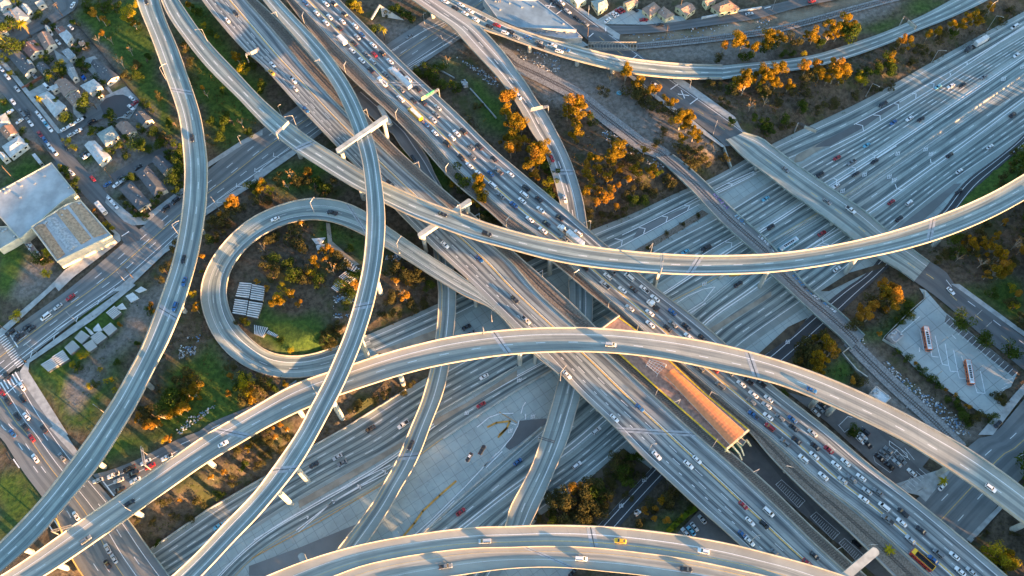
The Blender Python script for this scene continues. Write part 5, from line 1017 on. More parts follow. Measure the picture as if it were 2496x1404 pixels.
scrubP = ['14 0,700 400,660 800,560 1200,430 1500,320 1800,200 2250,20 2480,30 2496,120 1640,560 1000,900 500,1150 100,1350 -50,1300', '13 1700,830 2120,790 2496,740 2496,1404 2300,1300 2150,1180', '23 540,20 1300,0 1480,230 1700,470 1180,680 790,810 700,480', '23 1640,0 2000,0 2230,170 1880,290 1700,200', '22 100,300 500,100 1040,480 1060,640 800,520 500,500 200,560', '22 60,950 400,770 700,770 1050,900 1010,1404 100,1404',
          '22 1260,780 1620,1020 1740,1404 1240,1404', '32 1180,0 1740,0 1740,140 1060,440 1060,300', '32 500,380 850,330 800,530 620,600', '32 850,1020 1640,760 1620,850 700,1404 560,1404 790,1060', '41 1250,880 2000,330 2496,40 2496,460 1450,1140', '31 1700,200 1900,350 2200,700 2496,850 2350,1150 1900,1300 1100,1404 1400,960', '32 0,850 500,870 300,950 0,1100', '43 260,900 1050,200 1350,380 860,920', '43 1080,930 1480,480 1790,760 1480,960', '24 2496,40 2350,200 1900,620 2250,480 2496,290', '24 1500,980 2000,830 2496,600 2496,1404 2050,1404', '34 800,230 1100,-80 1500,30 1400,200 1150,470 960,440', '34 280,700 500,480 780,520 760,640 600,850', '34 600,850 760,650 1050,900 980,940', '11 1700,0 1900,30 2496,750 2400,800 1900,300', '11 1600,250 1700,300 2100,800 2496,1180 2200,1404 1960,1404', '12 1050,200 1250,450 1150,380', '12 1500,680 1700,560 1900,900 2300,1404 2200,1404 1800,940', '13 0,900 200,1200 280,1404 0,1404', '13 250,850 500,980 900,1300 1300,1404 550,1404 400,1100', '13 1050,650 1350,780 1900,1280 2060,1404 1500,1404 1250,1100 1050,900', '34 1150,500 1900,1080 2100,1404 1700,1150', '23 1210,1010 1850,620 1870,700 1370,980', '44 2496,700 2350,760 2050,1050 2496,1404', '43 250,900 420,760 1080,220 1330,390 860,900']
scatter('scrub', 'dense brown and olive scrub covering the freeway banks', scrubP, .11, 15, .30, 1.25, LS, 11)
scatter('weeds', 'dark green weeds and low bushes on the banks and lots', scrubP[:24] + ['31 270,780 1200,20 1500,0 900,1404 600,1404', '11 800,0 1300,0 1700,1300 1500,1404 1200,700', '34 1850,0 2496,0 2496,400'], .035, 14, .28, 1.3, LG, 23)
scatter('golden_weeds', 'sunlit ochre weeds on the slopes beside the dropping ramp', ['23 540,20 1300,0 1480,230 1200,400 1000,640 720,560 700,300', '12 1750,950 2300,1200 2250,1404 2100,1300', '13 0,1200 260,1404 0,1404', '24 1800,900 2400,900 2400,1300 2100,1250', '14 0,700 800,560 900,800 0,1000'], .06, 14, .28, 1.3, LO, 31)
# litter
def litter(label, s_, n, seed):
    rs = np.random.RandomState(seed); q = np.array([P(x, y, 0)[:2] for x, y in pts(s_)]); lo = q.min(0); hi = q.max(0); mb = MB(); c = 0; tries = 0
    while c < n and tries < 20 * n:
        tries += 1; x, y = rs.uniform(lo, hi)
        if sdist(np.array([x]), np.array([y]), q)[0] > 0 or lumps(np.array([x]), np.array([y]), 5, seed)[0] < rs.uniform(.2, .7): continue
        z = tz(x, y) + .05; s = rs.uniform(.15, .5); a = rs.uniform(0, 3.14); u = Vector((math.cos(a), math.sin(a), rs.uniform(-.3, .3))) * s; v = Vector((-math.sin(a), math.cos(a), rs.uniform(-.3, .3))) * s * .7; p = Vector((x, y, z + .1))
        mb.add([p - u - v, p + u - v, p + u + v, p - u + v, p + Vector((0, 0, s * .5))], [(0, 1, 4), (1, 2, 4), (2, 3, 4), (3, 0, 4)], rs.randint(0, 3)); c += 1
    tag(mb.build('litter', [plain('litter white %d' % seed, (.5, .52, .52), .7), plain('litter grey %d' % seed, (.25, .25, .24), .8), plain('litter blue %d' % seed, (.12, .22, .34), .7)]), label, 'litter', kind='stuff')
litter('scattered rubbish beside the freight track at lower right', '34 800,500 960,470 1300,800 1900,1250 2000,1404 1650,1404 1100,850', 520, 3)
litter('rubbish strewn on the slope by the curved freight track', '23 750,-60 1300,-50 1600,150 1480,230 1000,100 13 800,1150 1100,1300', 260, 4)
litter('heap of rubbish inside the loop by the tall viaduct', '32 750,20 950,60 920,280 750,300', 120, 5); litter('rubbish right of the tall viaduct', '22 1240,1000 1400,1030 1380,1120 1250,1100', 90, 6)
litter('rubbish on the vacant lot', '31 1700,480 1900,450 1850,640 1700,680', 80, 7); litter('rubbish below the top viaduct', '13 80,450 500,540 480,680 150,640', 160, 8); litter('rubbish along the top freight track', '13 1100,330 2496,180 2496,280 1500,400', 120, 9); litter('rubbish left of the loop ramp', '31 1650,1300 2080,1100 2000,1180 1700,1404', 100, 10); litter('rubbish beside the rail crossing viaduct', '12 1900,530 2300,720 2350,900 2000,600', 120, 12)
# ------------------------------------------------------------------ pavements, lots, paint
def poly_sheet(name, s_, mat, dz, z=0.0): return sheet(name, s_, z, mat, dz)
poly_sheet('pavement', '31 40,445 490,30 560,-30 520,-60 440,20 0,400 -60,470 -60,530', 'walk', .04)
poly_sheet('pavement', '31 190,800 260,690 1190,0 1260,-40 1290,-20 900,300 280,720 270,800 650,1404 560,1404 200,880', 'walk', .10)
poly_sheet('pavement', '21 1190,1404 1570,1040 1700,960 1700,900 1560,990 1080,1404', 'walk', .10)
poly_sheet('pavement', '21 1000,560 1180,740 1260,780 1380,770 1750,440 1750,410 1380,690 1280,700 1200,640 1020,480', 'walk', .10)
poly_sheet('pavement', '21 560,1404 700,1270 1080,980 1150,920 1140,870 1060,790 1040,810 1090,860 1060,900 620,1200 500,1330', 'walk', .10)
poly_sheet('pavement', '21 1975,230 2330,0 2496,-80 2496,-130 2300,-30 1975,180', 'walk', .10)
poly_sheet('pavement', '21 1960,680 2180,540 2496,345 2496,300 2160,490 1960,610', 'walk', .10)
poly_sheet('pavement', '22 0,350 50,340 380,110 440,60 360,60 0,300', 'walk', .10)
poly_sheet('pavement', '41 470,0 740,300 790,300 560,-50', 'walk', .10)
poly_sheet('pavement', '11 0,590 550,1270 590,1260 30,560', 'walk', .10)
poly_sheet('pavement', '11 0,860 280,1200 21 400,0 470,-30 11 0,790', 'walk', .06)
poly_sheet('yard', '11 510,470 650,560 700,620 600,670 540,560', 'walk', .08); poly_sheet('yard', '11 780,570 900,530 930,560 870,600 1080,890 1050,890 800,620', 'walk', .08)
poly_sheet('yard', '11 960,930 1200,820 1330,960 1290,1040 1230,1130 1140,1120 1100,1140 1050,1120', 'walk', .06)
poly_sheet('cul_de_sac', '11 950,1000 1000,940 1090,905 1170,900 1240,930 1275,990 1250,1050 1190,1100 1100,1125 1000,1120', 'darkasphalt', .13)
poly_sheet('yard', '11 690,1010 830,1120 760,1150 700,1080', 'walk', .07); poly_sheet('yard', '11 260,880 420,790 470,850 300,930', 'walk', .06)
poly_sheet('yard', '21 0,430 540,170 700,460 720,620 300,900 0,700', 'lot', .03); poly_sheet('yard', '21 1040,300 1640,-20 1700,40 1100,380', 'lot', .05); poly_sheet('pavement', '21 640,1190 1060,890 1130,930 680,1250', 'walk', .14)
poly_sheet('bus_yard', '34 1500,10 1560,30 1740,235 2440,800 2370,950 2230,1010 2310,1160 2150,1240 1870,1050 1480,790 1180,480 1300,370 1560,110', 'slabs_blue', .06)
poly_sheet('parking_bays', '34 1760,260 2440,800 2385,850 1740,330', 'lot', .10)
poly_sheet('car_park', '34 250,1000 560,1080 1240,1404 44 1200,60 1600,280 1530,370 1640,440 1440,610 1500,640 1300,560 620,-60 300,-300', 'lot', .05)
poly_sheet('car_park', '43 2050,250 2496,560 44 0,480 1200,1500 1600,1600 1300,1404 0,190 -200,0', 'lot', .04)
poly_sheet('car_park', '43 1600,1000 1800,790 1850,760 2300,1150 1900,1060', 'lot', .05)
poly_sheet('corner_lot', '13 840,190 1060,60 1180,80 1650,160 1690,200 1300,235 850,230', 'slabs_blue', .05)
poly_sheet('warehouse_yard', '13 -200,60 0,40 700,390 760,430 640,470 0,240 -300,150', 'slabs_blue', .04)
poly_sheet('pavement', '44 1180,560 1760,370 1800,400 1560,700 1500,640', 'walk', .05); poly_sheet('pavement', '34 2060,1404 2420,1000 2600,800 2600,900 2496,1020 2200,1404', 'walk', .05)
poly_sheet('pavement', '34 1800,-30 1850,0 2496,470 2600,540 2620,510 2496,420 1880,-30', 'walk', .04); poly_sheet('pavement', '44 1950,1050 2270,720 2310,740 1990,1090', 'walk', .06)
poly_sheet('path', '22 680,750 720,760 740,930 1000,1150 960,1160 700,960', 'tan', .0); poly_sheet('pavement', '13 1000,330 1060,330 1040,375 980,350', 'walk', .1)
poly_sheet('pavement', '13 1560,690 1850,895 2150,1110 2225,1255 2130,1165 1850,968 1560,768', 'walk', .10); poly_sheet('pavement', '13 1130,720 1400,940 1700,1170 2030,1400 2056,1392 1740,1135 1450,935 1170,705', 'walk', .10); poly_sheet('pavement', '13 540,-30 850,190 1060,330 1050,380 840,235 500,-30', 'walk', .10)
poly_sheet('verge', '43 235,915 300,830 620,610 1090,190 1350,385 850,925', 'earth', .14, TR); poly_sheet('verge', '34 -100,700 250,380 440,290 300,460 40,640 -60,760', 'earth', .14, TR); poly_sheet('verge', '24 830,1230 560,1404 640,1404 1000,1230 1180,1170 1180,1130', 'earth', .14, TR)
# sunken freeway: dirt island, tan shoulders, gore details
poly_sheet('median_island', '23 1190,1020 1500,840 1840,630 1900,670 1560,870 1300,1030', 'ballast', .12, TR)
poly_sheet('shoulder', '32 1690,1270 2000,1110 2496,790 2496,850 1720,1320', 'tan', .16, TR); poly_sheet('shoulder', '42 420,690 900,420 1400,130 1420,170 940,470 430,760', 'tan', .16, TR)
poly_sheet('shoulder', '33 1900,400 2496,40 2496,90 1920,450', 'tan', .16, TR); poly_sheet('shoulder', '32 1150,620 1740,400 1740,480 1240,640', 'tan', .16, TR); poly_sheet('shoulder', '24 330,110 600,-30 690,-30 380,170 300,190', 'tan', .16, TR)
poly_sheet('asphalt_patch', '14 540,1370 890,1185 1240,990 1300,960 1315,980 1130,1100 960,1220 650,1390 500,1404', 'asphalt', .17, TR)
poly_sheet('asphalt_patch', '23 1180,900 1240,800 1700,600 1720,640 1290,870', 'street', .17, TR)
poly_sheet('asphalt_patch', '24 1830,385 1900,380 1640,640 1380,860 1240,860 1400,720', 'street', .17, TR)
poly_sheet('gore_island', '0 1265,1026 1330,1020 1338,1028 1300,1055 1262,1085 1242,1097 1232,1090 1236,1078 1255,1052', 'asphalt', .17, TR)
poly_sheet('sunken_road', '42 -50,1310 440,1130 1000,900 850,1070 750,1200 300,1404 -50,1404', 'street', .17, TR)
PM = {'w': MB(), 'y': MB(), 'o': MB()}
def line(s_, wd=.4, col='w', z=TR, dz=.22, closed=False):
    q = [P(x, y, z) + Vector((0, 0, dz)) for x, y in pts(s_)]
    for a, b in zip(q[:-1], q[1:]):
        t = (b - a).normalized(); n = Vector((-t.y, t.x, 0)) * wd / 2
        PM[col].add([a - n - t * wd / 3, b - n + t * wd / 3, b + n + t * wd / 3, a + n - t * wd / 3], [(0, 1, 2, 3)])
for s_ in ('23 1660,590 1720,590 1700,635', '23 1450,690 1510,700 1495,745', '23 1230,797 1297,810 1283,855', '23 1010,905 1080,920 1070,975', '23 2080,380 2130,385 2108,412', '23 2290,280 2335,280 2322,300', '23 1080,870 1660,590 1900,460', '23 1010,1010 1810,580', '23 1960,440 2080,378 2330,265', '23 1990,470 2110,412 2350,290',
           '23 2050,935 2120,945 2115,990', '23 1830,1065 2050,935 2190,855', '23 1990,1065 2115,990 2200,945', '14 1930,600 1960,600 1945,625', '14 1765,693 1800,700 1790,720', '14 1590,793 1640,797 1635,835', '14 1420,890 1470,895 1465,935', '14 1250,985 1300,995 1300,1040', '14 1065,1095 1125,1100 1130,1150', '14 900,1180 960,1195 970,1250',
           '14 880,1185 1250,988 1780,690 2260,400 2496,250', '14 650,1404 970,1250 1640,835 2260,410 2496,260', '24 680,330 715,345 710,372', '24 850,225 895,235 890,262', '24 1035,105 1080,115 1070,142', '24 1605,150 1610,185 1650,190', '24 1270,390 1285,430 1330,440', '24 580,895 585,950 655,965', '24 640,420 850,295 1280,25', '24 590,380 680,330 1100,70',
           '24 240,1030 580,800 640,760', '24 410,1010 580,890 700,800', '24 530,975 655,965 790,880', '42 1500,1035 1700,855 2000,560 2300,240', '42 1540,1040 1700,885 1900,690', '33 1600,150 1700,85 1850,20 1950,0', '33 1700,235 1850,140 1910,60 1960,0', '33 1720,250 1870,155', '32 2120,1330 2230,1240 2330,1205 2460,1200', '0 1180,1137 1220,1098 1248,1065 1262,1038 1265,1026', '0 1185,1140 1224,1101', '0 1270,1008 1275,990 1281,981', '0 1281,1010 1281,1022', '0 1243,1030 1258,1036',
           '42 0,1060 700,640 1290,350', '42 400,970 760,690 1250,400', '42 420,985 740,705 1000,560 1270,425', '42 1215,400 1250,405 1240,440', '42 980,540 1015,548 1005,575', '42 740,685 765,695 755,715', '42 500,835 515,845 505,858', '42 760,1310 800,1280'): line(s_)
for s_ in ('42 1410,1035 1520,905 1600,790 1760,640 1915,505', '32 2220,1330 2300,1290 2430,1275 2400,1340 2330,1404', '42 2320,85 2400,0', '33 1770,620 1960,610', '23 2100,1260 2200,1250'): line(s_, .9, 'o')
line('42 -20,1235 300,1060 600,900 1210,540', .35, 'o'); line('32 2496,1290 2330,1190', .3, 'o')
for s_, z in (('31 170,570 95,450', 0), ('31 215,885 20,1045', 0), ('41 1085,640 970,490', 0), ('41 590,980 515,870', 0), ('41 505,980 470,925', 0), ('41 130,295 185,375', 0), ('21 1160,880 1225,838', 0), ('13 450,138 505,98', 0), ('13 765,352 803,318', 0), ('13 922,258 922,297', 0), ('13 1182,555 1222,523', 0), ('13 1540,850 1608,802', 0), ('13 1725,990 1797,937', 0), ('14 30,80 85,65', 0),
              ('13 350,50 440,68', 0), ('13 375,85 408,28', 0), ('13 1610,895 1712,910', 0), ('13 1640,862 1672,935', 0)): line(s_, .5, 'w', z, .16)
for s_ in ('31 530,410 930,150 1090,10', '31 180,700 330,590 560,430', '31 930,165 940,125', '31 725,330 740,285', '31 510,500 520,460', '31 290,670 305,620', '21 1960,620 2180,450 2420,290 2496,240', '21 2110,560 2060,560 2075,530', '21 2300,410 2245,410 2250,380', '21 2470,270 2420,270 2425,235', '22 0,260 350,40', '22 235,130 180,125 185,90', '22 55,265 0,270', '12 1260,510 1500,360 1640,280 1900,180', '12 1450,640 1630,535 1880,390', '12 1635,290 1610,270', '12 1460,655 1445,630'): line(s_, .3, 'w', 0, .16)
# crosswalks
a0, a1 = (10, 470), (195, 745)
for i in range(15):
    t = i / 14; x = a0[0] + (a1[0] - a0[0]) * t; y = a0[1] + (a1[1] - a0[1]) * t; line('31 %f,%f %f,%f' % (x - 28, y + 22, x + 32, y - 22), .4, 'w', 0, .18)
for i in range(7):
    t = i / 6; x = 5 + 165 * t; y = 965 - 115 * t; line('31 %f,%f %f,%f' % (x - 22, y - 38, x + 22, y + 38), .6, 'w', 0, .18)
for i in range(16):  # yard bays
    t = i / 15; x = 1790 + 640 * t; y = 300 + 510 * t; line('34 %f,%f %f,%f' % (x, y, x - 50, y + 50), .18, 'w', 0, .16)
for i in range(6): line('34 %d,%d %d,%d' % (2390 + i * -28, 870 + i * 36, 2330 + i * -24, 820 + i * 44 + 60), .18, 'w', 0, .16)
for s_ in ('34 1505,405 1545,600', '34 1650,465 1690,640 1720,735 1780,745', '34 1610,600 1620,660 1680,665', '34 1745,540 1780,745 1795,800 1865,805', '34 1825,600 1865,805 1880,865 1940,868', '34 1900,655 1915,700', '34 2025,920 2050,1005 2125,1010 2080,800', '34 1500,280 1330,430', '34 1810,455 1845,490', '34 1500,575 1500,615'): line(s_, .3, 'w', 0, .16)
for i in range(7): line('44 %d,%d %d,%d' % (1110 + i * 42, 235 - i * 8 , 1200 + i * 42, 300 + i * 0), .15, 'w', 0, .14)
for s_ in ('44 1180,325 1290,205', '44 1215,120 1380,240 1390,280 1340,260 1215,160 1215,120', '44 1065,270 1080,320 1220,420 1245,400', '34 740,1310 820,1230 860,1240', '34 730,1310 790,1380 840,1340'): line(s_, .2, 'w', 0, .14)
for i in range(8): line('44 %d,%d %d,%d' % (1500 - i * 28, 385 + i * 28, 1570 - i * 28, 445 + i * 28), .15, 'w', 0, .14)
for (cx_, cy_) in ((270, 625), (600, 930), (870, 1180)):
    line('44 %d,%d %d,%d %d,%d %d,%d %d,%d' % (cx_ - 135, cy_ - 90, cx_ - 80, cy_ - 135, cx_ + 145, cy_ + 65, cx_ + 80, cy_ + 130, cx_ - 135, cy_ - 90), .13, 'w', 0, .14)
    for i in range(14):
        t = i / 13; line('44 %f,%f %f,%f' % (cx_ - 130 + 215 * t, cy_ - 88 + 210 * t, cx_ - 90 + 225 * t - 10, cy_ - 120 + 195 * t), .11, 'w', 0, .14)
def diamond(x, y, cell, ang, z):   # carpool letters block seen as a small lattice on the lane
    for k in range(3):
        line('%d %f,%f %f,%f' % (cell, x - 20 + k * 16, y + 16 - k * 3, x - 12 + k * 16, y - 20 - k * 3), .3, 'w', z)
    for k in range(2): line('%d %f,%f %f,%f' % (cell, x - 20, y + 14 - k * 22, x + 16, y + 8 - k * 22), .3, 'w', z)
for x, y, c in ((2020, 1200, 32), (100, 890, 33), (1070, 740, 43), (1290, 495, 43), (250, 525, 34), (770, 455, 24), (980, 300, 24), (1295, 100, 24), (1560, 60, 24), (1610, 105, 24), (1215, 320, 24), (1260, 350, 24), (2300, 755, 14), (2480, 640, 14), (230, 1235, 33), (15, 1370, 33), (1860, 1340, 23)): diamond(x, y, c, 0, TR)
for k, nm in (('w', 'white'), ('y', 'yellow'), ('o', 'orange')):
    if PM[k].f:
        mt = M['white'] if k == 'w' else plain('curb paint ochre', (0.50, 0.27, 0.05), .6); me = PM[k].mesh('road_marking', [mt]); fixup(me)
        for p in me.polygons:
            if p.normal.z < 0: p.flip()
        tag(obj('road_marking', me), kind='structure')
# ------------------------------------------------------------------ walls and barriers
def wall(name, label, cat, s_, z, h, wd, mat, base=0.0, dz=0.0):
    q = [P(x, y, z) for x, y in pts(s_)]; q = [Vector((p.x, p.y, (z if z != 0 else tz(p.x, p.y)) - .2 + dz)) for p in q]; mb = MB(); n = []
    for i, p in enumerate(q):
        t = q[min(i + 1, len(q) - 1)] - q[max(i - 1, 0)]; t.z = 0; t.normalize(); n.append(Vector((-t.y, t.x, 0)) * wd / 2)
    vs_ = []; fs_ = []
    for p, m in zip(q, n): vs_ += [p - m, p + m, p + m + Vector((0, 0, h + .2)), p - m + Vector((0, 0, h + .2))]
    for i in range(len(q) - 1):
        for k in range(4): fs_.append((4 * i + k, 4 * i + (k + 1) % 4, 4 * i + 4 + (k + 1) % 4, 4 * i + 4 + k))
    fs_ += [(3, 2, 1, 0), tuple(4 * (len(q) - 1) + k for k in range(4))]
    mb.add(vs_, fs_); return tag(mb.build(name, mat), label, cat)
wall('median_barrier', 'concrete median wall along the middle of the sunken freeway at upper right', 'barrier', '0 2600,112 2496,181 2241,356 2061,480 1990,526 1880,590 1750,681', TR, 1.0, .8, M['conc'])
wall('median_barrier', 'concrete wall between carpool lane and gore left of the near deck', 'barrier', '0 1080,1070 1150,1023 1260,952 1345,905', TR, 1.0, .7, M['conc'])
wall('median_barrier', 'long concrete wall below the concrete gore at bottom centre', 'barrier', '0 1000,1325 1041,1290 1150,1190 1260,1095 1320,1042', TR, 1.0, .7, M['conc'])
wall('median_barrier', 'concrete wall edging the upper lanes beside the low ramp', 'barrier', '0 979,1092 1056,1012 1180,940 1260,893', TR, .9, .5, M['conc'])
wall('retaining_wall', 'long thin wall along the upper edge of the freeway at bottom left', 'wall', '0 369,1339 508,1243 640,1167', TR, 1.2, .5, M['conc'])
wall('retaining_wall', 'low kerb wall on the far side of the bottom left freeway lanes', 'wall', '0 755,1093 840,1045 990,950', TR, 1.0, .5, M['conc'])
wall('garden_wall', 'thin dark wall behind the top left houses', 'wall', '11 660,150 960,500 1150,740 1330,960 1500,1250 1650,1404', 0, 2.0, .25, plain('dark fence', (.05, .05, .05)))
wall('garden_wall', 'short brown wall between two front yards at left', 'wall', '11 210,840 400,730', 0, 1.6, .5, plain('brown brick', (.2, .09, .06)))
wall('yard_wall', 'pale wall along the left side of the bus yard', 'wall', '34 1545,40 1550,110 1400,240 1170,470 1150,500 1270,570', 0, 1.8, .3, M['conc'])
wall('retaining_wall', 'zigzag concrete wall end below the graffiti bridge', 'wall', '34 780,490 835,575 765,630 900,790 1000,860', 0, 1.8, .5, M['conc'])
wall('yard_wall', 'long white wall beside the street along the top tracks', 'wall', '13 1830,180 2200,110 2400,80', 0, 2.0, .5, plain('white wall', (.55, .57, .56)))
wall('guard_rail', 'thin rail on the bank beside the jammed deck, upper piece', 'guard rail', '12 1720,640 1900,740', 0, 1.0, .5, M['walk']); wall('guard_rail', 'thin rail on the bank beside the jammed deck, lower piece', 'guard rail', '12 2050,840 2150,950 2300,1120', 0, 1.0, .5, M['walk'])
wall('hedge', 'bright green clipped hedge beside the small car park', 'hedge', '43 1510,985 1600,900 1700,810 1780,760', 0, 1.6, 2.2, leafmat('hedge leaves', (.09, .14, .015), (.16, .22, .02)))
wall('abutment', 'sloping concrete bridge abutment beside the street bridge', 'abutment', '23 2050,30 2130,180', 0, 2.5, .8, M['conc_green'])
# graffiti on the inner face of the bridge wall: painted letter blocks
rb = ROADS['RB']; gm = [plain('graffiti ' + n_, c_, .6) for n_, c_ in (('pink', (.62, .35, .60)), ('violet', (.20, .08, .34)), ('blue', (.03, .22, .45)), ('pale blue', (.45, .62, .70)), ('black', (.02, .02, .03)), ('green', (.08, .35, .08)), ('white', (.7, .72, .72)))]
def glyph(mb, o, t, u, s, rs, m):
    k = rs.choice(['o', 'b', 'n', 'x', 'z', 'e']); W = s * .8
    q = {'o': [(0, 0), (W, 0), (W, s), (0, s), (0, 0)], 'b': [(0, 0), (0, s), (W, s * .75), (0, s * .5), (W, s * .25), (0, 0)], 'n': [(0, 0), (0, s), (W, 0), (W, s)], 'x': [(0, 0), (W, s), (W / 2, s / 2), (0, s), (W, 0)], 'z': [(0, s), (W, s), (0, 0), (W, 0)], 'e': [(W, s), (0, s), (0, s / 2), (W * .8, s / 2), (0, s / 2), (0, 0), (W, 0)]}[k]
    for a, b in zip(q[:-1], q[1:]):
        A = o + t * a[0] + u * a[1]; B = o + t * b[0] + u * b[1]; d = (B - A).normalized(); nn = t.cross(u).normalized(); w2 = d.cross(nn) * .15
        mb.add([A - w2, B - w2, B + w2, A + w2], [(0, 1, 2, 3)], m)
rs_ = random.Random(2); gb = MB(); i = 6
while i < rb.n - 5:
    fr_ = i / rb.n; pal = [0, 1] if fr_ < .32 else ([2, 3] if fr_ < .42 else ([5, 4] if fr_ < .46 else ([3, 6, 4, 2] if fr_ < .8 else [6, 2, 3, 1])))
    a = Vector(rb.at(1, i, .02, -1.9)); b = Vector(rb.at(1, i + 1, .02, -1.9)); t = (b - a).normalized(); u = Vector(rb.D[i])
    if rs_.random() < .86:
        for k in range(2): glyph(gb, a + t * (k * 1.9) + Vector((0, 0, .03)), t, u, 1.35, rs_, rs_.choice(pal))
    i += 1
gb.build('graffiti', gm, rb.root); rb.root.children[-1].matrix_parent_inverse = Matrix.Translation(-Vector(rb.root.location))

# ------------------------------------------------------------------ columns
def column(key, x, y, zb=None, r=1.25, flare=True):
    rd = ROADS[key]; 
    g = P(x, y, TR if zb is None else zb); i, a, d = rd.near(g.x, g.y); c = rd.C[i]; zt = c[2] - 1.7
    z0 = tz(c[0], c[1]) - 1; mb = MB(); R_ = []; n = 8
    hts = [(z0, r), (zt - 5, r)] + ([(zt - 2.2, r * 1.1), (zt + .1, r * 1.9)] if flare else [(zt + .1, r)])
    if zt - 5 < z0: hts = [(z0, r), (zt + .1, r)]
    vs_ = []; ux = Vector(rd.D[i]); uy = Vector((-ux.y, ux.x, 0))
    for k, (z, q) in enumerate(hts):
        for j in range(n):
            th = math.pi / 4 * j + math.pi / 8; vs_.append(Vector((c[0], c[1], z)) + ux * math.cos(th) * q * 1.05 + uy * math.sin(th) * r * .95)
    fs_ = [(k * n + j, k * n + (j + 1) % n, (k + 1) * n + (j + 1) % n, (k + 1) * n + j) for k in range(len(hts) - 1) for j in range(n)]
    mb.add(vs_, fs_); o = mb.build('column', M['conc'], rd.root); o.matrix_parent_inverse = Matrix.Translation(-Vector(rd.root.location)); return o
for key, s_ in (('H', '32 1080,690 895,1290 42 410,750 1950,1404 32 1210,80'), ('D', '31 1780,260 1490,980 41 1010,370 335,1165 21 1700,860 1730,100 11 1560,760'), ('C', '22 400,150 985,545 23 345,1280 1390,1330 34 10,-30 24 860,1235 1640,900'), ('A', '41 1420,850 2080,370 690,1330 32 500,1250 1420,960 33 100,760 34 420,1140 44 1640,390 2420,940 560,60'),
                ('B1', '42 1410,1090 2380,1404 43 100,1370'), ('K', '13 195,500 650,640 960,690'), ('J', '12 1975,500 1640,250'), ('L', '32 2065,245 33 810,1270'), ('F', '43 100,900')):
    for x, y in pts(s_): column(key, x, y, 0 if key in 'DKJC' else None)
for key, step_, frs in (('L', 11, (.2, .5, .8)), ('R', 11, (.2, .5, .8)), ('T1', 11, (.5,)), ('T2', 11, (.5,)), ('TB', 12, (.2, .5, .8)), ('RB', 12, (.5,)), ('G', 14, (.5,))):
    rd = ROADS[key]
    for i in range(5, rd.n - 3, step_):
        for f_ in frs:
            p = rd.at(f_, i)
            z0 = tz(p[0], p[1])
            if p[2] - z0 < 4: continue
            mb = MB(); mb.tube([Vector((p[0], p[1], z0 - 1)), Vector((p[0], p[1], p[2] - 1.3))], .85, 10); o = mb.build('column', M['conc'], rd.root); o.matrix_parent_inverse = Matrix.Translation(-Vector(rd.root.location))
def bent(key, a, b, z, wd=2.6, dp=2.4, label=None, cols=(.06, .94)):
    root = ROADS[key].root; A = P(a[0], a[1], z); B = P(b[0], b[1], z); t = (B - A).normalized(); n = Vector((-t.y, t.x, 0)); ch = []
    q = []
    for s, sg in ((A, -1), (B, 1)):
        for th in (-60, -20, 20, 60): r_ = wd / 2; q.append(s + t * sg * (r_ * math.cos(math.radians(th)) - r_ * .5) + n * r_ * 1.15 * math.sin(math.radians(th)) * sg)
    mb = MB(); mb.prism([(p.x, p.y) for p in q], z - dp, z); ch.append(mb.build('bent_beam', M['conc'], root))
    for f_ in cols:
        p = A.lerp(B, f_); mb = MB(); mb.tube([Vector((p.x, p.y, tz(p.x, p.y) - 1)), Vector((p.x, p.y, z - dp + .05))], [1.0, 1.15], 10); ch.append(mb.build('column', M['conc'], root))
    for o in ch: o.matrix_parent_inverse = Matrix.Translation(-Vector(root.location))
bent('H', (822, 366), (940, 284), 22.5); bent('C', (1022, 573), (1145, 488), 18.0)
bent('B1', (2136, 1342), (1960, 1490), 23.5, 3.4, cols=(.08, .9))
for x, y, x2, y2 in ((733, 1352, 770, 1440), (962, 1297, 1000, 1380), (925, 258, 950, 300)): bent('B1' if y > 1000 else 'T2', (x, y), (x2, y2), 21.0 if y > 1000 else 8.0, 2.6, cols=(.2,))
# ------------------------------------------------------------------ lamps, poles, gantries
LAMPM = M['metal']
def lamp(cell, bx, by, hx, hy, h=10.0, z=None, key=None):
    (x, y), (x2, y2) = pts('%d %f,%f %f,%f' % (cell, bx, by, hx, hy)); 
    if key: r = ROADS[key]; z = r.C[r.near(*P(x, y, r.C[r.n // 2][2])[:2])[0]][2]
    b = P(x, y, 0 if z is None else z)
    if z is None: b = PG(x, y)
    e = P(x2, y2, b.z + h); d = e - b; d.z = 0
    if d.length < .5: d = Vector((1, 0, 0))
    L_ = min(d.length, 3.6); d.normalize(); root = empty('street_lamp', tuple(b), math.atan2(d.y, d.x))
    MB().tube([(0, 0, -.3), (0, 0, h * .5), (0, 0, h - .4)], [.16, .13, .10], 8).build('pole', LAMPM, root); MB().tube([(0, 0, h - .4), (.4, 0, h), (L_ * .6, 0, h + .35), (L_, 0, h + .3)], [.09, .08, .07, .06], 6).build('arm', LAMPM, root)
    q = MB(); q.box(L_ - .1, L_ + .65, -.17, .17, h + .18, h + .38); q.build('lamp_head', M['parapet'], root); MB().box(-.28, .28, -.28, .28, -.3, .25).build('base', M['conc'], root); return root, (x, y)
LL = []
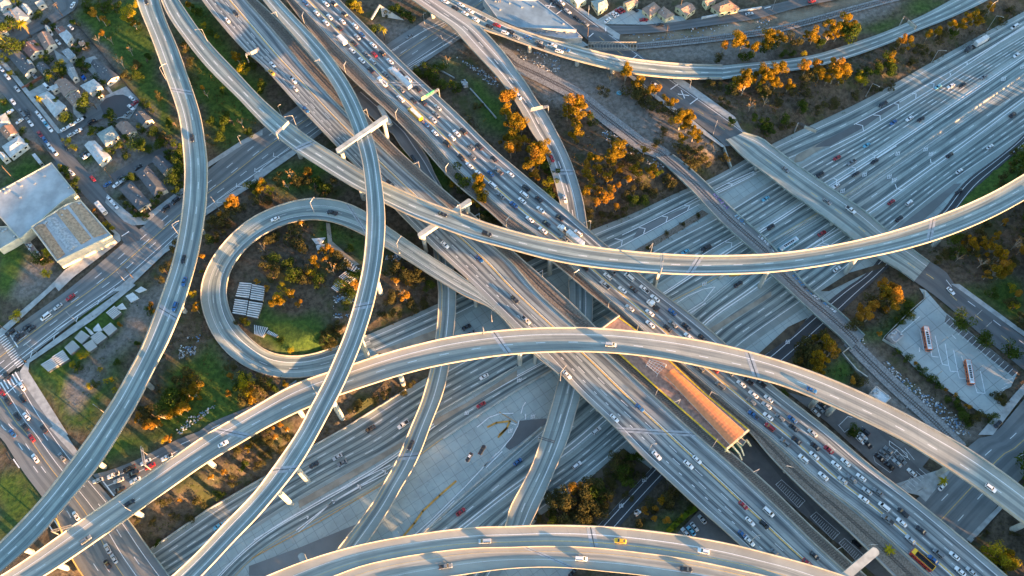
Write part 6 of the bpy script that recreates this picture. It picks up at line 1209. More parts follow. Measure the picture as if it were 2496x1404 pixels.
for a in ((11, 1975, 400, 1865, 285, 10, None, 'C'), (11, 1578, 760, 1575, 608, 10, None, 'D'), (21, 1700, 870, 1692, 740, 10, None, 'D'), (22, 566, 650, 562, 520, 9, None, 'G'), (22, 1378, 1040, 1402, 872, 10, None, 'G'), (22, 1966, 680, 1925, 600, 10, None, 'C'), (23, 770, 830, 725, 750, 10, None, 'R'), (23, 1348, 1040, 1345, 985, 10, None, 'C'),
          (32, 602, 1030, 542, 915, 10, None, 'A'), (32, 2258, 322, 2312, 168, 10, None, 'L'), (33, 490, 885, 556, 735, 10, None, 'L'), (43, 1336, 210, 1394, 148, 9, None, 'L'), (43, 2312, 1062, 2360, 1028, 9, None, 'L'), (14, 992, 915, 1118, 826, 11, None, None), (14, 1608, 605, 1756, 486, 11, None, None), (14, 2150, 280, 2292, 165, 11, None, None),
          (41, 1275, 803, 1112, 672, 9, None, 'A'), (31, 740, 340, 636, 240, 9, None, None), (31, 370, 636, 250, 540, 9, None, None), (21, 1190, 1310, 1120, 1230, 8, None, None), (21, 1465, 680, 1400, 590, 9, None, None), (21, 2080, 627, 2010, 515, 9, None, None), (31, 995, 1196, 895, 1120, 9, None, None), (11, 2302, 1390, 2256, 1296, 9, None, None),
          (13, 755, 155, 765, 85, 9, None, None), (13, 1712, 866, 1728, 762, 9, None, None), (13, 1940, 1286, 1982, 1155, 9, None, None), (34, 1690, 540, 1765, 480, 9, None, None), (34, 2035, 800, 2110, 740, 9, None, None), (34, 1645, 860, 1715, 800, 9, None, None), (34, 2110, 400, 2140, 375, 9, None, None), (34, 2020, 290, 2055, 258, 9, None, None),
          (12, 1800, 470, 1775, 345, 9, None, None), (12, 1620, 235, 1612, 130, 9, None, None), (44, 1320, 552, 1402, 490, 9, None, None), (44, 1480, 602, 1552, 570, 7, None, None), (32, 2180, 440, 2180, 400, 8, None, 'A'), (12, 257, 1095, 240, 1000, 8, None, None), (12, 405, 1212, 298, 1112, 10, None, 'C'), (41, 1400, 250, 1340, 182, 8, None, None), (14, 100, 100, 40, -20, 9, None, None), (14, 2120, 160, 2260, 0, 10, None, None), (33, 1245 - 300, 190, 985, 135, 6, None, 'T2'), (33, 1395, 1025, 1420, 972, 4, None, 'T1'), (43, 1935, 180, 1980, 112, 5, None, 'T1')):
    LL.append(lamp(*a)[0:2])
LANC = [((500, 100), 'top left'), ((420, 190), 'left viaduct'), ((430, 560), 'broad street'), ((180, 800), 'zebra crossing'), ((760, 510), 'loop ramp'), ((980, 600), 'loop exit'), ((1120, 500), 'long viaduct'), ((1440, 550), 'jammed deck edge'), ((1250, 750), 'near deck above the arch'), ((1370, 900), 'near deck below the arch'), ((2200, 150), 'bank above the sunken freeway'), ((320, 1240), 'great arch at left'), ((1450, 50), 'top rail crossing'), ((1700, 250), 'street leading to the bridge'), ((2310, 850), 'bus yard'), ((2220, 1180), 'car park at lower right'), ((1600, 1100), 'near deck at lower centre'), ((640, 300), 'gap beside the upper left deck'), ((1880, 1330), 'near deck at the bottom'), ((1580, 640), 'long viaduct near the centre')]
g2 = defaultdict(list)
for o, p in LL: g2[min(LANC, key=lambda q: (q[0][0] - p[0]) ** 2 + (q[0][1] - p[1]) ** 2)[1]].append((p[0], o))
for a, L_ in g2.items():
    L_.sort(key=lambda q: q[0])
    for i, (_, o) in enumerate(L_): tag(o, 'street lamp by the %s%s' % (a, '' if len(L_) == 1 else ', %s from left' % ordw(i + 1)), 'street lamp', 'street lamps')
cn = 0
for key, sd_ in (('T1', 1), ('T2', 0)):
    r = ROADS[key]; lst = list(range(6, r.n - 4, 11))
    for q, i in enumerate(lst):
        p = r.at(sd_, i, .8, 0); px = 0
        root = empty('catenary_pole', p, math.atan2(r.D[i][1], r.D[i][0]) + (math.pi if sd_ else 0)); MB().tube([(0, 0, -.3), (0, 0, 6.6)], .16, 6).build('pole', LAMPM, root); q2 = MB(); q2.tube([(0, 0, 5.6), (3.0, 0, 6.0)], .09, 5); q2.tube([(0, 0, 6.5), (2.2, 0, 5.9)], .07, 5); q2.build('bracket', LAMPM, root)
        tag(root, 'catenary pole on the %s rail trough, %s from the top' % ('near' if key == 'T1' else 'far', ordw(q + 1)), 'catenary pole', 'catenary poles on the rail viaducts')
def gantry(label, a, z, h, sign=None, panels=()):
    (x, y), (x2, y2) = pts(a); A = P(x, y, z) ; B = P(x2, y2, z + h); B.z = z; L_ = (B - A).length; root = empty('sign_gantry', tuple(A), math.atan2((B - A).y, (B - A).x)); tag(root, label, 'sign gantry')
    MB().tube([(0, 0, -.3), (0, 0, h)], .28, 8).build('pole', LAMPM, root); q = MB()
    for dz in (0, .9):
        for dy in (-.4, .4): q.bar((0, dy, h - .6 + dz), (L_, dy, h - .6 + dz), .14, .14)
    for k in range(int(L_ / 1.2)): q.bar((k * 1.2, -.4, h - .6), (k * 1.2 + 1.2, -.4, h + .3), .08, .08); q.bar((k * 1.2, .4, h + .3), (k * 1.2 + 1.2, .4, h - .6), .08, .08)
    q.build('truss', sign or LAMPM, root)
    for (u0, u1, col) in panels: MB().box(L_ * u0, L_ * u1, -.62, -.5, h - 1.5, h + .9).build('sign_panel', col, root)
    return root
GRN = plain('sign green', (.01, .20, .10), .4); 
gantry('sign truss reaching over the top right ramp road', '14 1310,245 1480,262', 0, 7.5, M['steel_dark'], ((.35, .95, M['conc_green']),))
gantry('sign truss over the collector lanes at the foot of the bank', '14 312,1255 530,1242', TR, 8, M['steel_dark'], ((.35, .98, M['conc_green']),))
gs = gantry('green exit sign on a curved arm over the jammed deck', '12 1762,920 1612,935', 9, 6.5, None, ((.25, .82, GRN), (.84, 1.12, plain('sign yellow', (.6, .52, .2), .5))))
gantry('overhead arm with an orange lamp across the low two-lane ramp bridge', '43 285,125 435,130', 1.2, 6.5, M['steel_dark'], ()); gantry('thin sign arm across the ramp dropping under the decks', '13 375,1075 200,1050', 6, 6, None, ((.3, .9, M['conc']),)); gantry('sign arm over the near deck at top left', '11 2365,590 2460,460', 9, 6, None, ((.35, .8, M['parapet']),)); gantry('sign arm across the upper part of the long viaduct', '12 235,1335 320,1150', 17, 6, None, ((.45, .98, M['parapet']),))
gantry('lattice sign arm across the long viaduct near the centre', '23 1440,1240 1455,1045', 19, 6, None, ((.45, .95, M['parapet']),)); gantry('traffic signal mast arm at the head of the off-ramp', '41 1430,390 1345,185', 0, 7, None, ()); gantry('traffic signal mast arm by the lower left crossing', '41 560,1010 680,925', 0, 7, None, ())
def upole(cell, bx, by, label, h=11, n=2):
    (x, y), = pts('%d %f,%f' % (cell, bx, by)); b = PG(x, y); root = empty('utility_pole', tuple(b), random.uniform(0, 3)); tag(root, label, 'utility pole'); MB().tube([(0, 0, -.3), (0, 0, h)], [.2, .14], 7).build('pole', BARKD, root)
    for k in range(n): MB().box(-1.3, 1.3, -.07, .07, h - .5 - k * 1.1, h - .35 - k * 1.1).build('crossarm', BARKD, root)
for a in ((21, 160, 370, 'tall utility pole with white crossarms beside the pale warehouse roof', 15, 4), (21, 1270, 1285, 'utility pole standing on the lower pavement of the broad street'), (21, 1075, 350, 'leaning utility pole in the front yard by the residential street'), (13, 1490, 372, 'utility pole beside the freight track at the top'), (13, 748, 385, 'utility pole at the rail crossing corner'), (13, 1625, 110, 'utility pole in front of the brown-roofed top houses'), (11, 600, 160, 'utility pole at the bend in the top left street'), (11, 180, 150 + 60, 'utility pole beside the grey-roofed top left house'), (31, 60, 410, 'signal pole at the upper end of the zebra crossing', 8, 1), (31, 260, 720, 'signal pole at the lower end of the zebra crossing', 8, 1), (12, 2340, 100, 'utility pole on the street under the queuing ramp'), (44, 2010, 1050, 'pole lying by the kerb line at lower right', 8, 1)): upole(*a)
# ------------------------------------------------------------------ station between the decks
Zp = 9.9
st = empty('station_platform', tuple(P(1640, 930, Zp))); tag(st, 'long island station platform with bright yellow edges between the two decks', 'platform')
def up(o): o.matrix_parent_inverse = Matrix.Translation(-Vector(st.location)); return o
pl_ = pts('33 870,420 1045,285 1215,412 1520,692 1865,1012 2290,1365 43 2070,205 1850,0 33 1420,965 1065,645 960,560')
pw_ = [P(x, y, Zp) for x, y in pl_]; up(MB().prism([(p.x, p.y) for p in pw_], 7.2, Zp).build('slab', [plain('platform brick', (.30, .20, .16), .8)], st))
for s_ in ('33 1050,290 1210,410 1520,692 1865,1012 2290,1365', '33 955,560 1065,645 1420,965 43 1850,0 2070,200'):
    q = [P(x, y, Zp) for x, y in pts(s_)]; mb = MB()
    for a, b in zip(q[:-1], q[1:]): t = (b - a).normalized(); n = Vector((-t.y, t.x, 0)) * .32; mb.add([a - n, b - n, b + n, a + n, a - n + Vector((0, 0, .06)), b - n + Vector((0, 0, .06)), b + n + Vector((0, 0, .06)), a + n + Vector((0, 0, .06))], [(4, 5, 6, 7), (0, 1, 5, 4), (1, 2, 6, 5), (2, 3, 7, 6), (3, 0, 4, 7)])
    up(mb.build('edge_strip', [plain('edge strip yellow', (.75, .50, .03), .6)], st))
q = [P(x, y, Zp) for x, y in pts('33 880,400 1050,275')]; up(MB().bar(q[0] + Vector((0, 0, .6)), q[1] + Vector((0, 0, .6)), .5, 1.3).build('end_wall', M['parapet'], st))
cz = 13.4
cn_ = empty('canopy', tuple(P(1700, 1000, Zp))); tag(cn_, 'long barrel-vaulted orange canopy over the station platform', 'canopy')
def upc(o): o.matrix_parent_inverse = Matrix.Translation(-Vector(cn_.location)); return o
a0_, a1_, b0_, b1_ = [P(x, y, cz) for x, y in pts('33 1485,840 1570,775 43 2105,160 2245,30')]
mb = MB(); N_ = 46; K2 = 7; vv = []
for i in range(N_ + 1):
    t = i / N_; L0 = a0_.lerp(b0_, t); L1 = a1_.lerp(b1_, t)
    for k in range(K2 + 1):
        f_ = k / K2; vv.append(L0.lerp(L1, f_) + Vector((0, 0, 1.5 * math.sin(math.pi * f_) + (.02 if i % 2 else 0))))
ff = [(i * (K2 + 1) + k, i * (K2 + 1) + k + 1, (i + 1) * (K2 + 1) + k + 1, (i + 1) * (K2 + 1) + k) for i in range(N_) for k in range(K2)]
me = mesh('roof', vv, ff, [plain('orange ribbed metal', (.60, .21, .08), .5, var=.12)], smooth=False); fixup(me); upc(obj('roof', me, cn_))
for i in range(0, 9):
    for f_ in (.12, .88):
        p = a0_.lerp(b0_, i / 8).lerp(a1_.lerp(b1_, i / 8), f_); upc(MB().tube([Vector((p.x, p.y, Zp)), Vector((p.x, p.y, cz + .5))], .14, 6).build('post', M['parapet'], cn_))
for a, b in ((a0_, b0_), (a1_, b1_)): upc(MB().bar(a + Vector((0, 0, -.1)), b + Vector((0, 0, -.1)), .22, .3).build('eaves_beam', M['parapet'], cn_))
# pergola frame
pg = empty('pergola', tuple(P(1600, 890, Zp))); tag(pg, 'white open pergola grid on the platform under the arch', 'pergola')
c_ = [P(x, y, 13) for x, y in pts('33 1345,680 1500,735 1415,825 1310,735')]
mb = MB()
for i in range(6):
    t = i / 5; mb.bar(c_[0].lerp(c_[1], t), c_[3].lerp(c_[2], t), .16, .2)
for i in range(5):
    t = i / 4; mb.bar(c_[0].lerp(c_[3], t), c_[1].lerp(c_[2], t), .16, .2)
o = mb.build('grid', CM['w'], pg); o.matrix_parent_inverse = Matrix.Translation(-Vector(pg.location))
for p in c_: o = MB().tube([Vector((p.x, p.y, Zp)), p], .14, 6).build('post', CM['w'], pg); o.matrix_parent_inverse = Matrix.Translation(-Vector(pg.location))
# stair and lift end
se = empty('station_stairs', tuple(P(1800, 1080, Zp))); tag(se, 'yellow-trimmed stairs and glazed lift frame at the lower end of the station', 'stairs')
def ups(o): o.matrix_parent_inverse = Matrix.Translation(-Vector(se.location)); return o
YC = plain('cream steel', (.70, .58, .34), .5); e = [P(x, y, 13.2) for x, y in pts('43 2075,195 2280,15')]; ups(MB().bar(e[0], e[1], .8, .8).build('portal_beam', YC, se))
for p in e: ups(MB().tube([Vector((p.x, p.y, 0)), p], .3, 6).build('post', YC, se))
for s_ in ('43 2160,130 2210,190 2235,260', '43 2120,160 2190,240 2215,300', '43 2260,110 2300,170', '43 2060,200 2130,255'):
    q = pts(s_); zs = np.linspace(11.5, 7.0, len(q)); v = [P(x, y, z) for (x, y), z in zip(q, zs)]
    mb = MB(); [mb.bar(a, b, .6, .7) for a, b in zip(v[:-1], v[1:])]; ups(mb.build('stair_flight', YC, se))
lb = [P(x, y, 12.5) for x, y in pts('43 2200,85 2255,125 2225,165 2165,120')]; ups(MB().prism([(p.x, p.y) for p in lb], 0, 12.5).build('lift_shaft', [plain('lift glass green', (.10, .26, .20), .3)], se)); ups(MB().prism([(p.x * 1.0, p.y) for p in [lb[0].lerp(lb[2], .12), lb[1].lerp(lb[3], .12), lb[2].lerp(lb[0], .12), lb[3].lerp(lb[1], .12)]], 12.5, 12.7).build('lift_roof', M['steel_dark'], se))
mb = MB()
for i in range(4): mb.bar(lb[i] + Vector((0, 0, .12)), lb[(i + 1) % 4] + Vector((0, 0, .12)), .25, .25)
ups(mb.build('lift_frame', YC, se))
for k_, (x, y) in enumerate(pts('33 1550,960 1620,1010 1700,1080 1830,1190 1930,1300 2010,1380')):
    p = P(x, y, Zp + 1); root = empty('person', (p.x, p.y, Zp), random.uniform(0, 6)); tag(root, 'person waiting on the station platform, %s from the top' % ordw(k_ + 1), 'person', 'people waiting on the platform')
    q = MB(); n = 8; prof = [(0, .09, .0), (.45, .08, 0), (.85, .17, 0), (1.15, .16, 0), (1.42, .21, 0), (1.5, .08, 0), (1.58, .09, 0), (1.68, .11, 0), (1.78, .06, 0)]
    vs_ = [(math.cos(2 * math.pi * j / n) * r_ * .75, math.sin(2 * math.pi * j / n) * r_, z) for z, r_, _ in prof for j in range(n)]; fs_ = [(i * n + j, i * n + (j + 1) % n, (i + 1) * n + (j + 1) % n, (i + 1) * n + j) for i in range(len(prof) - 1) for j in range(n)] + [tuple((len(prof) - 1) * n + j for j in range(n))]
    q.add(vs_, fs_, 0); q.build('body', [plain('clothes %d' % k_, random.choice([(.05, .06, .1), (.35, .33, .3), (.25, .04, .04)]), .8)], root)
# truss rail bridge at the top
tb_ = empty('truss_bridge', tuple(P(1500, 113, 0))); tag(tb_, 'white steel truss walkway where the freight track meets the street at the top', 'bridge')
A_, B_ = [P(x, y, 1.2) for x, y in pts('13 755,447 1215,447')]; t = (B_ - A_).normalized(); n_ = Vector((-t.y, t.x, 0)) * 2.2; mb = MB()
for sg in (-1, 1):
    for dz in (0, 1.6): mb.bar(A_ + n_ * sg + Vector((0, 0, dz)), B_ + n_ * sg + Vector((0, 0, dz)), .3, .3)
    for k in range(16): a = A_.lerp(B_, k / 16) + n_ * sg; b = A_.lerp(B_, (k + 1) / 16) + n_ * sg; mb.bar(a, b + Vector((0, 0, 1.6)), .14, .14)
for k in range(17): a = A_.lerp(B_, k / 16); mb.bar(a - n_, a + n_, .2, .2)
o = mb.build('truss', M['parapet'], tb_); o.matrix_parent_inverse = Matrix.Translation(-Vector(tb_.location))
# ------------------------------------------------------------------ houses
def house(label, s_, col, h=3.0, rise=1.6, kind='gable', wallc=(.55, .50, .40), name='house', cat='house', chim=True):
    q = [P(x, y, h) for x, y in pts(s_)]; base_z = -.6
    ar = sum(q[i].x * q[(i + 1) % 4].y - q[(i + 1) % 4].x * q[i].y for i in range(4))
    if ar < 0: q = q[::-1]
    if (q[1] - q[0]).length < (q[2] - q[1]).length: q = q[1:] + q[:1]
    ctr = sum(q, Vector()) / 4; root = empty(name, (ctr.x, ctr.y, 0)); tag(root, label, cat, 'houses' if cat == 'house' else None)
    loc = [p - Vector((ctr.x, ctr.y, 0)) for p in q]; rm = plain(name + ' roof', col, .85, var=.18, sc=.5); wm = plain(name + ' wall', wallc, .85, var=.08)
    ins = [p * .93 + Vector((0, 0, p.z * .07)) for p in loc]
    m1 = (loc[0] + loc[3]) / 2; m2 = (loc[1] + loc[2]) / 2; m1.z = m2.z = h + rise
    if kind == 'hip': d = (m2 - m1); k = min(.3, .45 * (loc[3] - loc[0]).length / max(d.length, .1)); m1, m2 = m1 + d * k, m2 - d * k
    mb = MB()
    if kind == 'flat': mb.prism([(p.x, p.y) for p in loc], h - .1, h + .45)
    else: mb.add([*loc, m1, m2], [(0, 1, 5, 4), (2, 3, 4, 5), (1, 2, 5), (3, 0, 4)] if kind == 'hip' else [(0, 1, 5, 4), (2, 3, 4, 5)]); vs0 = len(mb.v); mb.add([p - Vector((0, 0, .18)) for p in loc] + [m1 - Vector((0, 0, .18)), m2 - Vector((0, 0, .18))], [(4, 5, 1, 0), (5, 4, 3, 2)]); mb.add([*loc] + [p - Vector((0, 0, .18)) for p in loc], [(0, 4, 5, 1), (2, 6, 7, 3)])
    rf = mb.build('roof', rm, root)
    wb = MB(); wb.prism([(p.x, p.y) for p in ins], base_z, h - .05, cap=False)
    if kind == 'gable':
        for a, b, m in ((ins[3], ins[0], m1), (ins[1], ins[2], m2)): wb.add([Vector((a.x, a.y, h - .05)), Vector((b.x, b.y, h - .05)), Vector((m.x * .95, m.y * .95, h + rise - .2))], [(0, 1, 2)])
    wb.build('wall', wm, root)
    for i in range(4):
        a, b = ins[i], ins[(i + 1) % 4]; L_ = (b - a).length; t = (b - a).normalized(); n = Vector((t.y, -t.x, 0)); nw = max(1, int(L_ / 3.6))
        for k in range(nw):
            c = a + t * (L_ * (k + .5) / nw) + n * .03
            dr = (i == 2 and k == 0); w2, z0, z1 = (.5, 0, 2.05) if dr else (.65, 1.0, 2.1)
            o = MB().bar(Vector((c.x, c.y, (z0 + z1) / 2)) - t * w2, Vector((c.x, c.y, (z0 + z1) / 2)) + t * w2, .08, z1 - z0).build('door' if dr else 'window', GLASS if not dr else BARKD, root)
    rr = random.Random(int(abs(ctr.x * 7)))
    if chim:
        for k in range(rr.randint(2, 5)):
            f_, g_ = rr.uniform(.15, .85), rr.choice((.25, .35, .65, .75)); p = loc[0].lerp(loc[1], f_).lerp(loc[3].lerp(loc[2], f_), g_); zz = h + rise * (1 - abs(g_ - .5) * 2) if kind != 'flat' else h + .4
            MB().box(p.x - .22, p.x + .22, p.y - .22, p.y + .22, zz - .3, zz + .35).build('vent', M['metal'], rf)
    return root
BR, MR, DK, GY_, LG_, GG = (.27, .19, .15), (.22, .12, .10), (.085, .095, .105), (.28, .31, .32), (.42, .45, .45), (.27, .32, .30)
HS = [('brown-roofed house with white roof vents beside the white driveway', '350,335 465,300 530,410 428,480', BR, 'gable'), ('maroon-roofed house with long white wall, left of the brown-roofed one', '200,450 325,380 412,468 280,545', MR, 'gable'), ('small maroon-roofed house near the top of the first row', '512,272 590,245 642,298 562,330', MR, 'hip'), ('pale flat-roofed extension below the small maroon house', '560,330 635,285 692,345 640,425', LG_, 'flat'),
      ('dark slate-roofed house with two white gables by the street', '85,545 185,475 332,640 235,722', DK, 'gable'), ('little dark-roofed garage behind the slate-roofed house', '340,630 412,582 482,652 402,706', DK, 'gable'), ('wide grey-roofed house at the top left corner', '25,135 160,60 282,165 175,225', GY_, 'hip'), ('small white-roofed shed at the top left', '200,62 252,38 310,105 262,140', LG_, 'gable'),
      ('grey-roofed house cut by the top left corner', '-60,30 60,-40 105,30 20,110', GY_, 'hip'), ('long dark-roofed apartment block beside the garden wall', '862,602 925,560 1132,722 1015,798', DK, 'gable'), ('light grey-roofed house above the big dark tree', '760,815 890,748 972,820 852,888', LG_, 'hip'), ('brown-roofed house with a white gable in the middle of the block', '512,790 622,742 742,845 612,922', BR, 'gable'), ('small brown-roofed wing in front of the middle house', '632,935 745,868 775,960 690,1010', BR, 'gable'),
      ('large pale grey-roofed house on the street corner', '355,905 450,862 632,1010 522,1118', LG_, 'hip'), ('narrow grey-roofed outbuilding between the trees', '622,672 702,632 742,732 690,762', GY_, 'gable'), ('flat grey-roofed garage beside the parked white car', '588,492 652,458 722,530 660,576', GY_, 'flat'), ('green-grey-roofed house below the cul-de-sac', '915,1272 1062,1192 1132,1290 1002,1390', GG, 'hip'), ('brown-roofed house right below the cul-de-sac', '1095,1192 1212,1152 1302,1240 1190,1300', BR, 'gable'),
      ('dark-roofed house right of the cul-de-sac', '1265,1092 1372,1052 1452,1132 1342,1200', DK, 'gable'), ('orange-brown-roofed house at the left edge', '-10,1235 112,1182 172,1262 62,1322', (.30, .17, .11), 'gable'), ('pale-roofed house at the left edge above the warehouse', '15,1392 180,1285 268,1368 95,1500', LG_, 'hip'), ('grey-roofed house cut by the left edge', '-60,1120 52,1072 92,1160 -20,1225', GY_, 'hip'), ('small white-roofed shed beside the brown-roofed house', '425,262 458,245 482,280 446,298', LG_, 'gable'), ('small brown shed in the cluttered yard by the garden wall', '742,405 790,380 812,412 765,440', BR, 'gable'), ('narrow pale carport behind the large corner house', '470,830 540,800 560,835 492,868', LG_, 'flat'), ('white-roofed shed near the dark slate-roofed house', '250,590 290,570 312,600 272,622', LG_, 'gable'), ('grey-roofed outbuilding under the palms at the top left', '330,20 400,-10 430,30 355,62', GY_, 'gable'), ('tan-roofed house at the left edge below the first palm', '-60,255 30,225 70,300 -20,335', (.3, .24, .18), 'hip'), ('small tan-roofed shed beside the light grey-roofed house', '905,892 950,870 975,900 930,925', (.3, .24, .18), 'gable'), ('blue pool cover beside the pale-roofed house', '770,735 800,715 820,745 795,768', (.02, .14, .5), 'flat')]
for l_, s_, c_, k_ in HS: house(l_, '11 ' + s_, c_, 3.0, 1.5, k_, wallc=(.60, .57, .48)) if 'pool' not in l_ else house(l_, '11 ' + s_, c_, .8, .1, 'flat', name='pool_cover', cat='pool cover', chim=False)
for l_, s_, c_, k_ in (('pale blue-grey roofed long house above the palm flag', '800,15 900,-30 1050,118 942,200', LG_, 'gable'), ('long dark grey-roofed apartment building nearest the broad street', '1130,430 1245,348 1432,562 1312,632', DK, 'hip'), ('second long dark-roofed apartment building', '1280,268 1402,202 1592,432 1462,500', DK, 'hip'), ('dark-roofed house with a cream gable beside the left viaduct', '1440,168 1522,102 1652,212 1552,290', DK, 'gable'), ('long white trailer roof on the grass', '305,110 335,95 402,178 372,195', (.5, .5, .5), 'flat'), ('small white-roofed shed at the far left', '-20,100 30,80 80,130 25,165', LG_, 'gable')): house(l_, '21 ' + s_, c_, 3.2, 1.4, k_, wallc=(.6, .56, .46))
for l_, s_, c_, k_ in (('green-grey-roofed house at the top centre', '780,10 925,-20 948,48 850,115', GG, 'hip'), ('brown-roofed yellow house in the top row', '1085,20 1205,-20 1235,28 1130,82', BR, 'gable'), ('grey-brown-roofed yellow house behind the parked red car', '1265,85 1380,15 1450,78 1342,160', BR, 'hip'), ('brown-roofed wing beside the yellow house', '1412,118 1472,60 1582,140 1492,182', BR, 'hip'), ('white house with a brown gable near the top wall', '1578,62 1690,18 1782,82 1690,150', BR, 'gable'), ('orange-brown roofed house with zigzag gables at the top', '1918,62 2080,-10 2202,78 2002,125', (.30, .18, .12), 'hip'), ('small brown-roofed house at the top edge', '1840,0 1950,-30 1972,10 1880,58', BR, 'gable'), ('white-walled house cut by the top edge', '580,-20 700,-60 745,-5 650,40', LG_, 'gable')): house(l_, '13 ' + s_, c_, 3.4, 1.6, k_, wallc=(.58, .52, .32))
def block(name, label, cat, s_, h, roofc, wallc, par=.5, extra=None):
    q = [P(x, y, h) for x, y in pts(s_)]; c = sum(q, Vector()) / len(q); root = empty(name, (c.x, c.y, 0)); tag(root, label, cat); pp = [(p.x - c.x, p.y - c.y) for p in q]
    MB().prism(pp, -.6, h - .15).build('wall', [plain(name + ' walls', wallc, .85, var=.15, sc=.4)], root); MB().prism([(x * .985, y * .985) for x, y in pp], h - .16, h + .02).build('roof', [plain(name + ' roofing', roofc, .7, var=.22, sc=.12)], root)
    mb = MB()
    for i in range(len(pp)):
        a = Vector((*pp[i], h)); b = Vector((*pp[(i + 1) % len(pp)], h)); mb.bar(a, b, .4, par * 2)
    mb.build('parapet', [bpy.data.materials[name + ' walls']], root)
    rr = random.Random(4)
    for k in range(7):
        f_, g_ = rr.random(), rr.random(); p = (q[0].lerp(q[1], f_)).lerp(q[3 % len(q)].lerp(q[2], f_), g_) - c; MB().box(p.x - .5, p.x + .5, p.y - .4, p.y + .4, h, h + .8).build('roof_vent', M['metal'], root)
    return root, c
block('warehouse', 'large pale blue-grey flat-roofed warehouse at the left edge', 'warehouse', '21 -120,520 490,185 720,470 600,545 200,900 180,900 -120,560', 6, (.34, .37, .38), (.5, .47, .36))
r_, c_ = block('brick_workshop', 'brick workshop with sawtooth ridges and a sunlit street wall', 'workshop', '21 300,795 640,580 770,545 1060,875 545,1125', 7, (.34, .37, .38), (.78, .62, .42), .6)
for k, (s_, cc) in enumerate((('655,590 765,560 1020,850 890,895', (.40, .27, .17)), ('530,655 640,620 870,900 770,960', (.40, .27, .17)), ('420,725 520,690 750,960 650,1030', (.34, .36, .37)), ('320,800 420,760 620,1050 545,1100', (.36, .23, .14)))):
    q = [P(x, y, 7.1) for x, y in pts('21 ' + s_)]; q = [p - c_ + Vector((0, 0, c_.z)) for p in q]; q = [Vector((p.x, p.y, 7.05)) for p in q]; m = [q[0].lerp(q[1], .5) + Vector((0, 0, 1.0)), q[3].lerp(q[2], .5) + Vector((0, 0, 1.0))]
    MB().add([*q, *m], [(0, 3, 5, 4), (1, 4, 5, 2), (0, 4, 1), (2, 5, 3)]).build('roof_ridge', [plain('workshop roof %d' % k, cc, .85, var=.3, sc=.8)], r_)
for k in range(8):
    a, b = [P(x, y, 3.5) for x, y in pts('21 545,1130 1060,880')]; t = (b - a).normalized(); n = Vector((t.y, -t.x, 0)) * .08; p = a.lerp(b, (k + .5) / 8) + n - c_ + Vector((0, 0, c_.z)); MB().bar(p - t * 1.0, p + t * 1.0, .1, 2.0).build('window', [plain('boarded window', (.55, .48, .36), .7)], r_)
block('hip_shed', 'low pale-roofed building below the warehouse at the left edge', 'shed', '21 -60,800 70,790 180,900 -10,1010', 4.5, (.36, .37, .34), (.6, .55, .42)); block('lean_to_shed', 'narrow pink-roofed lean-to beside the workshop', 'shed', '21 240,955 290,940 385,1060 345,1090', 2.6, (.3, .2, .17), (.4, .3, .22))
block('blue_roof_warehouse', 'blue-grey roofed warehouse with rooftop units at the top centre', 'warehouse', '13 -250,-20 275,8 640,288 90,262 -100,180', 6, (.20, .27, .31), (.40, .42, .42)); block('warehouse_annex', 'lower annex with a blue corner sign below the blue-grey warehouse', 'warehouse', '13 100,290 640,302 698,360 550,372 330,335', 4, (.27, .33, .38), (.5, .5, .48))
block('guard_hut', 'small grey-roofed hut in the corner of the bus yard', 'hut', '34 1200,460 1275,398 1345,462 1272,525', 3.2, (.35, .33, .32), (.45, .4, .38)); block('pump_house', 'flat white-roofed blockhouse tucked against the great arch', 'blockhouse', '34 1025,1015 1090,945 1228,1055 1170,1110', 4, (.60, .64, .66), (.5, .42, .36)); block('roadside_cabinet', 'small equipment cabinet on the bank above the jammed deck', 'cabinet', '12 1965,775 2000,755 2030,800 1990,812', 2, (.4, .43, .43), (.35, .36, .36), .1)
block('roadside_cabinet', 'fenced pump cabinet beside the dark slip road', 'cabinet', '43 1195,800 1225,772 1255,800 1215,830', 1.5, (.4, .42, .42), (.35, .35, .33), .1)
# office blocks added unseen beyond the lower right corner to shade the decks
def office(label, cx, cy, wd, dp, h):
    root = empty('shading_block', (cx, cy, 0), math.atan2(.8, .6)); tag(root, label, 'office building')
    MB().box(-wd / 2, wd / 2, -dp / 2, dp / 2, -.5, h).build('wall', plain('office wall', (.42, .38, .32), .8, var=.08), root); MB().box(-wd / 2 + 2, wd / 2 - 2, -dp / 2 + 2, dp / 2 - 2, h, h + 2.5).build('roof_plant', M['metal'], root)
    for k in range(int(h / 4)): MB().box(-wd / 2 - .05, wd / 2 + .05, -dp / 2 - .05, dp / 2 + .05, 1.4 + k * 4, 3.2 + k * 4).build('window_band', GLASS, root)
office('pale office block with ribbon windows, added beyond the lower right corner, the right one', 341, 6, 74, 18, 38); office('pale office block with ribbon windows, added beyond the lower right corner, the left one', 296, -56, 70, 18, 38)
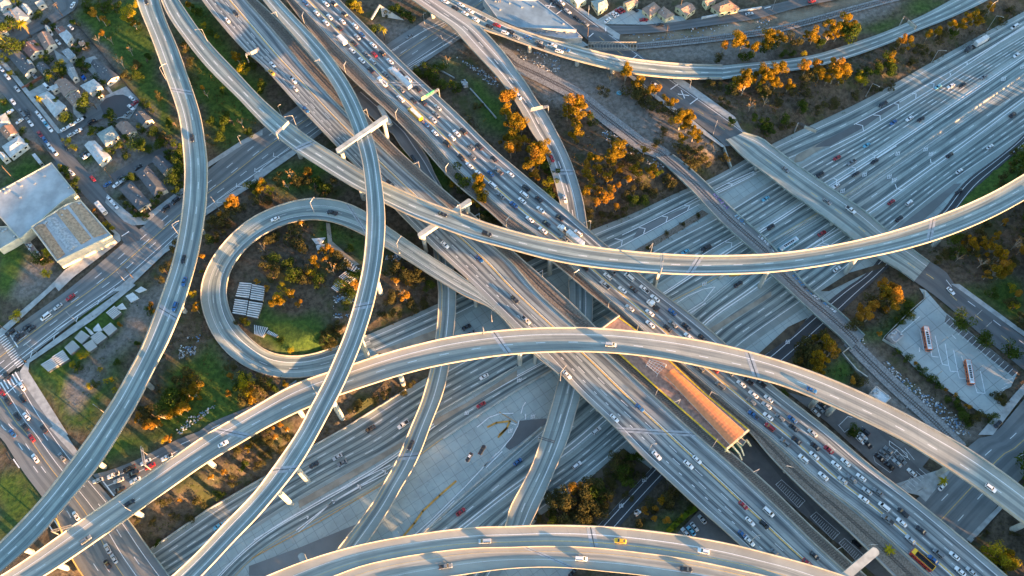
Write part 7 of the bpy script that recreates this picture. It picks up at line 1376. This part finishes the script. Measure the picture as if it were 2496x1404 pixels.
# concrete wedge structure at the rail crossing
wg = [P(x, y, z) for (x, y), z in zip(pts('12 1195,45 1430,195 1215,158 1110,185'), (5, .3, .3, .3))]
b_ = MB(); b_.add([wg[0], wg[1], wg[2]], [(0, 1, 2)]); tag(b_.build('concrete_wedge', M['conc']), 'triangular concrete slope wall beside the rail tracks at the top', 'wall'); w0, w1 = wg[0], wg[3]; tag(MB().bar(w0, w1, .8, 1.2).build('concrete_strut', M['conc']), 'slanting concrete arm joined to the triangular wall', 'wall')
tn = P(1510, 223, .8); t_ = MB(); n = 10; prof = [(0, 1.7), (.7, 1.5), (1.3, .9), (1.6, .1)]
t_.add([(math.cos(6.283 * j / n) * r_, math.sin(6.283 * j / n) * r_ * .8, z) for z, r_ in prof for j in range(n)], [(i * n + j, i * n + (j + 1) % n, (i + 1) * n + (j + 1) % n, (i + 1) * n + j) for i in range(3) for j in range(n)]); tag(t_.build('tent', CM['c'], loc=(tn.x, tn.y, tz(tn.x, tn.y))), 'bright blue dome tent in the scrub below the top viaduct', 'tent'); 
# stored steel panels
PW_ = plain('white painted steel', (.60, .60, .57), .5, var=.12); PG_ = plain('galvanised ribs', (.12, .13, .13), .6)
def stack(label, s_, h=1.6, ribs=7, flat=False):
    q = [P(x, y, h) for x, y in pts(s_)]; 
    ar = sum(q[i].x * q[(i + 1) % 4].y - q[(i + 1) % 4].x * q[i].y for i in range(4))
    if ar < 0: q = [q[0], q[3], q[2], q[1]]
    c = sum(q, Vector()) / 4; z0 = tz(c.x, c.y); root = empty('panel_stack' if not flat else 'sheet_stack', (c.x, c.y, z0)); tag(root, label, 'steel panels', 'stored steel panels'); L_ = [p - Vector((c.x, c.y, h)) for p in q]
    if flat: MB().prism([(p.x, p.y) for p in L_], 0, .5).build('sheet', PW_, root); return
    if (L_[1] - L_[0]).length < (L_[2] - L_[1]).length: L_ = L_[1:] + L_[:1]
    MB().prism([(p.x * .97, p.y * .97) for p in L_], 0, h - .3).build('pallet', PG_, root)
    for k in range(ribs):
        a = L_[0].lerp(L_[1], (k + .5) / ribs); b = L_[3].lerp(L_[2], (k + .5) / ribs); w2 = (L_[1] - L_[0]).length / ribs * .45
        MB().bar(a + Vector((0, 0, h - .15)), b + Vector((0, 0, h - .15)), w2, .3).build('beam', PW_, root)
k1 = 0
for s_ in ('584,686 613,688 606,726 573,722', '614,690 645,696 640,733 608,728', '572,726 604,730 598,768 565,763', '607,732 640,737 627,775 600,770', '617,790 653,797 640,820 618,812', '653,803 677,815 672,820 648,810', '838,625 878,655 868,664 832,648', '842,658 870,675 850,690 824,672', '824,678 840,692 820,710 806,700'):
    k1 += 1; stack('ribbed white steel panels stored inside the loop, %s stack from the left' % ordw([2, 4, 1, 3, 5, 6, 9, 8, 7][k1 - 1]), '0 ' + s_)
stack('fan of pale steel sheets near the top of the loop infield', '0 758,578 792,575 782,591 768,591', flat=True); stack('lower pale steel sheet near the top of the loop infield', '0 768,593 790,592 788,607 772,607', flat=True)
RWS = ['380,730 490,665 550,740 455,800', '485,655 590,590 655,680 560,740', '605,570 690,500 755,565 665,640', '700,480 770,405 850,458 770,535', '780,545 870,490 920,560 840,615', '852,470 940,405 1015,470 920,540', '965,390 1045,330 1110,390 1030,460', '1000,235 1080,170 1150,235 1070,300', '800,370 850,400 890,440 860,450']
for i, s_ in enumerate(RWS): stack('ribbed steel panel stack in the row along the street, %s from the left' % ordw(i + 1 if i < 4 else i + (0 if i > 7 else 1)) if i != 8 else 'thin dark bundle of beams in the middle of the panel row', '31 ' + s_, 1.8, 6)
for i, s_ in enumerate(('870,385 920,330 960,400 880,410', '1090,180 1150,135 1190,190 1130,200', '1180,70 1250,35 1310,90 1230,130', '1270,20 1330,-20 1385,10 1310,40')): stack('flat white sheet pile at the upper end of the panel row, %s from the left' % ordw(i + 1), '31 ' + s_, flat=True)
# every child keeps its place under its root
for r in ROADS.values():
    if getattr(r, 'root', None) is not None and r.root.type == 'EMPTY':
        for c in r.root.children: c.matrix_parent_inverse = Matrix.Translation(-Vector(r.root.location))
